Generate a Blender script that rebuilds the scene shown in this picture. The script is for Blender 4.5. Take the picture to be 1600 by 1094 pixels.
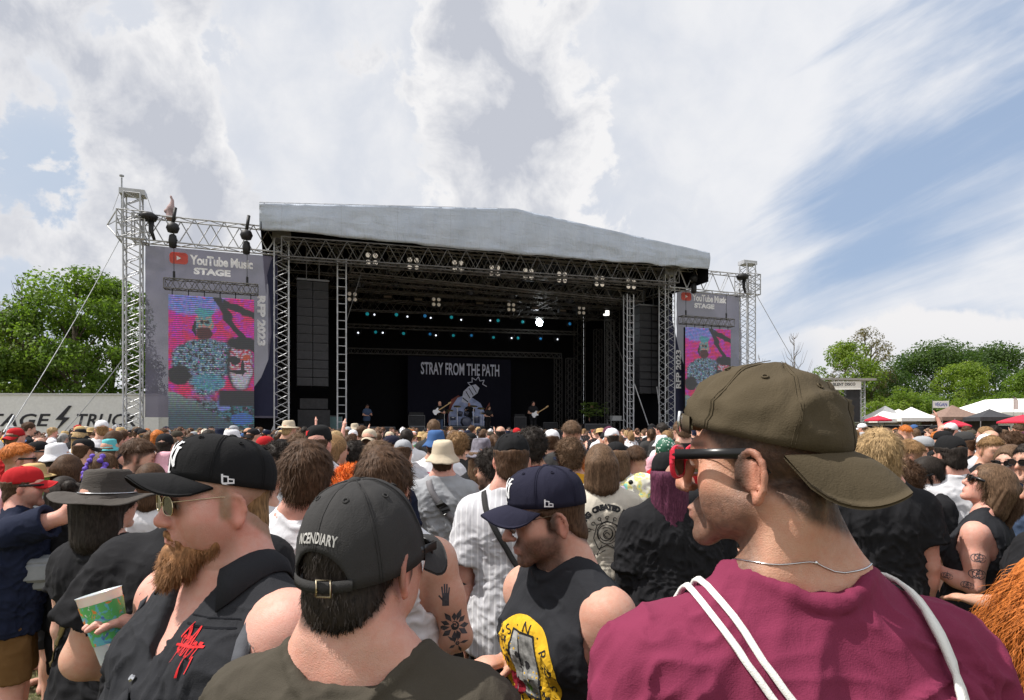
import bpy, bmesh, math, random
import numpy as np
from mathutils import Vector, Matrix, Euler
from mathutils.bvhtree import BVHTree
for _o in list(bpy.data.objects): bpy.data.objects.remove(_o)
SC = bpy.context.scene
COL = SC.collection
R = math.radians
rng = random.Random(7)
nrg = np.random.default_rng(11)

# ------------------------------------------------------------------ camera
F, CX, HY, CH = 1000.0, 800.0, 672.0, 1.72        # focal length and horizon in photo pixels, camera height in metres
cam_d = bpy.data.cameras.new('camera'); cam_d.sensor_width = 36.0; cam_d.lens = F/1600*36
cam_d.shift_y = (HY-547)/1600; cam_d.clip_start = 0.05; cam_d.clip_end = 6000
cam = bpy.data.objects.new('camera', cam_d); COL.objects.link(cam)
cam.location = (0, 0, CH); cam.rotation_euler = (R(90), 0, 0); SC.camera = cam
SC.view_settings.view_transform = 'Standard'; SC.view_settings.look = 'None'
SC.view_settings.exposure = 0.2; SC.view_settings.gamma = 1.0; SC.view_settings.use_curve_mapping = False
SC.render.resolution_x, SC.render.resolution_y = 1024, 700
SC.cycles.max_bounces = 6; SC.cycles.diffuse_bounces = 3; SC.cycles.glossy_bounces = 3
SC.cycles.transmission_bounces = 4; SC.cycles.transparent_max_bounces = 8; SC.cycles.caustics_reflective = False
SC.cycles.caustics_refractive = False; SC.cycles.sample_clamp_indirect = 4.0
SC.cycles.use_denoising = True

# ------------------------------------------------------------------ sun + sky with clouds
SUN_AZ, SUN_EL = R(-93), R(58)                       # azimuth measured from +Y (away from camera), negative = left
sun_dir = Vector((math.sin(SUN_AZ)*math.cos(SUN_EL), math.cos(SUN_AZ)*math.cos(SUN_EL), math.sin(SUN_EL)))
sd = bpy.data.lights.new('sun', 'SUN'); sd.energy = 5.0; sd.angle = R(0.6); sd.color = (1.0, 0.955, 0.89)
sun = bpy.data.objects.new('sun', sd); COL.objects.link(sun)
sun.rotation_euler = sun_dir.to_track_quat('Z', 'Y').to_euler()

class NT:
    """tiny node-tree helper"""
    def __init__(s, t): s.t = t; s.n = t.nodes; s.l = t.links
    def new(s, typ, **kw):
        n = s.n.new(typ)
        for k, v in kw.items(): setattr(n, k, v)
        return n
    def put(s, sock, v):
        if isinstance(v, bpy.types.NodeSocket): s.l.new(v, sock)
        elif v is not None: sock.default_value = v
    def m(s, op, a, b=None, c=None, clamp=False):
        n = s.new('ShaderNodeMath', operation=op); n.use_clamp = clamp
        s.put(n.inputs[0], a); s.put(n.inputs[1], b); s.put(n.inputs[2], c); return n.outputs[0]
    def vm(s, op, a, b=None, out=0):
        n = s.new('ShaderNodeVectorMath', operation=op); s.put(n.inputs[0], a); s.put(n.inputs[1], b); return n.outputs[out]
    def xyz(s, x, y, z):
        n = s.new('ShaderNodeCombineXYZ'); s.put(n.inputs[0], x); s.put(n.inputs[1], y); s.put(n.inputs[2], z); return n.outputs[0]
    def sep(s, v):
        n = s.new('ShaderNodeSeparateXYZ'); s.put(n.inputs[0], v); return n.outputs
    def noise(s, v, scale, detail=2, rough=.5, dist=0, out='Fac'):
        n = s.new('ShaderNodeTexNoise'); s.put(n.inputs['Vector'], v); n.inputs['Scale'].default_value = scale
        n.inputs['Detail'].default_value = detail; n.inputs['Roughness'].default_value = rough; n.inputs['Distortion'].default_value = dist
        return n.outputs[out]
    def ramp(s, f, lo, hi, a=0., b=1., smooth=True):
        n = s.new('ShaderNodeMapRange'); n.interpolation_type = 'SMOOTHSTEP' if smooth else 'LINEAR'
        s.put(n.inputs[0], f); s.put(n.inputs[1], lo); s.put(n.inputs[2], hi); s.put(n.inputs[3], a); s.put(n.inputs[4], b); return n.outputs[0]
    def mix(s, f, a, b, blend='MIX'):
        n = s.new('ShaderNodeMix', data_type='RGBA', blend_type=blend); n.clamp_factor = True
        c4 = lambda v: (*v, 1) if isinstance(v, (tuple, list)) and len(v) == 3 else v
        s.put(n.inputs[0], f); s.put(n.inputs[6], c4(a)); s.put(n.inputs[7], c4(b)); return n.outputs[2]

W = bpy.data.worlds.new('World'); SC.world = W; W.use_nodes = True
t = NT(W.node_tree); t.n.clear()
wout = t.new('ShaderNodeOutputWorld'); bg = t.new('ShaderNodeBackground'); t.l.new(bg.outputs[0], wout.inputs[0])
sky = t.new('ShaderNodeTexSky', sky_type='NISHITA'); sky.sun_disc = False; sky.sun_elevation = SUN_EL; sky.sun_rotation = SUN_AZ
sky.air_density = 1.0; sky.dust_density = 1.2; sky.ozone_density = 1.0
dirv = t.new('ShaderNodeTexCoord').outputs['Generated']
dx, dy, dz = t.sep(dirv)
zz = t.m('MAXIMUM', dz, 0.0)
den = t.m('ADD', zz, 0.16)
plane = t.xyz(t.m('DIVIDE', dx, den), t.m('DIVIDE', dy, den), 0.0)
def wdir(px, py): return Vector(((px-CX)/F, 1.0, (HY-py)/F)).normalized()
def blob(px, py, r_in, r_out, amp):
    d = t.vm('DOT_PRODUCT', dirv, tuple(wdir(px, py)), out=1)
    return t.ramp(d, math.cos(R(r_out)), math.cos(R(r_in)), 0.0, amp)
def addall(*a):
    r = a[0]
    for b in a[1:]: r = t.m('ADD', r, b)
    return r
big = t.noise(plane, 1.05, 9, .56, .35)
d3 = t.vm('ADD', dirv, t.vm('MULTIPLY', t.noise(dirv, 3.0, 3, .5, 0, 'Color'), (.10, .10, .10)))
fine = t.noise(t.vm('ADD', d3, (3.1, 0.7, 1.9)), 3.6, 12, .55, .0)
puff = t.noise(t.vm('ADD', d3, (7.7, 2.2, 4.4)), 11.0, 8, .60, .2)
rot = t.new('ShaderNodeVectorRotate', rotation_type='AXIS_ANGLE'); t.put(rot.inputs['Vector'], dirv)      # streaky veil (cirrus), slanted on the right
rot.inputs['Axis'].default_value = (0, 1, 0); rot.inputs['Angle'].default_value = R(24)
streak = t.noise(t.vm('MULTIPLY', rot.outputs[0], (1.0, 1.0, 5.5)), 2.0, 8, .58, .8)
soft = t.noise(t.vm('ADD', d3, (1.7, 5.2, 2.4)), 2.6, 7, .5, .3)
# thin high layer: nearly white on the left and centre, opening to blue in the right
wv = addall(t.ramp(dx, .16, .62, 1.0, .58), t.m('MULTIPLY', t.m('SUBTRACT', streak, .5), t.ramp(dx, .0, .4, .4, 1.9)), t.m('MULTIPLY', t.m('SUBTRACT', soft, .5), 1.3), blob(1540, 120, 0, 17, -.26), blob(1420, 220, 0, 12, -.28), blob(1290, 330, 0, 9, -.14), blob(1250, 90, 0, 12, .34), blob(60, 400, 2, 13, -.42), blob(180, 290, 1, 8, -.22), blob(1580, 420, 0, 12, .12), t.ramp(dy, .15, -.35, 0, .35))
skyc = t.mix(1.0, sky.outputs[0], (.105, .105, .105), 'MULTIPLY')
skyc = t.mix(.75, skyc, (.43, .555, .77)); skyc = t.mix(t.ramp(dx, -.1, -.5), skyc, (.54, .63, .77))
white = t.mix(t.ramp(t.m('ADD', t.m('MULTIPLY', soft, .6), t.m('MULTIPLY', puff, .4)), .38, .62), (.70, .735, .81), (.88, .885, .91))
col = t.mix(t.ramp(wv, .12, .92), skyc, t.mix(t.ramp(dx, .1, .45, 0, .5), white, (.86, .88, .93)))
# cumulus: bright rims, grey where the cloud is thick
cum = addall(t.ramp(fine, .25, .75, .08, .92, False), t.ramp(puff, .3, .7, -.19, .19, False), blob(90, 170, 2, 24, .19), blob(330, 190, 0, 9, .10), blob(250, 40, 0, 8, .08), blob(690, 40, 0, 13, .10), blob(940, 60, 0, 15, .14), blob(870, 210, 0, 8, .16), blob(590, 100, 0, 5, .08), blob(770, 225, 0, 5, .10), blob(480, 120, 2, 10, -.34), blob(500, 260, 2, 9, -.30), blob(1200, 200, 4, 13, -.42), blob(1300, 60, 4, 14, -.40), blob(620, 270, 1, 6, -.18), t.ramp(dx, .22, .38, 0, -.5), t.ramp(dz, .30, .12, 0, -.12), t.ramp(dy, .15, -.35, 0, .12))
inner = addall(t.ramp(cum, .58, 1.08, 0, 1, False), t.ramp(puff, .35, .65, -.30, .30, False), t.ramp(soft, .35, .65, -.22, .22, False), blob(110, 190, 0, 22, .42), blob(330, 170, 0, 7, -.2), blob(760, 120, 0, 12, .16))
ccol = t.mix(t.ramp(inner, .0, .95, 0, 1, False), (.92, .915, .925), (.565, .59, .66))
col = t.mix(t.ramp(cum, .49, .575), col, ccol)
col = t.mix(1., col, t.mix(t.ramp(dy, .05, -.45), (1, 1, 1), (1.25, 1.24, 1.22)), 'MULTIPLY')
# low cumulus bank above the trees on the right
el = t.m('DIVIDE', dz, t.m('MAXIMUM', dy, .05)); az = t.m('DIVIDE', dx, t.m('MAXIMUM', dy, .05))
top = addall(.150, t.m('MULTIPLY', t.ramp(az, .40, .62), .04), t.m('MULTIPLY', t.noise(t.xyz(az, el, 2.0), 9, 6, .6), .09), -.045)
bank = t.m('MULTIPLY', t.ramp(t.m('SUBTRACT', top, el), -.003, .012), t.ramp(az, .40, .50))
col = t.mix(bank, col, t.mix(t.ramp(el, .02, .18), (.74, .76, .82), (.90, .89, .90)))
col = t.mix(t.ramp(dz, -.02, .10), (.70, .75, .84), col)
t.l.new(col, bg.inputs[0]); bg.inputs[1].default_value = 0.86

# ------------------------------------------------------------------ materials
def pbsdf(name):
    m = bpy.data.materials.new(name); m.use_nodes = True
    nt = NT(m.node_tree); p = nt.n['Principled BSDF']; return m, nt, p
_mc = {}
def mat(name, col, rough=.6, metal=0., var=.12, vs=6., bump=0., bs=60., spec=.35, stretch=(1, 1, 1), sheen=0.):
    if name in _mc: return _mc[name]
    m, nt, p = pbsdf(name)
    co = nt.vm('MULTIPLY', nt.new('ShaderNodeTexCoord').outputs['Object'], tuple(stretch))
    n = nt.noise(co, vs, 5, .6)
    lo = tuple(max(0, c*(1-var)) for c in col); hi = tuple(min(1, c*(1+var)) for c in col)
    nt.l.new(nt.mix(nt.ramp(n, .3, .7), lo, hi), p.inputs['Base Color'])
    p.inputs['Roughness'].default_value = rough; p.inputs['Metallic'].default_value = metal
    p.inputs['Specular IOR Level'].default_value = spec
    if sheen: p.inputs['Sheen Weight'].default_value = sheen
    if bump:
        b = nt.new('ShaderNodeBump'); b.inputs['Strength'].default_value = bump; b.inputs['Distance'].default_value = .004
        nt.l.new(nt.noise(co, bs, 4, .6), b.inputs['Height']); nt.l.new(b.outputs[0], p.inputs['Normal'])
    _mc[name] = m; return m
def fabric(name, col, var=.05, wrinkle=.5, rough=.9):
    """cloth: soft mottling, wrinkles and weave in the bump"""
    if name in _mc: return _mc[name]
    m, nt, p = pbsdf(name)
    co = nt.new('ShaderNodeTexCoord').outputs['Object']
    n = nt.noise(co, 9, 6, .65)
    lo = tuple(max(0, c*(1-var)) for c in col); hi = tuple(min(1, c*(1+var)) for c in col)
    nt.l.new(nt.mix(nt.ramp(n, .3, .7), lo, hi), p.inputs['Base Color'])
    p.inputs['Roughness'].default_value = rough; p.inputs['Specular IOR Level'].default_value = .15
    w = nt.noise(nt.vm('MULTIPLY', co, (1, 1, .45)), 22, 3, .5, .8)
    g = nt.noise(co, 420, 2, .5)
    h = nt.m('ADD', nt.m('MULTIPLY', w, wrinkle), nt.m('MULTIPLY', g, .10))
    b = nt.new('ShaderNodeBump'); b.inputs['Strength'].default_value = .6; b.inputs['Distance'].default_value = .012
    nt.l.new(h, b.inputs['Height']); nt.l.new(b.outputs[0], p.inputs['Normal'])
    _mc[name] = m; return m
def emis(name, col, strength):
    if name in _mc: return _mc[name]
    m, nt, p = pbsdf(name); p.inputs['Base Color'].default_value = (*col, 1)
    p.inputs['Emission Color'].default_value = (*col, 1); p.inputs['Emission Strength'].default_value = strength
    _mc[name] = m; return m
def skin_mat():
    m, nt, p = pbsdf('skin')
    a = nt.new('ShaderNodeVertexColor'); a.layer_name = 'Col'
    co = nt.new('ShaderNodeTexCoord').outputs['Object']
    n = nt.noise(co, 55, 5, .65); n2 = nt.noise(co, 420, 3, .6)
    n3 = nt.noise(co, 13, 4, .6); n4 = nt.noise(co, 750, 2, .6)
    c = nt.mix(nt.ramp(n, .35, .72, 0, .6), a.outputs[0], nt.mix(1., a.outputs[0], (.97, .80, .76), 'MULTIPLY')); c = nt.mix(nt.ramp(n3, .40, .70, 0, .55), c, nt.mix(1., c, (1.04, .88, .84), 'MULTIPLY')); c = nt.mix(nt.ramp(n4, .56, .72, 0, .35), c, nt.mix(1., c, (.70, .58, .52), 'MULTIPLY'))
    nt.l.new(c, p.inputs['Base Color']); nt.l.new(nt.ramp(n, .3, .7, .40, .62), p.inputs['Roughness'])
    p.inputs['Subsurface Weight'].default_value = .12; p.inputs['Subsurface Radius'].default_value = (.012, .004, .002)
    p.inputs['Subsurface Scale'].default_value = .6; p.inputs['Specular IOR Level'].default_value = .4
    b = nt.new('ShaderNodeBump'); b.inputs['Strength'].default_value = .45; b.inputs['Distance'].default_value = .0025
    nt.l.new(nt.m('ADD', n2, n), b.inputs['Height']); nt.l.new(b.outputs[0], p.inputs['Normal'])
    return m
def hair_mat(name, col, tip=None):
    if name in _mc: return _mc[name]
    m, nt, p = pbsdf(name)
    co = nt.new('ShaderNodeTexCoord').outputs['Object']
    n = nt.noise(nt.vm('MULTIPLY', co, (1, 1, .3)), 150, 3, .6); n2 = nt.noise(co, 14, 4, .6)
    tip = tip or tuple(min(1, c*1.75+.01) for c in col)
    c = nt.mix(nt.ramp(n, .3, .72), tuple(x*.6 for x in col), tip); c = nt.mix(nt.ramp(n2, .35, .7, 0, .6), c, tuple(x*.85 for x in col))
    nt.l.new(c, p.inputs['Base Color']); p.inputs['Roughness'].default_value = .62; p.inputs['Specular IOR Level'].default_value = .18
    _mc[name] = m; return m
SKIN = skin_mat()

# ------------------------------------------------------------------ object helpers
def tag(o, label=None, cat=None, group=None, kind=None):
    if label: o['label'] = label
    if cat: o['category'] = cat
    if group: o['group'] = group
    if kind: o['kind'] = kind
    return o
def empty(name, loc=(0, 0, 0), rz=0., label=None, cat=None, group=None):
    o = bpy.data.objects.new(name, None); COL.objects.link(o); o.location = loc; o.rotation_euler = (0, 0, rz); o.empty_display_size = .2
    return tag(o, label, cat, group)
def link(name, me, mats=None, parent=None, smooth=False):
    for m in (mats if isinstance(mats, (list, tuple)) else [mats] if mats else []): me.materials.append(m)
    if smooth: me.polygons.foreach_set('use_smooth', np.ones(len(me.polygons), bool))
    o = bpy.data.objects.new(name, me); COL.objects.link(o)
    if parent: o.parent = parent
    return o
def np_mesh(name, V, Fq, mi=None):
    me = bpy.data.meshes.new(name); V = np.asarray(V, np.float32); Fq = np.asarray(Fq, np.int32); k = Fq.shape[1]
    me.vertices.add(len(V)); me.vertices.foreach_set('co', V.ravel()); me.loops.add(Fq.size)
    me.loops.foreach_set('vertex_index', Fq.ravel()); me.polygons.add(len(Fq))
    me.polygons.foreach_set('loop_start', np.arange(len(Fq), dtype=np.int32)*k)
    if mi is not None: me.polygons.foreach_set('material_index', np.asarray(mi, np.int32))
    me.update(calc_edges=True); return me
class MB:
    """collects boxes, bars, tubes, lathes and polygons into ONE mesh"""
    def __init__(s): s.V = []; s.Fc = []; s.mi = []; s.cur = 0
    def poly(s, pts, faces):
        b = len(s.V); s.V += [tuple(p) for p in pts]
        for f in faces: s.Fc.append([b+i for i in f]); s.mi.append(s.cur)
    def box(s, c, d, rz=0., rx=0., ry=0.):
        M = Matrix.Translation(c) @ Euler((rx, ry, rz)).to_matrix().to_4x4(); a, b, e = d[0]/2, d[1]/2, d[2]/2
        s.poly([M @ Vector((x, y, z)) for x in (-a, a) for y in (-b, b) for z in (-e, e)],
               [(0, 1, 3, 2), (4, 6, 7, 5), (0, 4, 5, 1), (2, 3, 7, 6), (0, 2, 6, 4), (1, 5, 7, 3)]); return s
    def tube(s, pts, r, n=6, cap=True, r2=None):
        pts = [Vector(p) for p in pts]; rings = []; up0 = None
        for i, p in enumerate(pts):
            dvec = (pts[min(i+1, len(pts)-1)]-pts[max(i-1, 0)])
            if dvec.length < 1e-9: dvec = Vector((0, 0, 1))
            dvec.normalize()
            if up0 is None: up0 = Vector((0, 0, 1)) if abs(dvec.z) < .9 else Vector((0, 1, 0))
            x = dvec.cross(up0)
            if x.length < 1e-6: x = dvec.orthogonal()
            x.normalize(); y = x.cross(dvec); up0 = y.copy()
            rr = r if r2 is None else r+(r2-r)*i/(len(pts)-1)
            rings.append([p+(x*math.cos(2*math.pi*k/n)+y*math.sin(2*math.pi*k/n))*rr for k in range(n)])
        b = len(rings); fs = [(i*n+k, i*n+(k+1) % n, (i+1)*n+(k+1) % n, (i+1)*n+k) for i in range(b-1) for k in range(n)]
        if cap: fs += [tuple(range(n))[::-1], tuple((b-1)*n+k for k in range(n))]
        s.poly([v for rg in rings for v in rg], fs); return s
    def lathe(s, prof, n=24, c=(0, 0, 0), sx=1., sy=1.):
        c = Vector(c); m = len(prof)
        pts = [c+Vector((r*sx*math.cos(2*math.pi*k/n), r*sy*math.sin(2*math.pi*k/n), z)) for r, z in prof for k in range(n)]
        s.poly(pts, [(i*n+k, i*n+(k+1) % n, (i+1)*n+(k+1) % n, (i+1)*n+k) for i in range(m-1) for k in range(n)]); return s
    def prism(s, pts2, y0, y1):
        """outline in xz extruded along y"""
        n = len(pts2)
        s.poly([(x, y0, z) for x, z in pts2]+[(x, y1, z) for x, z in pts2],
               [tuple(range(n)), tuple(range(2*n-1, n-1, -1))]+[(i, n+i, n+(i+1) % n, (i+1) % n) for i in range(n)]); return s
    def build(s, name, mats, parent=None, smooth=False):
        me = bpy.data.meshes.new(name); me.from_pydata([tuple(v) for v in s.V], [], s.Fc)
        me.polygons.foreach_set('material_index', s.mi)
        bm = bmesh.new(); bm.from_mesh(me); bmesh.ops.recalc_face_normals(bm, faces=bm.faces); bm.to_mesh(me); bm.free()
        return link(name, me, mats, parent, smooth)
def kids(o): return [c for c in COL.objects if c.parent == o]
def text_mesh(txt, size=1., bold=0., sx=1., shear=0., space=1., res=3):
    cu = bpy.data.curves.new('t', 'FONT'); cu.body = txt; cu.size = size; cu.offset = bold; cu.align_x = 'CENTER'; cu.align_y = 'CENTER'
    cu.shear = shear; cu.space_character = space; cu.resolution_u = res; cu.fill_mode = 'FRONT'
    ob = bpy.data.objects.new('t', cu); COL.objects.link(ob); dg = bpy.context.evaluated_depsgraph_get()
    me = bpy.data.meshes.new_from_object(ob.evaluated_get(dg)); bpy.data.objects.remove(ob); bpy.data.curves.remove(cu); me.materials.clear()
    for v in me.vertices: v.co.x *= sx
    return me
def flat_text(name, txt, width, height, mats, parent, M, bold=.0, shear=0., space=1.):
    """text fitted into width x height, laid in the xz plane, facing -y of matrix M"""
    me = text_mesh(txt, 1., bold, 1., shear, space); co = np.empty(len(me.vertices)*3, np.float32); me.vertices.foreach_get('co', co); co = co.reshape(-1, 3)
    lo, hi = co.min(0), co.max(0); co -= (lo+hi)/2; co[:, 0] *= width/(hi-lo)[0]; co[:, 1] *= height/(hi-lo)[1]
    out = np.array([tuple(M @ Vector((x, 0, y))) for x, y, _ in co], np.float32); me.vertices.foreach_set('co', out.ravel()); me.update()
    return link(name, me, mats, parent)
# ------------------------------------------------------------------ implicit modelling: bodies, heads, clothes
def hash3(i, j, k, seed):
    h = (i*374761393+j*668265263+k*2147483647+seed*1274126177) & 0xFFFFFFFF
    h = ((h ^ (h >> 13))*1274126177) & 0xFFFFFFFF
    return ((h ^ (h >> 16)) & 0xFFFF)/65535.0
def vnoise(P, scale, seed=0):
    q = np.asarray(P, np.float64)*scale+1000.; i = np.floor(q).astype(np.int64); f = q-i; f = f*f*(3-2*f); r = 0
    for a in (0, 1):
        for b in (0, 1):
            for c in (0, 1):
                w = (f[:, 0] if a else 1-f[:, 0])*(f[:, 1] if b else 1-f[:, 1])*(f[:, 2] if c else 1-f[:, 2])
                r = r+w*hash3(i[:, 0]+a, i[:, 1]+b, i[:, 2]+c, seed)
    return r*2-1
def smin(a, b, k):
    if k <= 0: return np.minimum(a, b)
    h = np.maximum(k-np.abs(a-b), 0)/k; return np.minimum(a, b)-h*h*k*.25
class Field:
    def __init__(s, lo, hi, h):
        s.ax = [np.arange(lo[i]-2*h, hi[i]+3*h, h, dtype=np.float32) for i in range(3)]; s.h = h
        s.f = np.full([len(a) for a in s.ax], .5, np.float32)
    def win(s, lo, hi):
        sl = []
        for i in range(3):
            a = max(int(np.searchsorted(s.ax[i], lo[i]))-1, 0); b = min(int(np.searchsorted(s.ax[i], hi[i]))+1, len(s.ax[i])); sl.append(slice(a, max(b, a)))
        return tuple(sl), s.ax[0][sl[0]][:, None, None], s.ax[1][sl[1]][None, :, None], s.ax[2][sl[2]][None, None, :]
    def comb(s, sl, d, k, mode):
        if mode == 'add': s.f[sl] = smin(s.f[sl], d, k)
        elif mode == 'sub': s.f[sl] = -smin(-s.f[sl], d, k)
    def cone(s, a, b, ra, rb, k=.02, mode='add', sq=None, flat=None):
        """tapered limb a-b; sq = (unit axis, factor) flattens the section; flat cuts the far end square"""
        a = np.array(a, np.float32); b = np.array(b, np.float32); m = max(ra, rb)*1.5+k+3*s.h
        sl, X, Y, Z = s.win(np.minimum(a, b)-m, np.maximum(a, b)+m); d = b-a; L2 = float(d @ d)+1e-12
        px, py, pz = X-a[0], Y-a[1], Z-a[2]
        t_ = np.clip((px*d[0]+py*d[1]+pz*d[2])/L2, 0, 1); qx, qy, qz = px-t_*d[0], py-t_*d[1], pz-t_*d[2]
        q2 = qx*qx+qy*qy+qz*qz
        if sq is not None:
            n, fct = sq; c = qx*n[0]+qy*n[1]+qz*n[2]; q2 = q2+c*c*(1/fct**2-1)
        dist = np.sqrt(np.maximum(q2, 1e-12))-(ra+(rb-ra)*t_)
        if flat is not None:
            u = d/math.sqrt(L2); dist = np.maximum(dist, px*u[0]+py*u[1]+pz*u[2]-flat*math.sqrt(L2))
        s.comb(sl, dist.astype(np.float32), k, mode); return s
    def ell(s, c, r, k=.02, mode='add', M=None):
        c = np.array(c, np.float32); m = max(r)+k+3*s.h; sl, X, Y, Z = s.win(c-m, c+m); px, py, pz = X-c[0], Y-c[1], Z-c[2]
        if M is not None:
            px, py, pz = (px*M[0][i]+py*M[1][i]+pz*M[2][i] for i in range(3))
        q = np.sqrt((px/r[0])**2+(py/r[1])**2+(pz/r[2])**2); q2 = np.sqrt((px/r[0]**2)**2+(py/r[1]**2)**2+(pz/r[2]**2)**2)+1e-9
        s.comb(sl, (q*(q-1)/q2).astype(np.float32), k, mode); return s
    def loft(s, prof, k=.03, M=None, grow=0., p=2.4, mode='add', zc=True):
        """stack of superellipses: rows (z, cx, cy, rx, ry), optional frame M (4x4)"""
        prof = np.array(prof, np.float32); lo, hi = np.array([-.75, -.7, prof[0, 0]-.25]), np.array([.75, .7, prof[-1, 0]+.25])
        if M is None: sl, X, Y, Z = s.win(lo, hi)
        else:
            cs = np.array([tuple(M @ Vector((x, y, z))) for x in (lo[0], hi[0]) for y in (lo[1], hi[1]) for z in (lo[2], hi[2])])
            sl, X, Y, Z = s.win(cs.min(0), cs.max(0)); Mi = np.array(M.inverted())
            X, Y, Z = (Mi[i, 0]*X+Mi[i, 1]*Y+Mi[i, 2]*Z+Mi[i, 3] for i in range(3))
        zi = np.clip(Z, prof[0, 0], prof[-1, 0]); shp = zi.shape; it = lambda c: np.interp(zi.ravel(), prof[:, 0], prof[:, c]).reshape(shp)
        rx, ry = it(3)+grow, it(4)+grow; q = (np.abs((X-it(1))/rx)**p+np.abs((Y-it(2))/ry)**p)**(1/p); d = (q-1)*np.minimum(rx, ry)
        if zc: d = np.maximum(d, np.maximum(prof[0, 0]-Z, Z-prof[-1, 0]))
        s.comb(sl, d.astype(np.float32), k, mode); return s
    def half(s, p, n, k=0.):
        """keep the side the normal n points away from"""
        d = (s.ax[0][:, None, None]-p[0])*n[0]+(s.ax[1][None, :, None]-p[1])*n[1]+(s.ax[2][None, None, :]-p[2])*n[2]
        s.f = -smin(-s.f, -d.astype(np.float32), k); return s
    def mesh(s, smooth=1):
        f = s.f; f[0], f[-1], f[:, 0], f[:, -1], f[:, :, 0], f[:, :, -1] = .5, .5, .5, .5, .5, .5
        ins = f < 0; n = [d-1 for d in f.shape]; cnt = np.zeros(n, np.int8); crn = [(a, b, c) for a in (0, 1) for b in (0, 1) for c in (0, 1)]
        for a, b, c in crn: cnt += ins[a:a+n[0], b:b+n[1], c:c+n[2]]
        cells = np.argwhere((cnt > 0) & (cnt < 8)); idx = np.full(n, -1, np.int32); idx[cells[:, 0], cells[:, 1], cells[:, 2]] = np.arange(len(cells))
        acc = np.zeros((len(cells), 3)); num = np.zeros(len(cells)); I, J, K = cells.T
        for a in crn:
            for ax in range(3):
                if a[ax]: continue
                b = list(a); b[ax] = 1; fa = f[I+a[0], J+a[1], K+a[2]]; fb = f[I+b[0], J+b[1], K+b[2]]; cr = (fa < 0) != (fb < 0)
                t_ = np.where(cr, fa/(fa-fb+1e-12), 0); p = np.tile(np.array(a, float), (len(cells), 1)); p[:, ax] += t_; acc += p*cr[:, None]; num += cr
        V = (cells+acc/num[:, None])*s.h+np.array([a[0] for a in s.ax]); Q = []
        for ax in range(3):
            u, v = (ax+1) % 3, (ax+2) % 3; sa = [slice(None)]*3; sb = [slice(None)]*3; sa[ax] = slice(0, -1); sb[ax] = slice(1, None)
            A, B = ins[tuple(sa)], ins[tuple(sb)]; e = np.argwhere(A != B); e = e[(e[:, u] > 0) & (e[:, v] > 0) & (e[:, u] < f.shape[u]-1) & (e[:, v] < f.shape[v]-1)]
            fl = A[e[:, 0], e[:, 1], e[:, 2]]
            def at(du, dv):
                g = e.copy(); g[:, u] += du; g[:, v] += dv; return idx[g[:, 0], g[:, 1], g[:, 2]]
            q = np.stack([at(-1, -1), at(0, -1), at(0, 0), at(-1, 0)], 1); q[~fl] = q[~fl][:, ::-1]; Q.append(q)
        Q = np.concatenate(Q)
        for _ in range(smooth): V = relax(V, Q, .5)
        return V, Q
def relax(V, Q, w):
    e = np.concatenate([Q[:, [0, 1]], Q[:, [1, 2]], Q[:, [2, 3]], Q[:, [3, 0]]]); a, b = e[:, 0], e[:, 1]; n = len(V)
    c = np.bincount(a, minlength=n)+np.bincount(b, minlength=n)
    S = np.stack([np.bincount(a, V[b, i], n)+np.bincount(b, V[a, i], n) for i in range(3)], 1)/np.maximum(c, 1)[:, None]
    return V*(1-w)+S*w
def vnormals(V, Q):
    n = np.cross(V[Q[:, 2]]-V[Q[:, 0]], V[Q[:, 3]]-V[Q[:, 1]]); o = np.zeros_like(V)
    for i in range(3):
        for k in range(4): o[:, i] += np.bincount(Q[:, k], n[:, i], len(V))
    return o/(np.linalg.norm(o, axis=1)[:, None]+1e-12)
def set_col(me, C):
    a = me.color_attributes.new('Col', 'FLOAT_COLOR', 'POINT'); C4 = np.ones((len(C), 4), np.float32); C4[:, :3] = C; a.data.foreach_set('color', C4.ravel())
def sst(x, a, b): t_ = np.clip((x-a)/(b-a), 0, 1); return t_*t_*(3-2*t_)

def ribbons(P, T, N, L, w, segs=3, curl=0., drop=0., seed=1, ground=None):
    """flat tapered strands: roots P, directions T, side = T x N, length L, width w"""
    g = np.random.default_rng(seed); n = len(P); L = L*g.uniform(.55, 1.15, n)[:, None]; T = T/np.linalg.norm(T, axis=1)[:, None]
    S = np.cross(T, N); S /= (np.linalg.norm(S, axis=1)[:, None]+1e-9); ph = g.uniform(0, 6.28, (n, 1)); rows = []
    for i in range(segs+1):
        q = i/segs; c = P+T*L*q+np.array([0, 0, -1.])*drop*L*q*q
        if curl: c = c+(S*np.sin(ph+q*9)+N*np.cos(ph+q*9))*curl*min(1., q*2)
        hw = w*(1-.75*q)/2; rows += [c-S*hw, c+S*hw]
    V = np.stack(rows, 1).reshape(-1, 3); k = 2*(segs+1); b = (np.arange(n)*k)[:, None]
    Fq = np.concatenate([b+np.array([2*i, 2*i+1, 2*i+3, 2*i+2]) for i in range(segs)]); return V, Fq
def join_np(*vf):
    Vs, Fs, o = [], [], 0
    for V, Q in vf: Vs.append(V); Fs.append(Q+o); o += len(V)
    return np.concatenate(Vs), np.concatenate(Fs)
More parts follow.
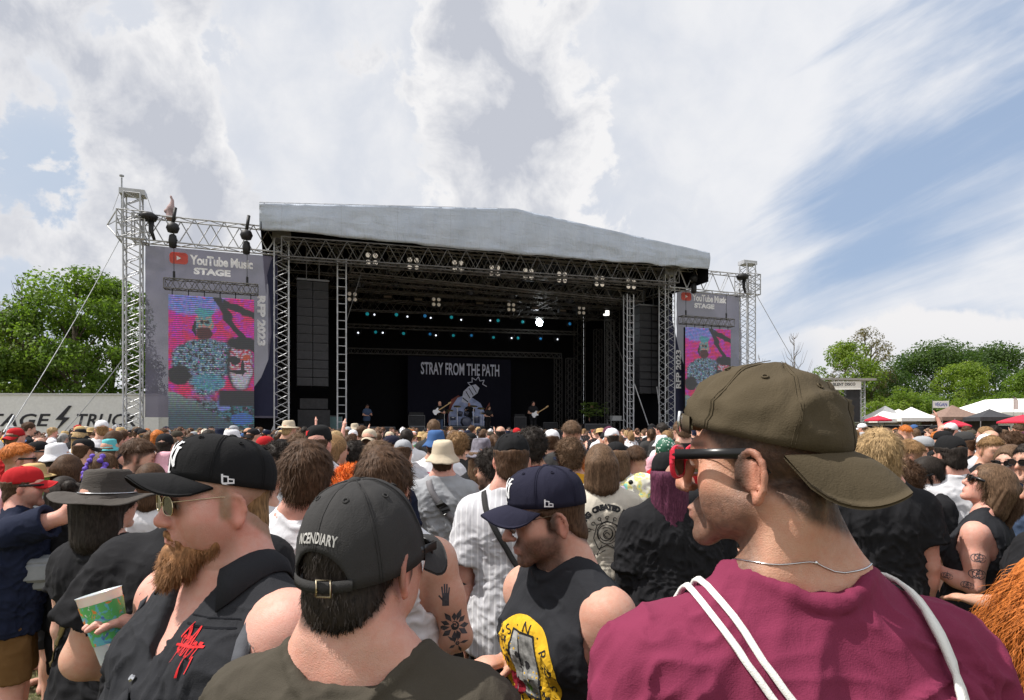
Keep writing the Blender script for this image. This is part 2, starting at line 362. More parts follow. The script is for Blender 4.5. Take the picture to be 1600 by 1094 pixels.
# ------------------------------------------------------------------ people
HC = (0, .012, .107)                                  # head centre above the head pivot (unit body 1.75 m tall, facing +Y)
def rmat(yaw=0, pitch=0, roll=0): return (Matrix.Rotation(R(yaw), 4, 'Z') @ Matrix.Rotation(R(pitch), 4, 'X') @ Matrix.Rotation(R(roll), 4, 'Y'))
def head_prims(fd, M, fine=True, ear=1., jaw=1., nose=1., wide=1.):
    """sculpt one head; M maps head space (origin mid head, +Y = face) to body space"""
    Rm = np.array(M.to_3x3()); P = lambda *p: tuple(M @ Vector(p))
    E = lambda c, r, k, mode='add': fd.ell(P(*c), r, k, mode, Rm)
    C = lambda a, b, ra, rb, k, mode='add', sq=None: fd.cone(P(*a), P(*b), ra, rb, k, mode, sq)
    E((0, -.014, .030), (.0765*wide, .098, .089), .01); E((0, .018, .020), (.070*wide, .075, .078), .03)
    E((0, .026, -.046), (.055*wide*jaw, .062, .066), .03)
    C((.046*wide*jaw, .004, -.052), (.014, .072, -.096), .019, .016, .022); C((-.046*wide*jaw, .004, -.052), (-.014, .072, -.096), .019, .016, .022)
    E((0, .083, -.098), (.021, .016, .017), .022)
    for sx in (1, -1): E((sx*.046*wide, .053, -.016), (.021, .020, .022), .035)
    for sx in (1, -1): E((sx*.046*wide*jaw, .036, -.050), (.017, .036, .036), .03)
    E((0, .078, .030), (.050, .016, .013), .022)
    if fine:
        for sx in (1, -1):
            E((sx*.033, .1010, .006), (.018, .012, .010), .012, 'sub'); E((sx*.033, .0765, .005), (.0150, .0135, .0115), .008)
            C((sx*.018, .090, .016), (sx*.050, .078, .015), .006, .005, .008)
        E((0, .084, -.066), (.026, .017, .026), .02)
    C((0, .090, .016), (0, .090+.021*nose, -.024), .0085, .0115*nose, .016); E((0, .088+.024*nose, -.029), (.013*nose, .013, .0115), .010)
    if fine:
        for sx in (1, -1): E((sx*.0135*nose, .101, -.033), (.0085, .011, .008), .008)
        E((0, .0965, -.0605), (.023, .009, .0052), .006); E((0, .0955, -.0715), (.020, .009, .0058), .006)
        E((0, .1055, -.0658), (.024, .006, .0016), .004, 'sub'); E((0, .096, -.084), (.016, .006, .005), .01, 'sub')
    for sx in (1, -1):                                  # ears
        if fine and ear:
            c = Vector((sx*.084*wide, -.008, -.012)); ax = Vector((sx*.15, -.99, 0)).normalized(); pts = []
            for i in range(9):
                a = R(-62+i*31); rad = (.0190, .0325)
                pts.append(c+ax*(math.cos(a)*rad[0])+Vector((sx*.004*math.cos(a), 0, math.sin(a)*rad[1])))
            for p, q in zip(pts, pts[1:]): C(p, q, .0052, .0052, .004)
            E((sx*.0805*wide, -.008, -.012), (.0070, .019, .029), .006); E((sx*.0850*wide, -.0145, -.0415), (.0052, .008, .0095), .008)
            E((sx*.0895*wide, -.004, -.016), (.0062, .0085, .013), .005, 'sub')
            C((sx*.081*wide, -.012, .004), (sx*.083*wide, -.014, -.024), .004, .004, .004)
        elif ear: E((sx*.080*wide, -.010, -.012), (.010, .018, .030), .008)
def torso_prof(w=1., fat=0., sex='m'):
    f = fat
    if sex == 'm':
        rows = [(.78, -.010, .150, .105), (.88, -.012, .170, .118), (.98, 0, .162+.02*f, .112+.03*f), (1.07, .004+.018*f, .150+.035*f, .104+.055*f), (1.18, .004+.016*f, .155+.032*f, .108+.05*f),
                (1.28, .002+.006*f, .172+.015*f, .118+.025*f), (1.36, -.008, .172, .108), (1.42, -.018, .140, .082), (1.47, -.024, .085, .062), (1.50, -.026, .062, .056)]
    else:
        rows = [(.78, -.012, .155, .110), (.88, -.014, .178, .122), (.98, 0, .160+.02*f, .106+.03*f), (1.08, .004+.015*f, .130+.04*f, .090+.05*f), (1.18, .002+.012*f, .136+.03*f, .094+.04*f),
                (1.28, .0, .150+.015*f, .104+.02*f), (1.36, -.008, .152, .098), (1.42, -.018, .124, .074), (1.47, -.024, .074, .056), (1.50, -.026, .055, .050)]
    return [(z, 0, cy, rx*w, ry*(.5+.5*w)) for z, cy, rx, ry in rows]
SKINC = {'pale': (.64, .385, .295), 'pink': (.66, .36, .285), 'tan': (.52, .285, .185), 'mid': (.58, .34, .245), 'dark': (.30, .16, .10)}
ARMS_DOWN = (((-.13, -.04, -1), (-.02, .22, -1)), ((.13, -.04, -1), (.02, .22, -1)))
class Person: pass
def make_person(name='person', loc=(0, 0, 0), face=0., H=1.75, h=.010, w=1., fat=0., sex='m', yaw=0., pitch=0., roll=0., lean=0., twist=0., arms=None,
                skin='mid', armr=1., hands=False, fine=None, beard=0., brow=(.10, .06, .04), lip=(.50, .22, .19), scalp=None, jaw=1., nose=1., headw=1., heads=1., neckr=1., curl=1., legs=True, seed=0,
                shirt='tee', shirt_mat=None, hem=.80, sleeve=.62, loose=1., folds=1., neckline=1., bottom='shorts', bottom_mat=None, fast=False, legstep=0., shrug=0., hoff=(0, 0, 0)):
    """one person: a continuous body mesh with clothing children; face = heading in degrees, 0 looks along +Y, positive turns left"""
    P = Person(); fine = (h < .0075) if fine is None else fine; arms = arms or ARMS_DOWN; s = H/1.75
    Mt = Matrix.Translation((0, 0, .95)) @ Matrix.Rotation(R(-lean), 4, 'X') @ Matrix.Rotation(R(twist), 4, 'Z') @ Matrix.Translation((0, 0, -.95))
    piv = Mt @ Vector((0, -.012, 1.525))+Vector(hoff); Mh = Matrix.Translation(piv) @ rmat(yaw, pitch, roll) @ Matrix.Translation(HC) @ Matrix.Scale(heads, 4)
    hc = Mh @ Vector((0, 0, 0)); T = lambda *p: Mt @ Vector(p)
    sw = (.172 if sex == 'm' else .150)*w; J = {}
    for i, sx in ((0, -1), (1, 1)):
        a = T(sx*sw, -.018, 1.385+shrug); u = Vector(arms[i][0]).normalized(); f = Vector(arms[i][1]).normalized()
        e = a+u*.285; wr = e+f*.245; J[i] = (a, e, wr, f)
    prof = torso_prof(w, fat, sex)
    pts = [hc+Vector((0, 0, .16)), hc+Vector((.13, .14, 0)), hc-Vector((.13, .13, 0)), Vector((.25*w, .2+.09*fat, 0)), Vector((-.25*w, -.2-.03*fat, -.02))]
    for i in (0, 1): pts += [J[i][0]+Vector((.09, .09, .09)), J[i][0]-Vector((.09, .09, .09)), J[i][1]+Vector((.09, .09, .09)), J[i][1]-Vector((.09, .09, .09)), J[i][2]+J[i][3]*.20+Vector((.07,)*3), J[i][2]+J[i][3]*.2-Vector((.07,)*3), J[i][2]]
    A = np.array([tuple(p) for p in pts]); lo, hi = A.min(0), A.max(0)
    if not legs: lo[2] = .72
    # ---- body
    fd = Field(lo, hi, h)
    fd.loft(prof, .03, Mt)
    rs = (.060 if sex == 'm' else .048)*armr
    for sx in (-1, 1):
        fd.cone(T(sx*.045, -.030, 1.50), T(sx*sw*.9, -.024, 1.402+shrug), .038, .040, .04)
        if sex == 'm': fd.ell(T(sx*.075*w, .072+.02*fat, 1.30), (.078*w, .042, .052), .04)
        else: fd.ell(T(sx*.070*w, .080+.02*fat, 1.255), (.060, .062, .058), .03)
        fd.ell(T(sx*.075*w, -.085, 1.33), (.07, .035, .09), .05)
    nb = T(0, -.030, 1.47); nt_ = Mh @ Vector((0, -.020, -.050))
    fd.cone(nb, nt_, .062*neckr, .053*neckr, .025)
    for sx in (-1, 1):
        fd.cone(Mh @ Vector((sx*.058, -.022, -.045)), T(sx*.018, .034, 1.452), .013, .011, .03)
        fd.cone(Mh @ Vector((sx*.03, -.055, -.05)), T(sx*.075, -.045, 1.475), .028, .035, .04)
    head_prims(fd, Mh, fine, 1., jaw, nose, headw)
    for i, sx in ((0, -1), (1, 1)):
        a, e, wr, f = J[i]; u = (e-a).normalized()
        fd.ell(tuple(a+Vector((sx*.004, 0, -.012))), (rs*1.04, rs*1.04, rs*1.10), .04)
        fd.cone(a, a+u*.15, rs*.98, rs*.92, .03); fd.cone(a+u*.13, e, rs*.93, rs*.70, .02)
        fd.cone(e, e+f*.09, rs*.70, rs*.74, .02); fd.cone(e+f*.08, wr, rs*.74, rs*.46, .02)
        sd_ = f.cross(Vector((0, 0, 1))); sd_ = sd_.normalized() if sd_.length > .2 else Vector((0, 1, 0))
        hand_prims(fd, wr, f, sd_, sx, hands, h, curl)
    if legs:
        for sx in (-1, 1):
            st = legstep*sx; hip = (sx*.088, -.005, .88); kn = (sx*.098, .012+st*.5, .48); an = (sx*.105, -.020+st, .085)
            fd.cone(hip, kn, (.088 if sex == 'm' else .092)+.012*fat, .056, .03); fd.cone(kn, an, .056, .036, .02); fd.ell((sx*.101, -.012+st*.7, .36), (.048, .054, .10), .04)
            fd.cone((sx*.108, -.03+st, .035), (sx*.115, .12+st, .03), .038, .034, .02, sq=((0, 0, 1), .8)); fd.ell((sx*.107, -.035+st, .04), (.036, .042, .042), .02)
        fd.f = np.maximum(fd.f, -fd.ax[2][None, None, :].astype(np.float32))
    V, Q = fd.mesh(2 if not fine else 1)
    # ---- colour of the skin, brows, lips, stubble, scalp
    base = np.array(SKINC.get(skin, skin)); C = np.tile(base, (len(V), 1)); Mi = np.array(Mh.inverted()); L = V @ Mi[:3, :3].T+Mi[:3, 3]; x, y, z = L.T
    hm = (z > -.135) & (np.abs(x) < .12) & (y > -.14)
    def blend(m, c): C[:] = C*(1-m[:, None])+np.array(c)*m[:, None]
    red = np.exp(-(((np.abs(x)-.045)/.022)**2+((z+.025)/.025)**2))*sst(y, .02, .05)*.35+np.exp(-((x/.016)**2+((z+.028)/.016)**2))*sst(y, .09, .105)*.45+sst(np.abs(x), .074, .086)*(z < .04)*(z > -.07)*hm*.5
    blend(np.clip(red, 0, .6), base*np.array([1.0, .66, .62]))
    if fine or h < .012:
        br = sst(np.abs(x), .010, .016)*sst(-np.abs(x), -.058, -.046)*np.exp(-((z-.0265-.004*np.sin(np.abs(x)*55))/.0055)**2)*sst(y, .05, .07); blend(br*.85, brow)
        lp = np.exp(-((np.abs(x)/.021)**4+((z+.066)/.0095)**4))*sst(y, .085, .094); blend(lp*.7, lip)
        for sx in (-1, 1):
            q = np.sqrt((x-sx*.033)**2+((z-.004)*2.3)**2); fr = sst(y, .074, .080); blend(sst(-q, -.0128, -.0108)*fr*.9, (.55, .50, .47)); blend(sst(-np.sqrt((x-sx*.033)**2+((z-.004)*1.15)**2), -.0062, -.0050)*fr*sst(-q, -.0150, -.0125), (.06, .045, .035))
            blend(np.exp(-((q-.0140)/.0022)**2)*fr*.55, base*.35)
    if beard:
        nz = vnoise(L, 330, 3)*.5+.5; m = sst(-z, .020, .046)*sst(y, -.026, .004)*sst(-z, -.150, -.118)*1.0; m *= 1-np.exp(-((np.abs(x)/.024)**4+((z+.066)/.010)**4))*sst(y, .085, .094)*.8
        mu = np.exp(-((x/.034)**4+((z+.050)/.008)**2))*sst(y, .07, .085); m = np.maximum(m*(1-np.exp(-(((np.abs(x)-.038)/.016)**2+((z+.032)/.018)**2))*.7), mu); sb = sst(-np.abs(y-.004), -.016, -.008)*sst(np.abs(x), .055, .066)*(z < .03)*(z > -.06); m = np.maximum(m, sb*.8)
        blend(np.clip(m*beard*(.78+.3*nz), 0, .92)*hm, brow)
    if scalp:
        nz = vnoise(L, 420, 5)*.5+.5; m = sst(z-(.075+.865*(y-.100)), -.006, .012)*(1-np.exp(-(((z+.012)/.04)**2+((y+.008)/.028)**2))*sst(np.abs(x), .060, .074)); m = m*sst(z, -.115, -.085)
        sb = sst(-np.abs(y-.010), -.016, -.006)*sst(np.abs(x), .055, .066)*sst(z, -.04, -.02)*(z < .08); m = np.maximum(m, sb); blend(np.clip(m*(.75+.3*nz), 0, .93)*hm, scalp)
    nz = vnoise(V, 30, 9)[:, None]*.5+.5; C *= .93+.10*nz
    me = np_mesh(name, V, Q); set_col(me, C); body = link(name, me, SKIN, None, True)
    body.location = loc; body.rotation_euler = (0, 0, R(face)); body.scale = (s, s, s)
    P.o = body; P.Mh = Mh; P.Mt = Mt; P.J = J; P.V = V; P.Q = Q; P.rs = rs; P.sw = sw; P.s = s; P.prof = prof; P.h = h; P.lo = lo; P.hi = hi; P.bvh = None
    if shirt: dress_top(P, shirt, shirt_mat, hem, sleeve, loose, folds, neckline, fat, w, sex, seed, shrug)
    if bottom and legs: dress_bottom(P, bottom, bottom_mat, fat, sex, legstep, seed, min(1., hem+.05) if shirt and shirt != 'dress' else 1.)
    return P
def hand_prims(fd, wr, f, side, sx, fingers, h, curl=1.):
    """palm, four fingers of unequal length and a thumb; side = direction across the palm"""
    f = f.normalized(); n = f.cross(side).normalized()
    if not fingers:
        fd.cone(wr, wr+f*.075, .026, .034, .02, sq=(tuple(n), .55)); fd.cone(wr+f*.07, wr+f*.155+n*.018, .030, .020, .02, sq=(tuple(n), .55)); fd.cone(wr+f*.025, wr+f*.085+side*.045, .014, .010, .015); return
    fd.cone(wr-f*.01, wr+f*.075, .025, .040, .015, sq=(tuple(n), .48))
    for i, (off, ln) in enumerate(((-.029, .072), (-.010, .082), (.010, .077), (.028, .060))):
        b = wr+f*(.082-abs(off)*.18)+side*off; spread = side*off*.45; d1 = (f+spread*3+n*.22*curl).normalized(); d2 = (f+spread*2+n*.75*curl).normalized(); d3 = (f*.8+n*1.15*curl).normalized()
        p1 = b+d1*ln*.46; p2 = p1+d2*ln*.32; p3 = p2+d3*ln*.24
        fd.cone(b-f*.012, p1, .0105, .0090, .006); fd.cone(p1, p2, .0090, .0082, .004); fd.cone(p2, p3, .0082, .0068, .004)
    b = wr+f*.018-side*.020; p1 = b+(f*.75-side*.75+n*.3).normalized()*.042; p2 = p1+(f*1.-side*.3+n*.35).normalized()*.032; p3 = p2+(f+n*.45).normalized()*.022
    fd.cone(b, p1, .015, .0115, .012); fd.cone(p1, p2, .0115, .0095, .005); fd.cone(p2, p3, .0095, .0078, .004)
def dress_top(P, kind, m, hem, sleeve, loose, folds, nl, fat, w, sex, seed, shrug):
    h = max(P.h, .0055); lo = P.lo.copy(); hi = P.hi.copy(); lo[2] = hem-.03; hi[2] = 1.60 if kind != 'dress' else 1.6; lo[:2] -= .05; hi[:2] += .05
    if kind == 'dress': lo[2] = hem-.03
    hi[2] = max(hi[2], P.J[0][1].z+.12, P.J[1][1].z+.12, P.J[0][0].z+.12); hi[1] += .05
    fd = Field(lo, hi, h); Mt = P.Mt; T = lambda *p: Mt @ Vector(p); g = .012*loose
    rows = []; prof = P.prof; mx = 0; my = 0
    for z, cx, cy, rx, ry in prof[::-1]:
        if z < 1.36 and kind in ('tee', 'vest', 'tank', 'muscle') and loose > .6: mx, my = max(mx*.995, rx), max(my*.995, ry); rx, ry = mx*(.55+.45*min(loose, 1.6)*.97) if loose < 1 else mx, my
        if z < 1.0 and kind != 'dress': rx, ry = max(rx, .186*(.5+.5*w)), max(ry, .130*(.5+.5*w))
        rows.append((z, cx, cy, rx, ry))
    rows = rows[::-1]
    if kind == 'dress': rows = [(hem-.05, 0, -.005, .27, .24), (.60, 0, -.01, .235, .20), (.80, 0, -.01, .20+.02*fat, .155)]+[r_ for r_ in rows if r_[0] > .85]
    elif hem < rows[0][0]+.06: rows = [(hem-.06, 0, rows[0][2], rows[0][3]*1.02, rows[0][4]*1.02)]+[r_ for r_ in rows if r_[0] > hem+.03]
    top = 1.50
    fd.loft([r_ for r_ in rows], .03, Mt, grow=g+.006)
    for sx, i in ((-1, 0), (1, 1)):
        a, e, wr, f = P.J[i]; u = (e-a).normalized()
        fd.cone(T(sx*.060, -.030, 1.487), T(sx*P.sw*.92, -.024, 1.400+shrug), .049, .048+g*.8, .04)
        if sex == 'm': fd.ell(T(sx*.075*w, .074+.02*fat, 1.30), (.078*w+g, .040+g, .055+g), .05)
        else: fd.ell(T(sx*.070*w, .082+.02*fat, 1.255), (.058+g, .060+g, .056+g), .05)
        fd.ell(T(sx*.075*w, -.085, 1.33), (.07+g, .037+g, .09+g), .05)
        if kind in ('tee', 'dress', 'shirt'):
            fd.ell(tuple(a+Vector((sx*.002, 0, -.014))), (P.rs*1.02+g*.8,)*3, .035)
            L = min(sleeve, .98)*.285; fd.cone(a, a+u*(L+.03), P.rs+g+.008, P.rs*1.02+g*1.6+.014*loose, .035, flat=L/(L+.03))
            if sleeve > 1: fd.cone(e-u*.02, e+f*.2, P.rs*.8+g+.01, P.rs*.7+g+.01, .03)
            elif h < .013: fd.cone(a+u*(L-.035), a+u*(L+.06), P.rs*.95+.006, P.rs*1.0+g+.006*loose, .004, 'sub')
        else:                                          # armholes
            d0 = Vector((sx, 0, -.1)); drop = .05 if kind in ('tank', 'muscle') else .02
            fd.cone(T(sx*(P.sw*(1.04 if kind == 'muscle' else .90)), -.016, 1.36-drop), T(sx*(P.sw+.30), -.03, 1.34-drop), .074+drop*.8, .16, .012, 'sub', sq=((0, 1, 0), .86))
    ctr = T(0, -.026, 1.478); zq = fd.ax[2]; q = .074*nl*(.5+.5*w); qx, qy = q*1.08, q*.98
    if kind == 'tank': qx, qy = .100*w, .096
    if kind == 'vest': qx, qy = .086*w, .082*w
    def drape(x, y):
        a_ = min(max(int(round((x-fd.ax[0][0])/h)), 0), len(fd.ax[0])-1); b_ = min(max(int(round((y-fd.ax[1][0])/h)), 0), len(fd.ax[1])-1); colm = fd.f[a_, b_]; k = np.nonzero(colm < 0)[0]
        if not len(k): return 1.40
        k = k[-1]; k2 = min(k+1, len(zq)-1); f0, f1 = colm[k], colm[k2]; return float(zq[k]+h*f0/(f0-f1+1e-9))
    fwd = .016*(nl-1)+(.022 if kind == 'tank' else 0); ring = []
    for k in range(33):
        a_ = 2*math.pi*k/32; x_, y_ = ctr.x+qx*math.cos(a_), ctr.y+fwd+qy*math.sin(a_); z_ = drape(x_, y_); ring.append(Vector((x_, y_, max(z_, ctr.z-.10))))
    for _ in range(3): ring = [(ring[k-1 if k else 31]+ring[k]*2+ring[(k+1) % 32])/4 for k in range(32)]; ring.append(ring[0])
    A_ = np.array([(1, r_.x, r_.y) for r_ in ring]); cf = np.linalg.lstsq(A_, np.array([r_.z for r_ in ring]), rcond=None)[0]
    sl, X, Y, Z = fd.win((ctr.x-qx-.05, ctr.y-qy-.05, ctr.z-.16), (ctr.x+qx+.05, ctr.y+qy+.08, hi[2]+.1)); e_ = np.sqrt(((X-ctr.x)/qx)**2+((Y-ctr.y-fwd)/qy)**2); d_ = np.maximum((e_-1)*min(qx, qy), cf[0]+cf[1]*X+cf[2]*Y-.012-Z); fd.comb(sl, d_.astype(np.float32), .004, 'sub')
    P.ring = ring
    if kind == 'vest':
        sl, X, Y, Z = fd.win((-.3, 0, 1.2), (.3, .6, 1.6)); d_ = np.maximum(np.abs(X)-(Z-1.325)*.50, -(Y-.01)); fd.comb(sl, d_.astype(np.float32), .004, 'sub')
    if h < .013 and kind != 'vest':
        for a_, b_ in zip(ring, ring[1:]): fd.cone(a_-Vector((0, 0, .003)), b_-Vector((0, 0, .003)), .0085, .0085, .008)
    fd.half(tuple(T(0, 0, hem)), tuple(-(Mt.to_3x3() @ Vector((0, 0, 1)))), .004)
    V, Q = fd.mesh(1); N = vnormals(V, Q); z = V[:, 2]; am = folds*np.clip((1.52-z)/.25, .15, 1.)
    f1 = vnoise(V*[1, 1, .30], 15, seed+1); f2 = vnoise(V*[1, 1, .5]+.1*vnoise(V, 6, seed+7)[:, None], 26, seed+2); f3 = vnoise(V*[.8, .8, 1.6]+.2*vnoise(V, 5, seed+4)[:, None], 17, seed+3)
    f4 = vnoise(np.stack([V[:, 0]*.4+np.sign(V[:, 0])*0, V[:, 1]*.4, (V[:, 2]+np.abs(V[:, 0])*.9)], 1)+.1*vnoise(V, 5, seed+8)[:, None], 20, seed+9)
    ridge = lambda f: (1-np.abs(f))**3-.3
    dsp = am*(.0085*f1+.0095*ridge(f2)+.0085*ridge(f3)*np.clip((1.30-z)/.2, .3, 1)+.010*ridge(f4)*np.exp(-((z-1.22)/.16)**2)); V = V+N*(dsp*np.clip(loose, .5, 1.4))[:, None]
    me = np_mesh(kind, V, Q); nm = {'tee': 't_shirt', 'tank': 'tank_top', 'vest': 'sleeveless_shirt', 'dress': 'dress', 'muscle': 'sleeveless_top'}[kind]
    P.shirt = link(nm, me, m, P.o, True); P.sV, P.sQ = V, Q; P.bvh = BVHTree.FromPolygons(V.tolist(), Q.tolist())
def dress_bottom(P, kind, m, fat, sex, st_, seed, top=1.0):
    h = max(P.h, .009); L = {'shorts': .50, 'trousers': .07, 'skirt': .55}[kind]; lo = (-.30, -.30, L-.03); hi = (.30, .32, 1.06); fd = Field(lo, hi, h)
    pr = [(z, cx, cy, rx+.010, ry+.010) for z, cx, cy, rx, ry in P.prof if z < 1.05]; fd.loft(pr, .03)
    for sx in (-1, 1):
        st = st_*sx
        if kind == 'skirt': fd.loft([(L, 0, 0, .22, .18), (.85, 0, -.01, .19, .14)], .03)
        elif kind == 'shorts': fd.cone((sx*.09, -.005, .86), (sx*.105, .010+st*.5, .46), .104+.012*fat, .092, .03)
        else: fd.cone((sx*.09, -.005, .86), (sx*.100, .010+st*.5, .48), .100+.012*fat, .074, .03); fd.cone((sx*.1, .01+st*.5, .48), (sx*.106, -.018+st, .06), .074, .060, .03)
    fd.half((0, 0, L), (0, 0, -1)); fd.half((0, 0, top), (0, 0, 1))
    V, Q = fd.mesh(1); N = vnormals(V, Q); V = V+N*(.008*vnoise(V, 14, seed+5)+.005*(1-np.abs(vnoise(V*[1, 1, .7], 24, seed+6)))**3)[:, None]
    link({'shorts': 'shorts', 'trousers': 'trousers', 'skirt': 'skirt'}[kind], np_mesh(kind, V, Q), m, P.o, True)

# ------------------------------------------------------------------ hair (head space -> child mesh)
def hair_np(style, seed=0, h=.008, strands=1400, big=1., cut=None, ln=1.):
    """returns V, F of a hair volume plus loose strands, in head space"""
    g = np.random.default_rng(seed+100); fd = Field((-.19, -.27, -.52), (.19, .16, .22), h)
    top = {'short': .014, 'crop': .008, 'mop': .030, 'curly': .034, 'long': .014, 'bob': .018, 'pony': .008, 'bun': .008, 'braids': .008, 'fade': .010}[style]*big
    fd.ell((0, -.014, .030), (.0765+top*.8, .098+top*.9, .089+top), .01); fd.ell((0, .018, .026), (.071+top*.8, .076+top*.6, .078+top), .02)
    if style == 'fade': fd.half((0, .100, .085), tuple(Vector((0, .30, -1)).normalized()), .02)
    elif style in ('short', 'crop', 'pony', 'bun', 'braids', 'mop', 'curly'):
        fd.ell((0, -.055, -.05), (.068+top*.5, .05+top*.5, .06), .03)
        fd.half((0, .100, .078), tuple(Vector((0, .865, -1)).normalized()), .012)
        if style not in ('mop', 'curly'):
            for sx in (-1, 1): fd.ell((sx*.088, -.006, -.018), (.018, .026, .034), .01, 'sub')
            for sx in (-1, 1):
                if cut is None: fd.cone((sx*.072, .014, .03), (sx*.073, .012, -.02), .010, .006, .012)
    else:
        ln = {'long': .30, 'bob': .145}[style]*big
        for sx in (-1, 1):
            fd.cone((sx*.068, -.015, .03), (sx*.078, -.030, -ln*.62), .030, .030, .03, sq=((1, 0, 0), .7)); fd.cone((sx*.062, -.055, .0), (sx*.070, -.060, -ln*.9), .04, .038, .04)
        fd.cone((0, -.075, .0), (0, -.085, -ln), .055, .050, .04); fd.cone((.035, -.075, 0), (.04, -.085, -ln*.95), .05, .045, .03); fd.cone((-.035, -.075, 0), (-.04, -.085, -ln*.95), .05, .045, .03)
        fd.ell((0, .105, -.03), (.060, .075, .105), .012, 'sub'); fd.cone((0, .06, -.05), (0, .04, -.40), .06, .07, .01, 'sub')
    if style == 'pony':
        fd.ell((0, -.115, .045), (.024, .024, .024), .012); fd.cone((0, -.118, .045), (0, -.16, .0), .022, .030, .015); fd.cone((0, -.16, .0), (0, -.145, -.24*big), .030, .014, .02)
    if style == 'bun': fd.ell((0, -.09, .11), (.045, .045, .042), .012)
    if cut is not None: fd.half((0, 0, cut), (0, 0, 1), .006)
    V, Q = fd.mesh(1); N = vnormals(V, Q)
    if style in ('curly', 'mop'): dsp = .011*vnoise(V, 38, seed)+.005*vnoise(V, 90, seed+1)+.008*vnoise(V, 20, seed+2)
    elif style in ('long', 'bob', 'pony'): dsp = .005*vnoise(V*[1, 1, .18], 75, seed)*np.clip((.08-V[:, 2])/.1, .1, 1)+.005*vnoise(V*[1, 1, .4], 18, seed+2)*np.clip((.05-V[:, 2])/.1, .1, 1)
    else: dsp = (.006*vnoise(V, 38, seed)+.0035*vnoise(V, 95, seed+1))*min(1, top/.012)
    V = V+N*dsp[:, None]; N = vnormals(V, Q); parts = [(V, Q)]
    if strands:
        ok = np.nonzero(V[:, 2] < (9 if cut is None else cut-.016))[0]; i = g.choice(ok, min(strands, len(ok)*3)); p = V[i]; n = N[i]; crown = np.array([0, -.045, .13]); t_ = p-crown; t_ -= (t_*n).sum(1)[:, None]*n; t_ /= np.linalg.norm(t_, axis=1)[:, None]+1e-6
        if style in ('long', 'bob', 'pony'): t_ = t_*.5+np.array([0, 0, -1.]); L, lift, cu, w = .075, .10, .004, .0042
        elif style == 'curly': t_ = t_*.6+n*.6+g.normal(0, .5, t_.shape); L, lift, cu, w = .030, .32, .010, .0040
        elif style == 'mop': t_ = t_+g.normal(0, .38, t_.shape)+.5*np.stack([vnoise(p, 22, seed+5), vnoise(p, 22, seed+6), vnoise(p, 22, seed+7)], 1); L, lift, cu, w = .036, .09, .002, .0026
        else: t_ = t_+g.normal(0, .26, t_.shape); L, lift, cu, w = (.013 if style == 'crop' else .024+top*.5), .12, .0, .0028
        parts.append(ribbons(p-n*.002, t_+n*lift, n, L*ln, w, 3, cu, .2, seed))
    return join_np(*parts)
_hc = {}
def hair_mesh(*k):
    if k not in _hc: _hc[k] = hair_np(*k)
    return _hc[k]
def xf(V, M): A = np.array(M); return V @ A[:3, :3].T+A[:3, 3]
def add_hair(P, style, m, seed=0, h=.008, strands=1400, big=1., name='hair', cut=None, ln=1.):
    V, Q = hair_mesh(style, seed, h, strands, big, cut, ln); me = np_mesh(name, xf(V, P.Mh), Q); return link(name, me, m, P.o, True)
def add_beard(P, m, L=.05, n=2600, w=.0035, seed=3, big=1.):
    """full beard with a moustache: rounded volume plus strands"""
    fd = Field((-.10, -.03, -.22), (.10, .16, .0), .0045)
    for sx in (-1, 1):
        fd.cone((sx*.070, .010, -.030), (sx*.056, .030, -.080), .0035, .015, .010); fd.cone((sx*.054, .030, -.082), (sx*.018, .080, -.108), .018, .025, .02)
    fd.ell((0, .080, -.112), (.040, .028, .030), .02); fd.cone((0, .080, -.115), (0, .082+.018*big, -.115-L*.62), .034, .020, .02)
    for sx in (-1, 1): fd.cone((sx*.004, .103, -.054), (sx*.032, .086, -.074), .0050, .0065, .010)
    fd.ell((0, .106, -.069), (.020, .010, .008), .006, 'sub')
    V, Q = fd.mesh(1); N = vnormals(V, Q); V = V+N*(.004*vnoise(V*[1, 1, .4], 70, seed))[:, None]; N = vnormals(V, Q); g = np.random.default_rng(seed)
    i = g.choice(len(V), n); p = V[i]; nn = N[i]; t_ = np.tile(np.array([0, .42, -1.]), (n, 1))+nn*.40+g.normal(0, .24, (n, 3)); low = np.clip((-p[:, 2]-.04)/.08, .25, 1.2)
    V2, Q2 = ribbons(p-nn*.003, t_, nn, L*.55*low[:, None], w, 3, .0012, .1, seed); V, Q = join_np((V, Q), (V2, Q2)); return link('beard', np_mesh('beard', xf(V, P.Mh), Q), m, P.o, True)

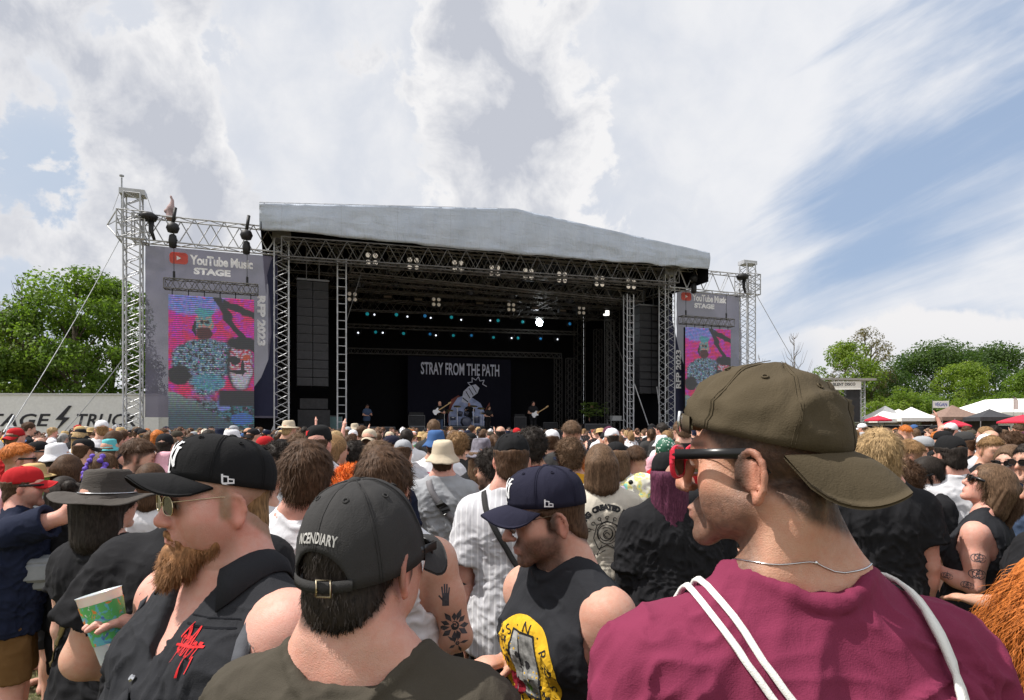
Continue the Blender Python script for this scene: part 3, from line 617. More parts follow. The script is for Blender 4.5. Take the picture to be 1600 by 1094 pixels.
# ------------------------------------------------------------------ headwear
def cap_np(hgt=.100, a=.084, b=.104, z0=.028, n=2.5, arch=0., nphi=72, nt=18, wr=0., seed=0, front=.010, slouch=0.):
    """crown of a baseball cap in head space, brim side = +Y; arch cuts the opening at the back"""
    V = []; c = np.array([0, -.006, z0])
    for i in range(nt+1):
        for k in range(nphi):
            ph = 2*math.pi*k/nphi; zb = 0.
            if arch:
                dphi = (ph-1.5*math.pi+math.pi) % (2*math.pi)-math.pi; q = abs(dphi)/R(34)
                if q < 1: zb = arch*math.sqrt(1-q*q)
            t0 = math.asin(min(.999, (zb/hgt)**(n/2))) if zb else 0.; t_ = t0+(math.pi/2-t0)*i/nt; ct, s_ = max(math.cos(t_), 0)**(2/n), math.sin(t_)**(2/n)
            fr = front*max(0, math.sin(ph))**2*math.sin(min(t_*1.6, math.pi))
            V.append((a*ct*math.cos(ph), b*ct*math.sin(ph)+fr, hgt*s_-slouch*max(0, -math.sin(ph))*s_*(1-s_)*2))
    V = np.array(V)+c; Q = np.array([(i*nphi+k, i*nphi+(k+1) % nphi, (i+1)*nphi+(k+1) % nphi, (i+1)*nphi+k) for i in range(nt) for k in range(nphi)])
    ph = np.arctan2(V[:, 1]+.006, V[:, 0]); seam = np.cos(3*(ph-math.pi/2))        # six panels puffing out between the seams
    rad = V-np.array([0, -.006, z0-.01]); rad /= np.linalg.norm(rad, axis=1)[:, None]+1e-9; up = np.clip((V[:, 2]-z0)/.03, 0, 1)
    d = (-.0022*np.exp(-((1-seam**2)/.03))*up); V = V+rad*d[:, None]
    if wr:
        q = V+.25*vnoise(V, 9, seed)[:, None]; d = wr*((1-np.abs(vnoise(q*[1, 1, 1.3], 15, seed+1)))**3-.3)+wr*.6*vnoise(V, 11, seed+2)+wr*.5*((1-np.abs(vnoise(q*[.6, .6, 2.2], 22, seed+4)))**4-.2); V = V+rad*(d*np.clip((V[:, 2]-z0)/.02, .25, 1))[:, None]
    return V, Q
def brim_np(a=.084, b=.104, z0=.028, length=.072, curve=9., droop=.012, ang=66, th=.004, nu=30, nv=10):
    top = []
    for j in range(nv+1):
        for i in range(nu+1):
            u = -1+2*i/nu; ph = R(90-u*ang); v = j/nv; x0, y0 = a*math.cos(ph), b*math.sin(ph); e = math.sqrt(max(0, 1-abs(u)**2.6)); x = x0*(1+.06*v*e); y = y0-.006+length*e*v
            top.append((x, y, z0+.003-curve*(x*x)*(.25+.75*v*e)-droop*v*v*e+.004*e*(1-v)))
    top = np.array(top); m = nu+1; bot = top-np.array([0, 0, th]); V = np.concatenate([top, bot]); o = len(top)
    Q = [(j*m+i, j*m+i+1, (j+1)*m+i+1, (j+1)*m+i) for j in range(nv) for i in range(nu)]; Q += [(o+q[3], o+q[2], o+q[1], o+q[0]) for q in Q]; edge = [(nv*m+i, nv*m+i+1) for i in range(nu)]+[(i+1, i) for i in range(nu)]
    Q += [(p, o+p, o+q, q) for p, q in edge]; return V, np.array(Q)
def add_cap(P, m, m2=None, back=False, tilt=0., turn=0., roll=0., dz=0., detail=False, lowres=False, **k):
    """baseball cap as a child of the person: crown with brim, button and seams as sub-parts"""
    kb = {q: k.pop(q) for q in ('length', 'curve', 'droop', 'ang') if q in k}; M = P.Mh @ Matrix.Translation((0, 0, dz)) @ Matrix.Rotation(R(180*back+turn), 4, 'Z') @ Matrix.Rotation(R(tilt), 4, 'X') @ Matrix.Rotation(R(roll), 4, 'Y')
    if lowres: k.update(nphi=36, nt=9)
    V, Q = cap_np(**k); Vw = xf(V, M); cap = link('cap', np_mesh('cap', Vw, Q), m, P.o, True)
    so = cap.modifiers.new('thickness', 'SOLIDIFY'); so.thickness = .003; so.offset = -1
    if lowres: kb.update(nu=14, nv=5)
    V2, Q2 = brim_np(z0=k.get('z0', .028), a=k.get('a', .084), b=k.get('b', .104), **kb); link('brim', np_mesh('brim', xf(V2, M), Q2), m2 or m, cap, True)
    z0, hg = k.get('z0', .028), k.get('hgt', .100)
    bt = MB(); bt.lathe([(0, .006), (.006, .005), (.009, .002), (.0095, -.003)], 12, (0, -.006, z0+hg-.001)); bt.V = [tuple(M @ Vector(v)) for v in bt.V]; bt.build('button', m, cap, True)
    P.cap = cap; P.capV, P.capQ, P.capM = Vw, Q, M; P.capbvh = BVHTree.FromPolygons(Vw.tolist(), Q.tolist())
    if detail:
        sm = MB(); n = k.get('nphi', 72); nt = k.get('nt', 18)
        for pan in range(6):
            kk = int(round((.25+pan/6)*n)) % n; ctr = P.Mh @ Vector((0, 0, .03))
            for off in (-1.6, 1.6):
                pts = []
                for i in range(0, nt):
                    p = Vector(Vw[i*n+kk]); q = Vector(Vw[i*n+(kk+1) % n]); nn = (p-ctr).normalized(); d_ = (q-p).normalized() if (q-p).length > 1e-6 else Vector((0, 0, 0)); pts.append(p+nn*.0008+d_*.0016*off)
                sm.tube(pts, .0006, 4)
        for pan in range(6):
            kk = int(round((.25+(pan+.5)/6)*n)) % n; i = int(nt*.62); p = Vector(Vw[i*n+kk]); nn = (p-(P.Mh @ Vector((0, 0, .03)))).normalized(); x = nn.orthogonal().normalized(); y = nn.cross(x)
            ey = MB(); ey.tube([p+nn*.001+(x*math.cos(a)+y*math.sin(a))*.0042 for a in [2*math.pi*q/12 for q in range(13)]], .0014, 5, False); ey.build('eyelet', m2 or m, cap, True)
        sm.build('stitching', m2 or m, cap, True)
    return cap
def add_lathe_hat(P, name, prof, m, tilt=0., wav=0., band=None, sx=1., sy=1.2, dz=0., n=40, seed=0):
    mb = MB(); mb.lathe(prof, n, (0, -.008, 0), sx, sy); V = np.array(mb.V); r = np.hypot(V[:, 0], V[:, 1]); a = np.arctan2(V[:, 1], V[:, 0])
    V[:, 2] += wav*np.clip((r-.085)/.06, 0, 1.5)*np.sin(a*2+seed)+wav*.3*np.sin(a*5+seed)*np.clip((r-.085)/.06, 0, 1.5); V = V+.0035*vnoise(V, 22, seed)[:, None]
    M = P.Mh @ Matrix.Translation((0, 0, dz)) @ Matrix.Rotation(R(tilt), 4, 'X'); mb.V = [tuple(v) for v in xf(V, M)]; o = mb.build(name, m, P.o, True)
    so = o.modifiers.new('thickness', 'SOLIDIFY'); so.thickness = .003
    if band:
        bm_ = MB(); z, rr, m3, hh = band; bm_.lathe([(rr, z), (rr+.003, z), (rr+.003, z+hh), (rr-.002, z+hh)], n, (0, -.008, 0), sx, sy); bm_.V = [tuple(v) for v in xf(np.array(bm_.V), M)]; bm_.build('hat_band', m3, o, True)
    return o
BUCKET = [(0, .140), (.045, .139), (.068, .130), (.076, .100), (.084, .050), (.086, .040), (.104, .018), (.122, -.004), (.128, -.014)]
FEDORA = [(0, .128), (.035, .130), (.062, .132), (.074, .122), (.081, .080), (.087, .036), (.10, .026), (.135, .022), (.165, .018), (.176, .014)]
BRIMHAT = [(0, .124), (.05, .122), (.070, .112), (.080, .070), (.085, .040), (.115, .030), (.135, .024)]
def add_glasses(P, m, lens, big=1., wire=False, name='sunglasses', drop=0., temple=None, thick=.0024):
    M = P.Mh; fr = MB(); cx, cy, cz = .034, .106, .004-drop; rx, rz = .026*big, .020*big; r = .0011 if wire else thick
    for sx in (-1, 1):
        ring = []
        for k in range(21):
            a = 2*math.pi*k/20; q = (abs(math.cos(a))**.7*math.copysign(1, math.cos(a)), abs(math.sin(a))**.75*math.copysign(1, math.sin(a))); x = cx+rx*q[0]; ring.append((sx*x, cy-.14*(x-.02)*.6, cz+rz*q[1]-(.003*q[1] if q[1] < 0 else 0)))
        fr.tube(ring, r, 6, False); xo = cx+rx; yo = cy-.084*(xo-.02)
        ln = MB(); ln.poly([ring_[0:1][0] if False else (p[0], p[1]-.0006, p[2]) for ring_ in (ring,) for p in ring[:-1]]+[(p[0], p[1]-.002, p[2]) for p in ring[:-1]], [tuple(range(20)), tuple(range(39, 19, -1))]); ln.V = [tuple(M @ Vector(v)) for v in ln.V]; P_l = ln
        if sx == -1: l1 = ln
        else: l2 = ln
    fr.tube([(-.0085, cy+.001, cz+.006), (0, cy+.004, cz+.008), (.0085, cy+.001, cz+.006)], r*1.2, 6)
    fr.V = [tuple(M @ Vector(v)) for v in fr.V]; o = fr.build(name, m, P.o, True)
    for l in (l1, l2): l.build('lens', lens, o)
    for sx in (-1, 1):
        tp = MB()
        tp.tube([(sx*xo, yo, cz+rz*.55), (sx*(xo+.008), yo-.012, cz+rz*.6), (sx*.080, .02, cz+.014), (sx*.0835, -.012, cz+.012), (sx*.082, -.030, cz-.012)], r*1.1 if wire else .0022, 6)
        if not wire:
            hb = MB(); hb.box((sx*(xo+.0015), yo-.005, cz+rz*.58), (.005, .013, .012), rz=sx*R(12)); hb.V = [tuple(M @ Vector(v)) for v in hb.V]; hb.build('hinge_block', m, o)
            tp.box((sx*.0795, .040, cz+rz*.60), (.0035, .108, .0135), rz=sx*R(7.0))
        tp.V = [tuple(M @ Vector(v)) for v in tp.V]; tp.build('temple', temple or m, o, True)
    return o

# ------------------------------------------------------------------ decals: flat drawings wrapped onto a surface
def grid_cut(me, step):
    bm = bmesh.new(); bm.from_mesh(me); xs = [v.co.x for v in bm.verts]; ys = [v.co.y for v in bm.verts]
    for lo_, hi_, n in ((min(xs), max(xs), (1, 0, 0)), (min(ys), max(ys), (0, 1, 0))):
        c = math.floor(lo_/step)*step+step*.37
        while c < hi_:
            bmesh.ops.bisect_plane(bm, geom=bm.verts[:]+bm.edges[:]+bm.faces[:], plane_co=tuple(np.array(n)*c), plane_no=n); c += step
    bmesh.ops.triangulate(bm, faces=bm.faces); bm.to_mesh(me); bm.free(); return me
def decal(name, me, bvh, M, mats, parent, off=.0015, step=.008, far=.8):
    """M: frame whose xy plane carries the drawing and whose -z looks at the surface"""
    grid_cut(me, step); dr = (M.to_3x3() @ Vector((0, 0, -1))).normalized(); out = []; last = None
    for v in me.vertices:
        p = M @ v.co; hit, n, _, d = bvh.ray_cast(p, dr, far)
        if hit is None: hit = bvh.find_nearest(p+dr*.12)[0]; n = -dr
        out.append(hit-dr*off)
    for v, c in zip(me.vertices, out): v.co = c
    me.update(); return link(name, me, mats, parent)
def poly_mesh(polys):
    """list of outlines (2D) -> mesh, each one n-gon"""
    me = bpy.data.meshes.new('p'); V = []; Fc = []
    for p in polys: Fc.append(list(range(len(V), len(V)+len(p)))); V += [(x, y, 0) for x, y in p]
    me.from_pydata(V, [], Fc); return me
def stroke(pts, w):
    """polyline -> quads of width w"""
    out = []
    for (x0, y0), (x1, y1) in zip(pts, pts[1:]):
        d = math.hypot(x1-x0, y1-y0)+1e-9; nx, ny = -(y1-y0)/d*w/2, (x1-x0)/d*w/2; ex, ey = (x1-x0)/d*w*.3, (y1-y0)/d*w*.3
        out.append([(x0+nx-ex, y0+ny-ey), (x0-nx-ex, y0-ny-ey), (x1-nx+ex, y1-ny+ey), (x1+nx+ex, y1+ny+ey)])
    return out
def circle(cx, cy, r, n=24, ry=None, a0=0., a1=2*math.pi): return [(cx+r*math.cos(a0+(a1-a0)*k/n), cy+(ry or r)*math.sin(a0+(a1-a0)*k/n)) for k in range(n+(a1-a0 < 6.28))]
def fit(me, w, h, rot=0., dx=0., dy=0.):
    co = np.array([tuple(v.co) for v in me.vertices]); lo, hi = co.min(0), co.max(0); c, s_ = math.cos(R(rot)), math.sin(R(rot))
    for v, p in zip(me.vertices, co):
        x, y = (p[0]-(lo[0]+hi[0])/2)*w/(hi[0]-lo[0]), (p[1]-(lo[1]+hi[1])/2)*h/max(hi[1]-lo[1], 1e-6); v.co = (x*c-y*s_+dx, x*s_+y*c+dy, 0)
    return me
def back_frame(x=0., z=1.25, y=-.6): return Matrix.Translation((x, y, z)) @ Matrix.Rotation(R(90), 4, 'X')           # drawing seen from behind
def dir_frame(p, to, roll=0.): d = (Vector(to)-Vector(p)).normalized(); return Matrix.Translation(p) @ d.to_track_quat('-Z', 'Y').to_matrix().to_4x4() @ Matrix.Rotation(R(roll), 4, 'Z')
def strap_np(P, pts, w=.03, off=.006, th=.003, n=24, bvh=None):
    """a strap lying on the shirt: guide points are pulled to the surface"""
    bvh = bvh or P.bvh; pts = [Vector(p) for p in pts]; path = []
    for i in range(n+1):
        q = i/n*(len(pts)-1); k = min(int(q), len(pts)-2); p = pts[k].lerp(pts[k+1], q-k); hit, nn, _, _ = bvh.find_nearest(p); path.append((hit+nn*off, nn))
    for _ in range(2): path = [path[0]]+[((path[i-1][0]+path[i][0]*2+path[i+1][0])/4, path[i][1]) for i in range(1, n)]+[path[-1]]
    mb = MB(); V = []
    for i, (p, nn) in enumerate(path):
        d = (path[min(i+1, n)][0]-path[max(i-1, 0)][0]).normalized(); sd_ = d.cross(nn).normalized()
        for a, b in ((-w/2, 0), (w/2, 0), (w/2, th), (-w/2, th)): V.append(p+sd_*a+nn*b)
    mb.poly(V, [(i*4+k, i*4+(k+1) % 4, i*4+4+(k+1) % 4, i*4+4+k) for i in range(n) for k in range(4)]+[(0, 1, 2, 3), (n*4+3, n*4+2, n*4+1, n*4)]); return mb
# ------------------------------------------------------------------ the place: ground, stage, trailer, trees, tents
def W2(px, py, d): return Vector(((px-CX)/F*d, d, CH+(HY-py)/F*d))
TH = math.atan2(.344, .939); SO = Vector((-10.46, 29.05, 0)); U = Vector((math.cos(TH), math.sin(TH), 0)); VV = Vector((-math.sin(TH), math.cos(TH), 0))
def su(px, v=0.):
    a = (px-CX)/F; o = SO+VV*v; return (a*o.y-o.x)/(U.x-a*U.y)
def sz(px, py, v=0.):
    o = SO+VV*v+U*su(px, v); return CH+(HY-py)/F*o.y
def S(u, v=0., z=0.): return SO+U*u+VV*v+Vector((0, 0, z))
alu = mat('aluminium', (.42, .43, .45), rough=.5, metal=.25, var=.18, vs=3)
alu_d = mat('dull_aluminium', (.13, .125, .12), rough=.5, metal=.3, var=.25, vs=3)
blk = mat('black_paint', (.016, .016, .018), rough=.55, var=.3)
blk_cloth = fabric('black_stage_cloth', (.0045, .0045, .006), wrinkle=1.); steel = mat('galvanised_steel', (.30, .31, .32), rough=.45, metal=.6, var=.2)
grey_metal = mat('grey_metal', (.18, .18, .19), rough=.5, metal=.4)

# ground: one sheet of trodden grass to the horizon
m, nt, p = pbsdf('trodden_grass'); co = nt.new('ShaderNodeTexCoord').outputs['Object']
n1 = nt.noise(co, .9, 8, .65); n2 = nt.noise(co, 14, 8, .7); n3 = nt.noise(co, 90, 4, .7)
c = nt.mix(nt.ramp(n1, .35, .65), (.085, .105, .025), (.26, .215, .10)); c = nt.mix(nt.ramp(n2, .4, .7), c, (.36, .31, .17)); c = nt.mix(nt.ramp(n3, .45, .75, 0, .7), c, (.05, .06, .015))
nt.l.new(c, p.inputs['Base Color']); p.inputs['Roughness'].default_value = 1.0
b = nt.new('ShaderNodeBump'); b.inputs['Distance'].default_value = .05; nt.l.new(nt.m('ADD', n2, n3), b.inputs['Height']); nt.l.new(b.outputs[0], p.inputs['Normal'])
g = MB(); nn = 40; E = [-3000, -800, -300, -120]+[-60+i*4 for i in range(31)]+[120, 300, 800, 3000]
g.poly([(x, y, .02*math.sin(x*.7)*math.cos(y*.5) if abs(x) < 50 and abs(y) < 50 else 0) for y in E for x in E], [(j*len(E)+i, j*len(E)+i+1, (j+1)*len(E)+i+1, (j+1)*len(E)+i) for j in range(len(E)-1) for i in range(len(E)-1)])
tag(g.build('ground', m, smooth=True), kind='structure')
# grass blades and straw near the camera
gp = np.array([(x, y, 0) for x, y in zip(nrg.uniform(-5.2, 3, 26000), nrg.uniform(1.5, 6.5, 26000))]); gp = gp[vnoise(gp, 1.6, 3) > -.25]
Vg, Qg = ribbons(gp, np.array([0, 0, 1.])+nrg.normal(0, .55, gp.shape), np.tile(np.array([0, 1., 0.1]), (len(gp), 1))+nrg.normal(0, .5, gp.shape), .055, .006, 2, 0, .35, 4)
mg, nt, p = pbsdf('grass_blades'); co = nt.new('ShaderNodeTexCoord').outputs['Object']; nt.l.new(nt.mix(nt.ramp(nt.noise(co, 3, 5, .6), .4, .62), (.10, .15, .03), (.33, .28, .13)), p.inputs['Base Color'])
tag(link('grass', np_mesh('grass', Vg, Qg), mg), kind='stuff')

# ------------------------------------------------------------------ trusses
def truss_bars(mb, a, b, wd=.5, ht=None, r=.028, rd=.014, step=None, tri=False, side=None, n=6):
    """box (or triangular) truss from a to b: chords and zigzag lacing"""
    a, b = Vector(a), Vector(b); d = (b-a); L = d.length; d.normalize(); ht = ht or wd; s_ = Vector(side) if side else (Vector((0, 1, 0)) if abs(d.z) > .9 else d.cross(Vector((0, 0, 1))).normalized())
    t_ = d.cross(s_).normalized(); s_ = t_.cross(d).normalized()
    cs = [(-wd/2, -ht/2), (wd/2, -ht/2), (wd/2, ht/2), (-wd/2, ht/2)] if not tri else [(-wd/2, -ht/2), (wd/2, -ht/2), (0, ht/2)]
    pt = lambda k, q: a+d*q+s_*cs[k][0]+t_*cs[k][1]
    for k in range(len(cs)): mb.tube([pt(k, 0), pt(k, L)], r, n)
    m_ = max(1, round(L/(step or max(wd, ht)*1.0))); st = L/m_
    for k in range(len(cs)):
        k2 = (k+1) % len(cs)
        for i in range(m_):
            q, q2 = i*st, (i+1)*st; mb.tube([pt(k, q), pt(k2, (q+q2)/2)], rd, 4, False); mb.tube([pt(k2, (q+q2)/2), pt(k, q2)], rd, 4, False)
    for k in range(len(cs)):
        for q in (0, L): mb.tube([pt(k, q), pt((k+1) % len(cs), q)], rd*1.3, 4, False)
def st_root(name, label, cat, u=0., v=0., z=0., group=None): return empty(name, S(u, v, z), TH, label, cat, group)

# everything of the stage is written in its own frame: u to the right, v to the back, z up
stage = st_root('festival_stage', 'large open air concert stage with grey canopy roof, truss towers and dark interior', 'stage')
UR = su(1042); BV = 11.2
deck = MB(); deck.box((UR/2, BV/2-.3, 1.40), (UR+1.2, BV+.6, .16)); deck.build('deck', blk, stage)
sk = MB(); sk.box((UR/2, -.62, .66), (UR+1.2, .03, 1.30)); sk.build('deck_skirt', blk_cloth, stage)
for u_, zt in ((0, 10.5), (UR, 10.6)):
    for v_ in (0., BV*.55, BV-.1):
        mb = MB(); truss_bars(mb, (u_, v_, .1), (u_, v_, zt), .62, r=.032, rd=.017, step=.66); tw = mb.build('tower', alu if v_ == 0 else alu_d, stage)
        mb = MB(); mb.box((u_, v_, zt+.05), (.8, .8, .5)); mb.build('tower_head', grey_metal, tw)
        if v_ == 0:
            for sx, sy in ((-1, 0), (1, 0), (0, -1)): mb = MB(); mb.tube([(u_+sx*.33, v_+sy*.33, 1.9), (u_+sx*1.0, v_+sy*1.0, .06)], .03, 6); mb.box((u_+sx*1., v_+sy*1., .04), (.25, .25, .08)); mb.build('outrigger', alu, tw)
# lattice side cloths and back
for nm, c_, d_ in (('side_cloth', (-.55, BV/2+.5, 6.2), (.05, BV-.6, 9.6)), ('side_cloth', (UR+.55, BV/2+.8, 6.2), (.05, BV-1., 9.6)), ('back_cloth', (UR/2, BV+.3, 6.4), (UR+1., .05, 10.0))):
    mb = MB(); mb.box(c_, d_); mb.build(nm, blk_cloth, stage)
# roof: gabled canopy of grey tarpaulin with a hanging valance, wrinkled
RV = -1.35; u0, u1, um = su(405, RV), su(1109, RV), su(806, RV); zl, zm, zr = sz(405, 318, RV), sz(806, 326, RV), sz(1109, 395, RV); bl, bm_, br = sz(405, 357, RV), sz(806, 396, RV), sz(1109, 420, RV)
ztop = lambda u: zl+(zm-zl)*(u-u0)/(um-u0) if u < um else zm+(zr-zm)*(u-um)/(u1-um)
zbot = lambda u: bl+(bm_-bl)*(u-u0)/(um-u0) if u < um else bm_+(br-bm_)*(u-um)/(u1-um)
m, nt, p = pbsdf('grey_tarpaulin'); co = nt.new('ShaderNodeTexCoord').outputs['Object']
seam = nt.m('ABSOLUTE', nt.m('SINE', nt.m('MULTIPLY', nt.sep(co)[0], 1.25)))
cl = nt.mix(nt.ramp(nt.noise(nt.vm('MULTIPLY', co, (1, 1, .4)), 1.2, 6, .65), .3, .75), (.40, .45, .54), (.46, .51, .60)); cl = nt.mix(nt.ramp(seam, .0, .025, .5, 0.), cl, (.30, .32, .36))
nt.l.new(cl, p.inputs['Base Color']); p.inputs['Roughness'].default_value = .55
b = nt.new('ShaderNodeBump'); b.inputs['Strength'].default_value = .7; b.inputs['Distance'].default_value = .08; nt.l.new(nt.m('ADD', nt.noise(nt.vm('MULTIPLY', co, (1.6, 1, .35)), 2.2, 5, .6, .8), nt.m('MULTIPLY', nt.noise(nt.vm('MULTIPLY', co, (.5, 1, 2.5)), 2.0, 4, .6, .6), .6)), b.inputs['Height']); nt.l.new(b.outputs[0], p.inputs['Normal']); TARP = m
nu_, nz_ = 150, 14; V = []
for j in range(nz_+1):
    for i in range(nu_+1):
        u = u0+(u1-u0)*i/nu_; q = j/nz_; V.append((u, RV, zbot(u)*(1-q)+ztop(u)*q))
V = np.array(V); q_ = np.repeat(np.linspace(0, 1, nz_+1), nu_+1); V[:, 1] += .09*vnoise(V*[1, 1, .35], 1.1, 2)+.07*(1-np.abs(vnoise(V*[1., 1, .5]+.4*vnoise(V, .5, 5)[:, None], 1.7, 4)))**3-.12*np.sin(q_*3.14)*.6; V[:, 2] += (q_ < .01)*(.05*vnoise(V, 1.4, 6)); V[:, 1] += (1-np.abs(vnoise(V*[.35, 1, 2.2], 1.6, 9)))**4*.09*(1-q_); V[:, 1] = RV+(V[:, 1]-RV)*(1-q_**6)
Qv = np.array([(j*(nu_+1)+i, j*(nu_+1)+i+1, (j+1)*(nu_+1)+i+1, (j+1)*(nu_+1)+i) for j in range(nz_) for i in range(nu_)]); val = link('roof_valance', np_mesh('v', V, Qv), TARP, stage, True); val.modifiers.new('thickness', 'SOLIDIFY').thickness = .03
rf = MB(); RB = BV+1.2; us = [u0+(u1-u0)*i/24 for i in range(25)]; us = sorted(us+[um])
for k, (va, vb) in enumerate(((RV+.06, RB),)):
    n = len(us); rf.poly([(u, v, ztop(u)+dz-.02) for dz in (0, -.06) for v in (va, vb) for u in us], [(i, i+1, n+i+1, n+i) for i in range(n-1)]+[(2*n+i, 3*n+i, 3*n+i+1, 2*n+i+1) for i in range(n-1)]+[(n+i, n+i+1, 3*n+i+1, 3*n+i) for i in range(n-1)]+[(0, n, 3*n, 2*n), (n-1, 2*n-1, 4*n-1, 3*n-1)])
rf.build('roof_canopy', TARP, stage)
ce = MB(); ce.poly([(u, v, min(ztop(u)-.35, 10.95)) for v in (RV+.35, RB) for u in us], [(i, i+1, n+i+1, n+i) for i in range(n-1)]); ce.build('roof_lining', blk_cloth, stage)
for ue, zt, zb in ((u0+.05, zl, bl-.05), (u1-.05, zr, br-.7)):
    mb = MB(); mb.poly([(ue, RV+.1, zt-.1), (ue, RB, zt-.1), (ue, RB, zb), (ue, RV+.1, zb)], [(0, 1, 2, 3)]); o = mb.build('side_valance', blk_cloth, stage); o.modifiers.new('thickness', 'SOLIDIFY').thickness = .04
mb = MB()
for i in range(12):
    a = (u0+.2+(um-u0)*i/14, RV+.15, ztop(u0+.2+(um-u0)*i/14)+.08); mb.tube([a, (a[0], a[1], a[2]-.2)], .02, 4)
mb.tube([(u0, RV+.15, zl+.10), (um, RV+.15, zm+.04)], .025, 5); mb.tube([(um, RV+.15, zm+.04), (u1, RV+.15, zr+.05)], .025, 5); mb.build('roof_rail', alu, stage)
# roof girders: spans, front to back runs, braces
def girder(a, b, wd, ht, m_=alu_d, r=.03, rd=.016, step=None, nm='girder'): mb = MB(); truss_bars(mb, a, b, wd, ht, r, rd, step); return mb.build(nm, m_, stage)
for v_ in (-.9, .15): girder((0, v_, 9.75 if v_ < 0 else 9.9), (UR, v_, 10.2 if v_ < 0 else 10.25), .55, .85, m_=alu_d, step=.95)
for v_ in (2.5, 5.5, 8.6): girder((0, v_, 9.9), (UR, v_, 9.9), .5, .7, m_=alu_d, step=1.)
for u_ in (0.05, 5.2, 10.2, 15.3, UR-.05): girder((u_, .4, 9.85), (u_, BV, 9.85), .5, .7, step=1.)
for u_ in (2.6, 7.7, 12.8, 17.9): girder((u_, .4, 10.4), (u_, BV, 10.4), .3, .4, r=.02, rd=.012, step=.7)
# hung lighting trusses
def zat(px, py, v): return sz(px, py, v)
def hung(x0, y0, x1, y1, v, wd, ht, m_, **k): girder((su(x0, v), v, zat(x0, y0, v)), (su(x1, v), v, zat(x1, y1, v)), wd, ht, m_, nm='lighting_truss', **k)
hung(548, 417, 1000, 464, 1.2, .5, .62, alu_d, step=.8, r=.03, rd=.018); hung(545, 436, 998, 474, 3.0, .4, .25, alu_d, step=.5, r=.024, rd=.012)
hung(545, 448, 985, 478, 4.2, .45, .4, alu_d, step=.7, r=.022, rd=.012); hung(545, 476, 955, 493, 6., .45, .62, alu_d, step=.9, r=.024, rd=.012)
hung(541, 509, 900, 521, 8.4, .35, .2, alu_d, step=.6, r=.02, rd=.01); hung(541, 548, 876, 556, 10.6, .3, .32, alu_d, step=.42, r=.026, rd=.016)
# ladder towers on the front edge
for px, yb, yt, v_ in ((534, 672, 404, .35), (985, 672, 460, .35)):
    u_ = su(px, v_); mb = MB(); zt = sz(px, yt, v_)
    for du in (-.2, .2): mb.tube([(u_+du, v_, 1.5), (u_+du, v_, zt)], .036, 8)
    if px > 900:
        for du in (-.2, .2): mb.tube([(u_+du, v_+.4, 1.5), (u_+du, v_+.4, zt)], .03, 8)
    k = 1.7
    while k < zt:
        mb.tube([(u_-.2, v_, k), (u_+.2, v_, k)], .020, 6)
        if px > 900: mb.tube([(u_-.2, v_, k), (u_-.2, v_+.4, k+.28)], .016, 4); mb.tube([(u_+.2, v_, k), (u_+.2, v_+.4, k+.28)], .016, 4)
        k += .40
    mb.build('ladder_tower', alu, stage)
    if px > 900:
        for du in (1.1,): mb = MB(); mb.tube([(u_+.25, v_, 4.3), (u_+.25+du, v_, 1.5)], .03, 6); mb.tube([(u_+1.9, v_+.3, 4.2), (u_+2.3, v_+.3, 1.5)], .03, 6); mb.build('brace', alu, stage)
    else: mb = MB(); mb.tube([(u_+.9, v_, sz(545, 425, v_)), (u_+.2, v_, 6.8)], .014, 5); mb.build('brace', alu_d, stage)
for px, v_, yt in ((934, 8., 515), (890, 9.5, 560), (872, 10.5, 560), (952, 4.5, 500)):
    u_ = su(px, v_); mb = MB(); truss_bars(mb, (u_, v_, 1.5), (u_, v_, sz(px, yt, v_)), .42, r=.022, rd=.01, step=.5); mb.build('tower', alu_d, stage)
mb = MB(); mb.tube([S2 for S2 in ((su(945, 6), 6, sz(945, 490, 6)), (su(980, 4), 4, sz(980, 580, 4)))], .035, 6); mb.build('brace', alu_d, stage)
# wings: outer towers and the screen trusses
UL, UO = su(208), su(1168)
for sg, ua, ub, zc in ((-1, UL, 0., (9.72, 10.80)), (1, UO, UR, (9.72, 10.85))):
    zt = sz(208, 300) if sg < 0 else sz(1168, 410)
    mb = MB(); truss_bars(mb, (ua, 0, .1), (ua, 0, zt-.12), .62, r=.036, rd=.02, step=.62); tw = mb.build('tower', alu, stage)
    mb = MB(); mb.box((ua, 0, zt-.06), (.95, .55, .22)); mb.build('tower_head', alu, tw, False)
    mb = MB(); truss_bars(mb, (ua, 0, zc[0]-.02), (ua, 0, zc[1]+.05), 1.02, r=.03, rd=.02, step=.5)
    for z_ in (zc[0], zc[1]): mb.tube([(ua+sg*.5, -.5, z_), (ua+sg*.95, 0, (zc[0]+zc[1])/2), (ua+sg*.5, .5, z_)], .028, 6)
    mb.build('sleeve_block', alu, tw)
    if sg < 0: mb = MB(); mb.tube([(ua-.42, 0, 10.2), (ua-.42, 0, zt+.55)], .03, 6); mb.lathe([(0, .08), (.09, .05), (.09, 0), (0, -.02)], 8, (ua-.42, 0, zt+.6)); mb.build('mast', steel, tw)
    for dx_ in (-.5, .5): mb = MB(); mb.tube([(ua+dx_, 0, zt-.06), (ua+dx_*1.5, 0, 10.9)], .012, 4); mb.build('stay_cable', alu, tw)
    for sx, sy in ((-1, 0), (1, 0), (0, -1)): mb = MB(); mb.tube([(ua+sx*.33, sy*.33, 1.9), (ua+sx*1.0, sy*1.0, .06)], .03, 6); mb.build('outrigger', alu, tw)
    girder((ua, 0, sum(zc)/2), (ub, 0, sum(zc)/2), .6, zc[1]-zc[0], alu, r=.034, rd=.024, step=1.15, nm='wing_girder')
for ua_, ub_ in ((su(392, .8), -.2), (UR+.3, su(1076, .8))): mb = MB(); mb.box(((ua_+ub_)/2, .85, 1.45), (ub_-ua_, .04, 2.7)); mb.build('wing_skirt', blk_cloth, stage)
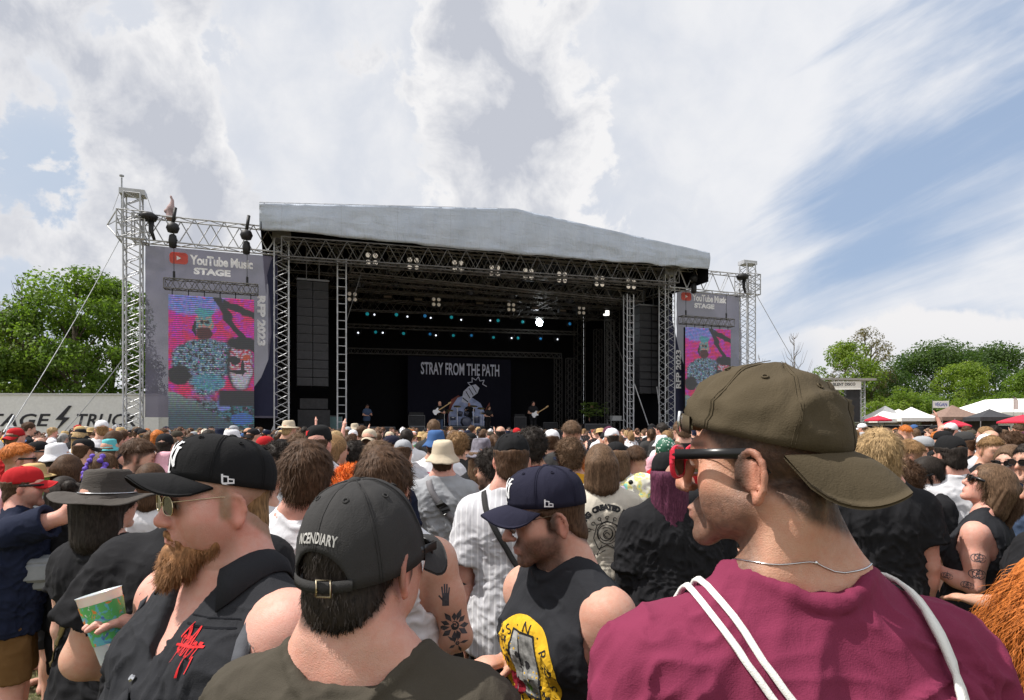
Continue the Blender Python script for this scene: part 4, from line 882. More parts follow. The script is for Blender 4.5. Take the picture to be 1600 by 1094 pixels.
for ua_, ub_ in ((UR+.25, UR+1.0), ): mb = MB(); mb.box(((ua_+ub_)/2, .95, 5.2), (ub_-ua_, .04, 9.0)); mb.build('side_cloth', blk_cloth, stage)
# guy ropes
for a_, b_ in (((UL-.5, 0, 9.7), W2(-40, 690, 20)), ((UL, 0, 5.3), W2(40, 690, 25)), ((UO+.5, 0, 10.), W2(1330, 640, 46)), ((UO+.3, 0, 5.2), W2(1270, 640, 44))):
    rp = MB(); q = S(*a_); b_ = Vector((b_.x, b_.y, .1)); rp.tube([q.lerp(b_, k/8)-Vector((0, 0, .25*math.sin(k/8*3.14))) for k in range(9)], .016, 5)
    d_ = (b_-q).normalized(); rp.tube([q.lerp(b_, .78), q.lerp(b_, .84)], .035, 6)
    tag(rp.build('guy_rope', steel), {0: 'taut steel guy rope running past the trees from the top of the left tower', 1: 'lower steel guy rope with turnbuckle crossing the lettered trailer', 2: 'upper steel guy rope falling to the right from the far tower', 3: 'lower steel guy rope right of the far tower'}[[0, 1, 2, 3][len([o for o in COL.objects if o.name.startswith('guy_rope')])-1]], 'guy rope', 'steel guy ropes of the stage')

# ------------------------------------------------------------------ banners
def cloth_mat(name, c1, c2=None, trans=.0, sc=.8, gauze=0.):
    m, nt, p = pbsdf(name); co = nt.new('ShaderNodeTexCoord').outputs['Object']; cl = nt.mix(nt.ramp(nt.noise(co, sc, 5, .6), .3, .7), c1, c2 or tuple(x*1.15 for x in c1)); nt.l.new(cl, p.inputs['Base Color']); p.inputs['Roughness'].default_value = .9; p.inputs['Specular IOR Level'].default_value = .1
    b = nt.new('ShaderNodeBump'); b.inputs['Strength'].default_value = .5; b.inputs['Distance'].default_value = .06; nt.l.new(nt.noise(nt.vm('MULTIPLY', co, (1, 1, .4)), 2.2, 4, .6, .5), b.inputs['Height']); nt.l.new(b.outputs[0], p.inputs['Normal'])
    if trans:
        tl = nt.new('ShaderNodeBsdfTranslucent'); nt.l.new(cl, tl.inputs[0]); mx = nt.new('ShaderNodeMixShader'); mx.inputs[0].default_value = trans; out = nt.n['Material Output']; nt.l.new(p.outputs[0], mx.inputs[1]); nt.l.new(tl.outputs[0], mx.inputs[2])
        tr = nt.new('ShaderNodeBsdfTransparent'); m2 = nt.new('ShaderNodeMixShader'); m2.inputs[0].default_value = gauze; nt.l.new(mx.outputs[0], m2.inputs[1]); nt.l.new(tr.outputs[0], m2.inputs[2]); nt.l.new(m2.outputs[0], out.inputs[0])
    return m
BAN = cloth_mat('lilac_banner_mesh', (.145, .138, .20), (.165, .157, .22), .5, gauze=.12); NAVY = cloth_mat('navy_banner', (.030, .032, .060)); WHT = cloth_mat('white_print', (.95, .95, .96), (.97, .97, .98), .35); PINKRED = cloth_mat('coral_print', (.80, .20, .17), (.82, .22, .19), .55)
def wing_banner(px0, px1, y0, y1, v, flip, label):
    ua, ub = su(px0, v), su(px1, v); za, zb = sz(px0, y1, v), sz(px0, y0, v); n = 60; root = st_root('stage_banner', label, 'banner', ua, v, za, 'banners hanging in the stage wings'); w, h = ub-ua, zb-za; V = []
    for j in range(n+1):
        for i in range(n+1): V.append((w*i/n, 0, h*j/n))
    V = np.array(V); V[:, 1] += .05*vnoise(V*[1, 1, .3], .9, 4)+.03*vnoise(V, 2.0, 8); Q = np.array([(j*(n+1)+i, j*(n+1)+i+1, (j+1)*(n+1)+i+1, (j+1)*(n+1)+i) for j in range(n) for i in range(n)])
    cl = link('banner_cloth', np_mesh('b', V, Q), BAN, root, True)
    return root, w, h
def put_logo(root, x, z, wd):
    h = wd*.148; M = Matrix.Translation((x, -.16, z)); mb = MB(); r = h*.28; a, b = h*.72, h*.5; pts = []
    for cx_, cz_, s0 in ((a-r, b-r, 0), (-a+r, b-r, 90), (-a+r, -b+r, 180), (a-r, -b+r, 270)): pts += [(cx_+r*math.cos(R(s0+k*15)), cz_+r*math.sin(R(s0+k*15))) for k in range(7)]
    mb.prism([(p_[0]+x-wd/2+a, p_[1]+z) for p_ in pts], -.20, -.185); mb.build('play_badge', PINKRED, root)
    tr = MB(); tr.prism([(x-wd/2+a-h*.16, z-h*.2), (x-wd/2+a-h*.16, z+h*.2), (x-wd/2+a+h*.2, z)], -.215, -.202); tr.build('play_triangle', WHT, root)
    flat_text('lettering', 'YouTube Music', wd-2*a-h*.2, h*.86, WHT, root, Matrix.Translation((x+a+h*.05, -.20, z-.02)), bold=.04, space=.95)
    flat_text('lettering', 'STAGE', wd*.44, h*.60, WHT, root, Matrix.Translation((x, -.20, z-h*1.0)), bold=.055)
rt, w, h = wing_banner(227, 434, 383, 652, .35, False, 'pale lilac stage banner with logo and lettering behind the left video screen')
za0 = sz(227, 652, .35); ux = lambda px: su(px, .19)-su(227, .35)
cz_ = sz(330, 408, .19)-za0; put_logo(rt, (ux(265)+ux(396))/2, cz_, ux(396)-ux(265))
flat_text('side_lettering', 'RFP 2023', sz(408, 463, .2)-sz(408, 541, .2), ux(415)-ux(402), WHT, rt, Matrix.Translation((ux(408.5), -.26, sz(408, 502, .2)-za0)) @ Matrix.Rotation(R(90), 4, 'Y'), bold=.06)
mb = MB(); q = [(ux(433), 0), (ux(398), 0), (ux(398), 1.5), (ux(405), 2.6), (ux(418), 3.8), (ux(423), 5.6), (ux(421), 6.8), (ux(417), 7.6), (ux(425), h-.25), (ux(433), h-.1)]; mb.prism([(x, z+.02) for x, z in q], .12, .16); 
rt2, w2, h2 = wing_banner(1057, 1158, 452, 640, .35, True, 'pale lilac stage banner with logo and lettering behind the right video screen')
za1 = sz(1057, 640, .35); ux2 = lambda px: su(px, .19)-su(1057, .35)
cz_ = sz(1100, 466, .19)-za1; put_logo(rt2, (ux2(1064)+ux2(1135))/2, cz_, ux2(1135)-ux2(1064))
mb = MB(); zz_ = lambda py: sz(1060, py, .2)-za1; mb.prism([(ux2(1046), zz_(668)), (ux2(1046), zz_(480)), (ux2(1056), zz_(520)), (ux2(1062), zz_(548)), (ux2(1071), zz_(575)), (ux2(1071), zz_(668))], -.11, -.08); mb.build('navy_panel', NAVY, rt2)
flat_text('side_lettering', 'RFP 2023', sz(1060, 547, .2)-sz(1060, 607, .2), ux2(1063.5)-ux2(1055.5), WHT, rt2, Matrix.Translation((ux2(1059.5), -.20, sz(1060, 577, .2)-za1)) @ Matrix.Rotation(R(-90), 4, 'Y'), bold=.035)
mb = MB(); zz_ = lambda py: sz(415, py, .2)-za0; mb.prism([(ux(433), zz_(650)), (ux(397), zz_(650)), (ux(397), zz_(605)), (ux(408), zz_(590)), (ux(420), zz_(560)), (ux(424), zz_(520)), (ux(422), zz_(470)), (ux(417), zz_(430)), (ux(424), zz_(405)), (ux(433), zz_(395))], -.11, -.08); mb.build('navy_panel', NAVY, rt)

# ------------------------------------------------------------------ video screens: LED walls showing a musician and a tambourine-like portrait in false colours
def led_mat():
    m, nt, p = pbsdf('led_wall'); g = nt.new('ShaderNodeTexCoord').outputs['Object']; x, y, z = nt.sep(g)   # x 0..1, z 0..1 (object is scaled)
    nz = lambda s_, d=4, o=0: nt.noise(nt.xyz(x, o, nt.m('MULTIPLY', z, 2.1)), s_, d, .65)
    warp = nt.m('MULTIPLY', nt.m('SUBTRACT', nz(9, 4, 3), .5), .10); xw = nt.m('ADD', x, warp); zw = nt.m('ADD', z, nt.m('MULTIPLY', nt.m('SUBTRACT', nz(8, 4, 7), .5), .06))
    def el(cx, cz, rx, rz, soft=.25): return nt.ramp(nt.m('ADD', nt.m('POWER', nt.m('DIVIDE', nt.m('SUBTRACT', xw, cx), rx), 2), nt.m('POWER', nt.m('DIVIDE', nt.m('SUBTRACT', zw, cz), rz), 2)), 1-soft, 1+soft, 1, 0)
    DK = (.010, .011, .014); c = nt.mix(nt.ramp(nz(4), .38, .60), (.42, .004, .23), (.46, .01, .07)); c = nt.mix(nt.ramp(nz(8, 4, 2), .52, .60, 0, .7), c, (.26, .02, .42)); c = nt.mix(el(.26, .97, .40, .11), c, nt.mix(nt.ramp(nz(12), .4, .6), (.07, .15, .42), (.20, .16, .45))); c = nt.mix(nt.ramp(nz(16, 5, 1), .60, .66), c, (.62, .06, .08))
    sw = nt.m('ABSOLUTE', nt.m('SUBTRACT', xw, nt.m('ADD', .63, nt.m('MULTIPLY', nt.m('SINE', nt.m('MULTIPLY', z, 17)), .07)))); c = nt.mix(nt.m('MULTIPLY', nt.ramp(sw, .035, .055, 1, 0), nt.ramp(z, .80, .83)), c, DK)
    for a_, b_, w__ in ((1.10, .22, .026), (1.28, .66, .030)): sw2 = nt.m('ABSOLUTE', nt.m('SUBTRACT', zw, nt.m('SUBTRACT', a_, nt.m('MULTIPLY', x, b_)))); c = nt.mix(nt.m('MULTIPLY', nt.ramp(sw2, w__*.8, w__*1.2, 1, 0), nt.ramp(x, .60, .64)), c, DK)
    pat = nt.mix(nt.ramp(nz(15, 6, 5), .44, .52), DK, nt.mix(nt.ramp(nz(20, 5, 7), .42, .58), (.02, .13, .18), (.13, .16, .27))); pat = nt.mix(nt.ramp(nz(34, 4, 11), .54, .60), pat, (.30, .40, .40)); pat = nt.mix(nt.ramp(nz(18, 4, 13), .60, .66), pat, (.36, .05, .30))
    c = nt.mix(el(.43, .60, .30, .09), c, pat); c = nt.mix(el(.20, .52, .17, .12), c, pat); c = nt.mix(el(.63, .53, .14, .12), c, pat); c = nt.mix(el(.42, .45, .22, .20), c, pat); c = nt.mix(el(.12, .41, .13, .075), c, DK); c = nt.mix(el(.46, .36, .20, .06), c, nt.mix(.6, pat, (.05, .22, .30)))
    fc = nt.mix(nt.ramp(nz(26, 4, 2), .46, .56), (.06, .20, .24), (.36, .17, .13)); c = nt.mix(el(.41, .80, .105, .10), c, fc); c = nt.mix(el(.385, .81, .03, .012), c, DK); c = nt.mix(el(.445, .81, .03, .012), c, DK); c = nt.mix(el(.41, .725, .095, .045), c, (.05, .010, .012)); c = nt.mix(el(.41, .885, .11, .03), c, (.05, .22, .26)); c = nt.mix(el(.30, .76, .02, .05), c, DK)
    mk = nt.mix(nt.ramp(nz(22, 4, 9), .44, .56), (.34, .015, .035), (.36, .34, .42)); mk = nt.mix(nt.ramp(zw, .38, .50), (.36, .36, .42), mk); c = nt.mix(el(.83, .50, .165, .20), c, DK); c = nt.mix(el(.84, .50, .14, .18), c, mk); c = nt.mix(el(.86, .665, .20, .05), c, DK); c = nt.mix(el(.76, .535, .075, .035), c, DK); c = nt.mix(el(.90, .555, .05, .025), c, (.36, .05, .02)); c = nt.mix(el(.80, .445, .11, .012), c, DK); c = nt.mix(el(.86, .48, .02, .06), c, DK)
    low = nt.mix(nt.ramp(nz(14, 5, 4), .45, .53), DK, nt.mix(nt.ramp(x, .3, .75), (.10, .16, .18), (.02, .13, .17))); low = nt.mix(nt.ramp(nz(28, 4, 15), .58, .63), low, (.22, .12, .30)); c = nt.mix(nt.ramp(zw, .20, .29, 1, 0), c, low); c = nt.mix(nt.m('MULTIPLY', nt.ramp(zw, .27, .30, 1, 0), nt.ramp(nt.m('ADD', zw, nt.m('MULTIPLY', x, .35)), .30, .32, 1, 0)), c, nt.mix(nt.ramp(z, .1, .3), (.04, .07, .09), (.15, .20, .19)))
    c = nt.mix(el(.63, .195, .08, .045), c, (.12, .16, .40)); c = nt.mix(el(.85, .09, .13, .045), c, (.03, .09, .30)); c = nt.mix(nt.m('MULTIPLY', nt.ramp(x, .55, .60), nt.ramp(nt.m('ABSOLUTE', nt.m('SUBTRACT', z, .245)), .055, .065, 1, 0)), c, DK)
    # pixel rows with dropped-out lines
    row = nt.m('FRACT', nt.m('MULTIPLY', z, 68)); line = nt.ramp(row, .35, .50, .22, 1.); cell = nt.noise(nt.xyz(nt.m('FLOOR', nt.m('MULTIPLY', x, 60)), 0, nt.m('FLOOR', nt.m('MULTIPLY', z, 68))), .73, 1, .5, 0, 'Color')
    c = nt.mix(.8, c, nt.mix(1., c, cell, 'MULTIPLY')); c = nt.mix(1., c, (2.3, 2.3, 2.3), 'MULTIPLY'); c = nt.mix(1., c, nt.xyz(line, line, line), 'MULTIPLY')
    p.inputs['Base Color'].default_value = (.03, .03, .033, 1); p.inputs['Roughness'].default_value = .45; nt.l.new(c, p.inputs['Emission Color']); p.inputs['Emission Strength'].default_value = .66
    return m
LED = led_mat()
def screen(px0, px1, yt0, yb, v, label, tr):
    ua, ub = su(px0, v), su(px1, v); zt = sz(px0, yt0, v); zb = sz(px0, yb, v); root = st_root('video_screen', label, 'screen', ua, v, zb, 'video screens beside the stage'); w, h = ub-ua, zt-zb
    mb = MB(); mb.box((w/2, .10, h/2), (w, .16, h)); mb.build('cabinet', blk, root)
    mb = MB(); mb.poly([(0, 0, 0), (1, 0, 0), (1, 0, 1), (0, 0, 1)], [(0, 1, 2, 3)]); o = mb.build('led_panel', LED, root); o.scale = (w, 1, h); o.location = (0, .016, 0)
    q0, q1, z0, z1 = tr; bu0, bu1 = su(q0, v)-ua, su(q1, v)-ua; zc0 = sz((q0+q1)/2, (z0+z1)/2, v)-zb; mb = MB(); truss_bars(mb, (bu0, .1, zc0), (bu1, .1, zc0), .4, .42, .026, .014, .45)
    mb.build('screen_truss', alu_d, root)
    for k in range(6): x_ = w*(.04+.92*k/5); mb = MB(); mb.tube([(x_, .1, h), (x_, .1, zc0-.2)], .022, 5); mb.build('drop_bar', blk, root)
    for k in (.10, .88): mb = MB(); mb.tube([(bu0+(bu1-bu0)*k, .1, zc0+.2), (bu0+(bu1-bu0)*k, .1, 9.7-zb)], .014, 5); mb.tube([(bu0+(bu1-bu0)*k, .1, zc0+.2), (bu0+(bu1-bu0)*k, .1, zc0+.55)], .05, 6); mb.build('hanging_cable', blk, root)
screen(263, 397, 460, 673, -.35, 'tall video screen hanging in the left wing of the stage', (256, 403, 433, 462))
screen(1071, 1142, 511, 660, -.35, 'tall video screen hanging in the right wing of the stage, partly behind the olive cap', (1065, 1146, 492, 512))

# ------------------------------------------------------------------ line arrays
def line_array(px0, px1, yt, yb, v, n, label):
    ua, ub = su(px0, v), su(px1, v); zt, zb = sz(px0, yt, v), sz(px0, yb, v); root = st_root('line_array', label, 'loudspeaker', ua, v, zb, 'hanging columns of loudspeakers'); w, h = (ub-ua), (zt-zb)
    for c_ in (0, 1):
        for k in range(n):
            q = h/n; cw = w/2-.03; bx = MB(); tilt = R(-1.5-4*(n-1-k)/n) if k < n*.3 else 0; bx.box((c_*w/2+cw/2, .3, k*q+q/2), (cw, .65, q-.025), rx=tilt); sp = bx.build('cabinet', mat('speaker_black', (.022, .022, .025), rough=.5, var=.2), root)
            g_ = MB(); g_.box((c_*w/2+cw/2, -.035, k*q+q/2), (cw*.92, .016, q*.72), rx=tilt); g_.box((c_*w/2+cw*.5, -.045, k*q+q*.14), (.05, .012, .03)); g_.build('grille', mat('grille_black', (.035, .035, .038), rough=.75, bump=.8, bs=90), sp)
    fr = MB(); fr.box((w/2, .3, h+.08), (w*1.02, .6, .09)); fr.tube([(w*.3, .3, h+.1), (w*.3, .3, h+1.6)], .03, 6); fr.tube([(w*.7, .3, h+.1), (w*.7, .3, h+1.6)], .03, 6); fr.build('flying_frame', grey_metal, root)
line_array(464, 514, 438, 604, 1.4, 12, 'black hanging column of loudspeakers inside the left edge of the stage'); line_array(999, 1036, 478, 616, 1.6, 12, 'black hanging column of loudspeakers inside the right edge of the stage')
mb = MB(); px = 493; u_ = su(490, 2); mb.box((u_, 2., 2.1), (1.5, .8, 1.2)); mb.box((u_, 2., 3.0), (1.3, .8, .5)); tag(mb.build('subwoofer_stack', blk), 'black stack of bass speakers below the left hanging loudspeakers', 'loudspeaker'); o = COL.objects[-1]
for o in [o for o in COL.objects if o.name == 'subwoofer_stack']: o.location = SO; o.rotation_euler.z = TH

# ------------------------------------------------------------------ stage lights
LAMP = mat('lamp_glass', (.55, .52, .48), rough=.15, spec=.6)
def blinder(px, py, v, sc, lit=.0, k=0):
    root = st_root('blinder_light', 'four lamp blinder light on the upper lighting truss, number counted by the grid' if 0 else BL[k], 'stage light', su(px, v), v-.45, sz(px, py, v), 'four lamp blinder lights on the trusses')
    mb = MB(); mb.box((0, .12, 0), (.62*sc, .2, .62*sc)); mb.build('housing', blk, root)
    for x_ in (-.15, .15):
        for z_ in (-.15, .15):
            l = MB(); q = .105*sc; l.lathe([(q, 0), (q*.9, .03), (q*.5, .055), (0, .06)], 14); l.V = [(x_*sc+a, .02-c, z_*sc+b_) for a, b_, c in l.V]; l.build('lamp', emis('blinder_lamp%d' % int(lit*10), (.9, .82, .72), lit), root, True)
ord_ = ['first', 'second', 'third', 'fourth', 'fifth', 'sixth', 'seventh', 'eighth']; BL = {}
bl = [(579, 408), (643, 415), (712, 419), (769, 426), (821, 431), (873, 436), (931, 442), (980, 446)]
for i, (x_, y_) in enumerate(bl): BL[i] = '%s four lamp blinder light from the left on the front lighting truss' % ord_[i]
bl2 = [(549, 466), (679, 474), (795, 482), (904, 487)]
for i in range(4): BL[8+i] = '%s four lamp blinder light from the left on the dim rear lighting truss' % ord_[i]
for i, (x_, y_) in enumerate(bl): blinder(x_, y_, 1.2, 1.15, .30, i)
for i, (x_, y_) in enumerate(bl2): blinder(x_, y_, 6., 1.0, .10, 8+i)
def spot(px, py, v, colr, st, r, label, grp=None):
    root = st_root('spotlight', label, 'stage light', su(px, v), v-.4, sz(px, py, v), grp); mb = MB(); mb.lathe([(0, -.22), (.12, -.22), (.17, -.05), (.17, .12), (.15, .14)], 14); mb.V = [(a, -c, b_) for a, b_, c in mb.V]; mb.tube([(-.2, 0, 0), (-.2, 0, .3), (.2, 0, .3), (.2, 0, 0)], .02, 5); mb.build('housing', blk, root)
    l = MB(); l.lathe([(r, 0), (r*.7, .03), (0, .045)], 14); l.V = [(a, -.13-c, b_) for a, b_, c in l.V]; l.build('lens', emis('spot_%.2f_%.1f' % (colr[0], st), colr, st), root, True); return root
teal, blue, wht = (.02, .42, .50), (.03, .25, .60), (.85, .9, 1.)
row1 = [(572, 493, teal), (617, 494, teal), (661, 496, blue), (702, 498, teal), (774, 503, teal), (812, 505, teal), (885, 508, blue)]; row2 = [(585, 521, teal), (628, 523, teal), (669, 524, blue), (705, 526, teal), (733, 526, blue), (767, 529, teal), (805, 530, teal), (840, 531, blue)]
for i, (x_, y_, c_) in enumerate(row1): spot(x_, y_, 7.4, c_, .26, .10, '%s %s spotlight from the left in the upper row under the stage roof' % (ord_[i], 'blue' if c_ is blue else 'turquoise'), 'coloured spotlights')
for i, (x_, y_, c_) in enumerate(row2): spot(x_, y_, 8.4, c_, .20, .09, '%s %s spotlight from the left in the lower row under the stage roof' % (ord_[i], 'blue' if c_ is blue else 'turquoise'), 'coloured spotlights')
for i, (x_, y_) in enumerate([(583, 494), (634, 497), (670, 499), (717, 502), (762, 503), (558, 522), (596, 522), (678, 526), (795, 530), (866, 532)]): spot(x_, y_, 7.9, wht, 1.6, .05, 'small white stage spotlight, %s from the left of the little white ones' % (ord_+['ninth', 'tenth'])[i], 'small white spotlights')
sp = spot(838, 506, 7.2, (.9, .97, 1.), 90., .22, 'bright white spotlight glaring toward the crowd from under the roof')
for i, (x_, y_, v_) in enumerate([(603, 467, 6), (650, 471, 6), (745, 477, 6), (830, 484, 6), (873, 488, 6)]):
    rt_ = st_root('moving_light', '%s dim flat floodlight from the left on the rear lighting truss' % ord_[i], 'stage light', su(x_, v_), v_-.5, sz(x_, y_, v_), 'dim floodlights'); mb = MB(); mb.box((0, 0, 0), (.5, .25, .22)); mb.build('housing', blk, rt_); mb = MB(); mb.box((0, -.13, 0), (.42, .012, .10)); mb.build('lens', mat('dim_lens', (.16, .13, .12), rough=.3), rt_)
for i, (px, py) in enumerate(((561, 443), (618, 443), (672, 447), (735, 455), (800, 461), (845, 458), (890, 468))):
    rt_ = st_root('moving_lamp', '%s black moving head lamp from the left under the front lighting truss' % ord_[i], 'stage light', su(px, 3.), 3., sz(px, py, 3.), 'moving head lamps'); mb = MB(); mb.box((0, 0, .22), (.36, .3, .14)); mb.box((-.2, 0, .02), (.05, .14, .36)); mb.box((.2, 0, .02), (.05, .14, .36)); mb.lathe([(0, -.22), (.13, -.2), (.15, 0), (.10, .14), (0, .15)], 12); mb.build('housing', mat('housing', (.03, .03, .04), rough=.4), rt_)
# hoists hanging from the wing girders
for i, (px, v_, sg) in enumerate(((232, -.32, 0), (270, -.32, 1), (385, -.32, 1), (1160, -.32, 0), (1084, -.32, 1))):
    z_ = (10.0 if sg else 10.6); rt_ = st_root('chain_hoist', ['black bag of chain hung beside the left outer tower', 'black chain hoist left of the two on the left wing girder', 'black chain hoist next to the canopy on the left wing girder', 'black chain hoist beside the far right tower', 'black chain hoist on the right wing girder'][i], 'hoist', su(px, v_), v_, z_, 'chain hoists on the stage wings'); mb = MB()
    if sg: mb.lathe([(0, -.55), (.14, -.5), (.17, -.2), (.14, 0), (.08, .05)], 12); mb.lathe([(0, .1), (.2, .14), (.27, .32), (.2, .5), (.06, .56)], 12); mb.tube([(0, 0, .5), (.1, 0, 1.2)], .07, 6)
    else: mb.lathe([(0, -.1), (.3, -.05), (.38, .12), (.2, .26), (0, .28)], 12); mb.tube([(.12, 0, 0), (.1, 0, -.5), (.22, 0, -.85)], .11, 8, r2=.06)
    mb.V = [tuple(Vector(v)+Vector((0, 0, 0))) for v in mb.V]; mb.build('hoist_body', blk, rt_, True)

# ------------------------------------------------------------------ back banner and the band's gear
v_ = 10.4; ua, ub, za, zb = su(637, v_), su(798, v_), sz(637, 668, v_), sz(637, 556, v_); bb = st_root('band_backdrop', 'dark band backdrop with pale condensed lettering and a painted hand, hung at the back of the stage', 'backdrop', ua, v_, za); w, h = ub-ua, zb-za
V = np.array([(w*i/50, 0, h*j/20) for j in range(21) for i in range(51)]); V[:, 1] += .06*vnoise(V*[1, 1, .3], 1.2, 2); link('backdrop_cloth', np_mesh('b', V, np.array([(j*51+i, j*51+i+1, j*51+i+52, j*51+i+51) for j in range(20) for i in range(50)])), cloth_mat('backdrop_black', (.011, .011, .019)), bb, True)
pr = lambda nm, c_: emis_less(nm, c_)
def emis_less(nm, c_): return mat(nm, c_, rough=.9, var=.08)
bx = lambda px: su(px, v_)-ua
bz = lambda py: sz(718, py, v_)-za
PALE = mat('pale_print', (.62, .64, .76), rough=.9, var=.1); BLUP = mat('blue_print', (.36, .42, .64), rough=.9, var=.25, vs=2); REDP = mat('rust_print', (.22, .07, .055), rough=.9, var=.25, vs=2)
flat_text('lettering', 'STRAY FROM THE PATH', bx(779)-bx(657), bz(568)-bz(587), PALE, bb, Matrix.Translation(((bx(657)+bx(779))/2, -.14, (bz(568)+bz(587))/2)), bold=.018)
def drawing(nm, polys, m_, y):
    mb = MB()
    for pl in polys: mb.poly([(bx(a), y, bz(b_)) for a, b_ in pl], [tuple(range(len(pl)))])
    return mb.build(nm, m_, bb)
drawing('painted_sleeve', [[(700, 640), (704, 625), (715, 618), (724, 622), (722, 645), (705, 665), (698, 660)], [(757, 640), (764, 628), (766, 660), (757, 666)]], REDP, -.13)
drawing('painted_hand', [[(706, 634), (714, 622), (724, 618), (738, 622), (750, 630), (757, 645), (756, 665), (700, 665), (700, 648)]], BLUP, -.145)
drawing('painted_fist', [[(720, 628), (723, 612), (731, 604), (742, 600), (748, 606), (745, 614), (737, 620), (730, 631)]], PALE, -.16)
drawing('fist_lines', stroke([(727, 612), (733, 622)], 1.3)+stroke([(732, 607), (738, 617)], 1.3)+stroke([(737, 603), (743, 613)], 1.3)+stroke([(722, 622), (730, 628)], 1.6), mat('dark_print', (.02, .02, .035), rough=.9), -.175)
star = []
for k in range(19): a = 2*math.pi*k/18; r_ = 15 if k % 2 == 0 else 9.5; star.append((744+r_*math.cos(a), 603-r_*math.sin(a)))
drawing('painted_burst', [q for q in stroke(star[:14], 1.1)], PALE, -.155)

def gear(name, label, px, v, parts, cat, grp=None):
    root = st_root(name, label, cat, su(px, v), v, 1.49, grp)
    for nm, m_, fn in parts: mb = MB(); fn(mb); mb.build(nm, m_, root, nm in ('drum', 'cymbal'))
    return root
def cab(mb, w=.75, d=.4, h=1.25): mb.box((0, 0, h/2), (w, d, h))
FACE = mat('grille_cloth', (.05, .05, .055), rough=.9)
for px, v, lb, w_, h_ in ((650, 8.5, 'tall black guitar amplifier stack left of the bassist', 1.0, 1.15), (811, 8.5, 'black guitar amplifier stack right of the drums', .8, 1.1), (858, 8.8, 'low black amplifier rack near the right guitarist', 1.0, .75), (727, 4.6, 'low black stage riser under the drum kit', 3.2, .45), (650, 3.2, 'black wedge monitor on the left of the stage front', .8, .45), (930, 3., 'black wedge monitor on the right of the stage front', 1.6, .6), (592, 3.2, 'low black wedge monitor near the left musician', 1.6, .4), (562, 8.8, 'black equipment case behind the left musician', 1.1, .6), (508, 5, 'black equipment rack at the left stage edge', 1.2, 1.0)):
    gear('amplifier' if 'ampl' in lb else 'stage_monitor' if 'monitor' in lb else 'equipment_case' if 'equip' in lb else 'drum_riser', lb, px, v, (('cabinet', blk, lambda mb, w_=w_, h_=h_: (mb.box((0, 0, h_/2), (w_, .5, h_)), mb.box((0, .02, h_+.09), (w_*.9, .34, .17)) if 'amplifier stack' in lb else None)), ('grille', FACE, lambda mb, w_=w_, h_=h_: mb.box((0, -.262, h_*.5), (w_*.9, .02, h_*.84))), ('trim', grey_metal, lambda mb, w_=w_, h_=h_: (mb.box((0, -.27, h_-.02), (w_*.96, .02, .03)), mb.box((-w_/2, -.25, h_/2), (.02, .03, h_)), mb.box((w_/2, -.25, h_/2), (.02, .03, h_))))), 'stage gear')
# drum kit
dk = st_root('drum_kit', 'drum kit with cymbals in front of the painted backdrop', 'drum kit', su(728, 7.6), 7.6, 1.94); chrome = mat('chrome', (.6, .6, .62), rough=.2, metal=1); shell = mat('drum_shell', (.10, .11, .16), rough=.3)
def drum(x, y, z, r, d, tilt, nm='drum'):
    mb = MB(); mb.lathe([(0, d/2), (r*.98, d/2), (r, d/2-.01), (r, -d/2), (0, -d/2)], 20); M = Matrix.Translation((x, y, z)) @ Matrix.Rotation(R(tilt), 4, 'X'); mb.V = [tuple(M @ Vector(v)) for v in mb.V]; o = mb.build(nm, shell, dk, True)
    r2 = MB(); r2.lathe([(r*1.01, d/2+.01), (r*1.04, d/2), (r*1.04, d/2-.03), (r*1.01, d/2-.03)], 20); r2.V = [tuple(M @ Vector(v)) for v in r2.V]; r2.build('drum_hoop', chrome, o, True)
drum(0, 0, .30, .30, .42, 90); drum(-.35, .1, .78, .16, .22, 30); drum(.05, .05, .80, .16, .22, 30); drum(.75, .3, .42, .22, .4, 0); drum(-.75, .4, .5, .19, .16, 8)
for x, y, z in ((-1.0, .1, 1.0), (-.55, .0, 1.25), (.5, .0, 1.28), (1.05, .2, 1.15), (-1.3, .3, .9), (1.3, .5, .85)):
    mb = MB(); mb.lathe([(0, .02), (.05, .015), (.24, -.005), (.24, -.01), (0, .005)], 18); M = Matrix.Translation((x, y, z)) @ Matrix.Rotation(R(18), 4, 'X'); mb.V = [tuple(M @ Vector(v)) for v in mb.V]; mb.build('cymbal', mat('brass', (.55, .42, .18), rough=.35, metal=.9), dk, True)
    mb = MB(); mb.tube([(x, y, z), (x, y, .0)], .014, 5); mb.build('cymbal_stand', chrome, dk)
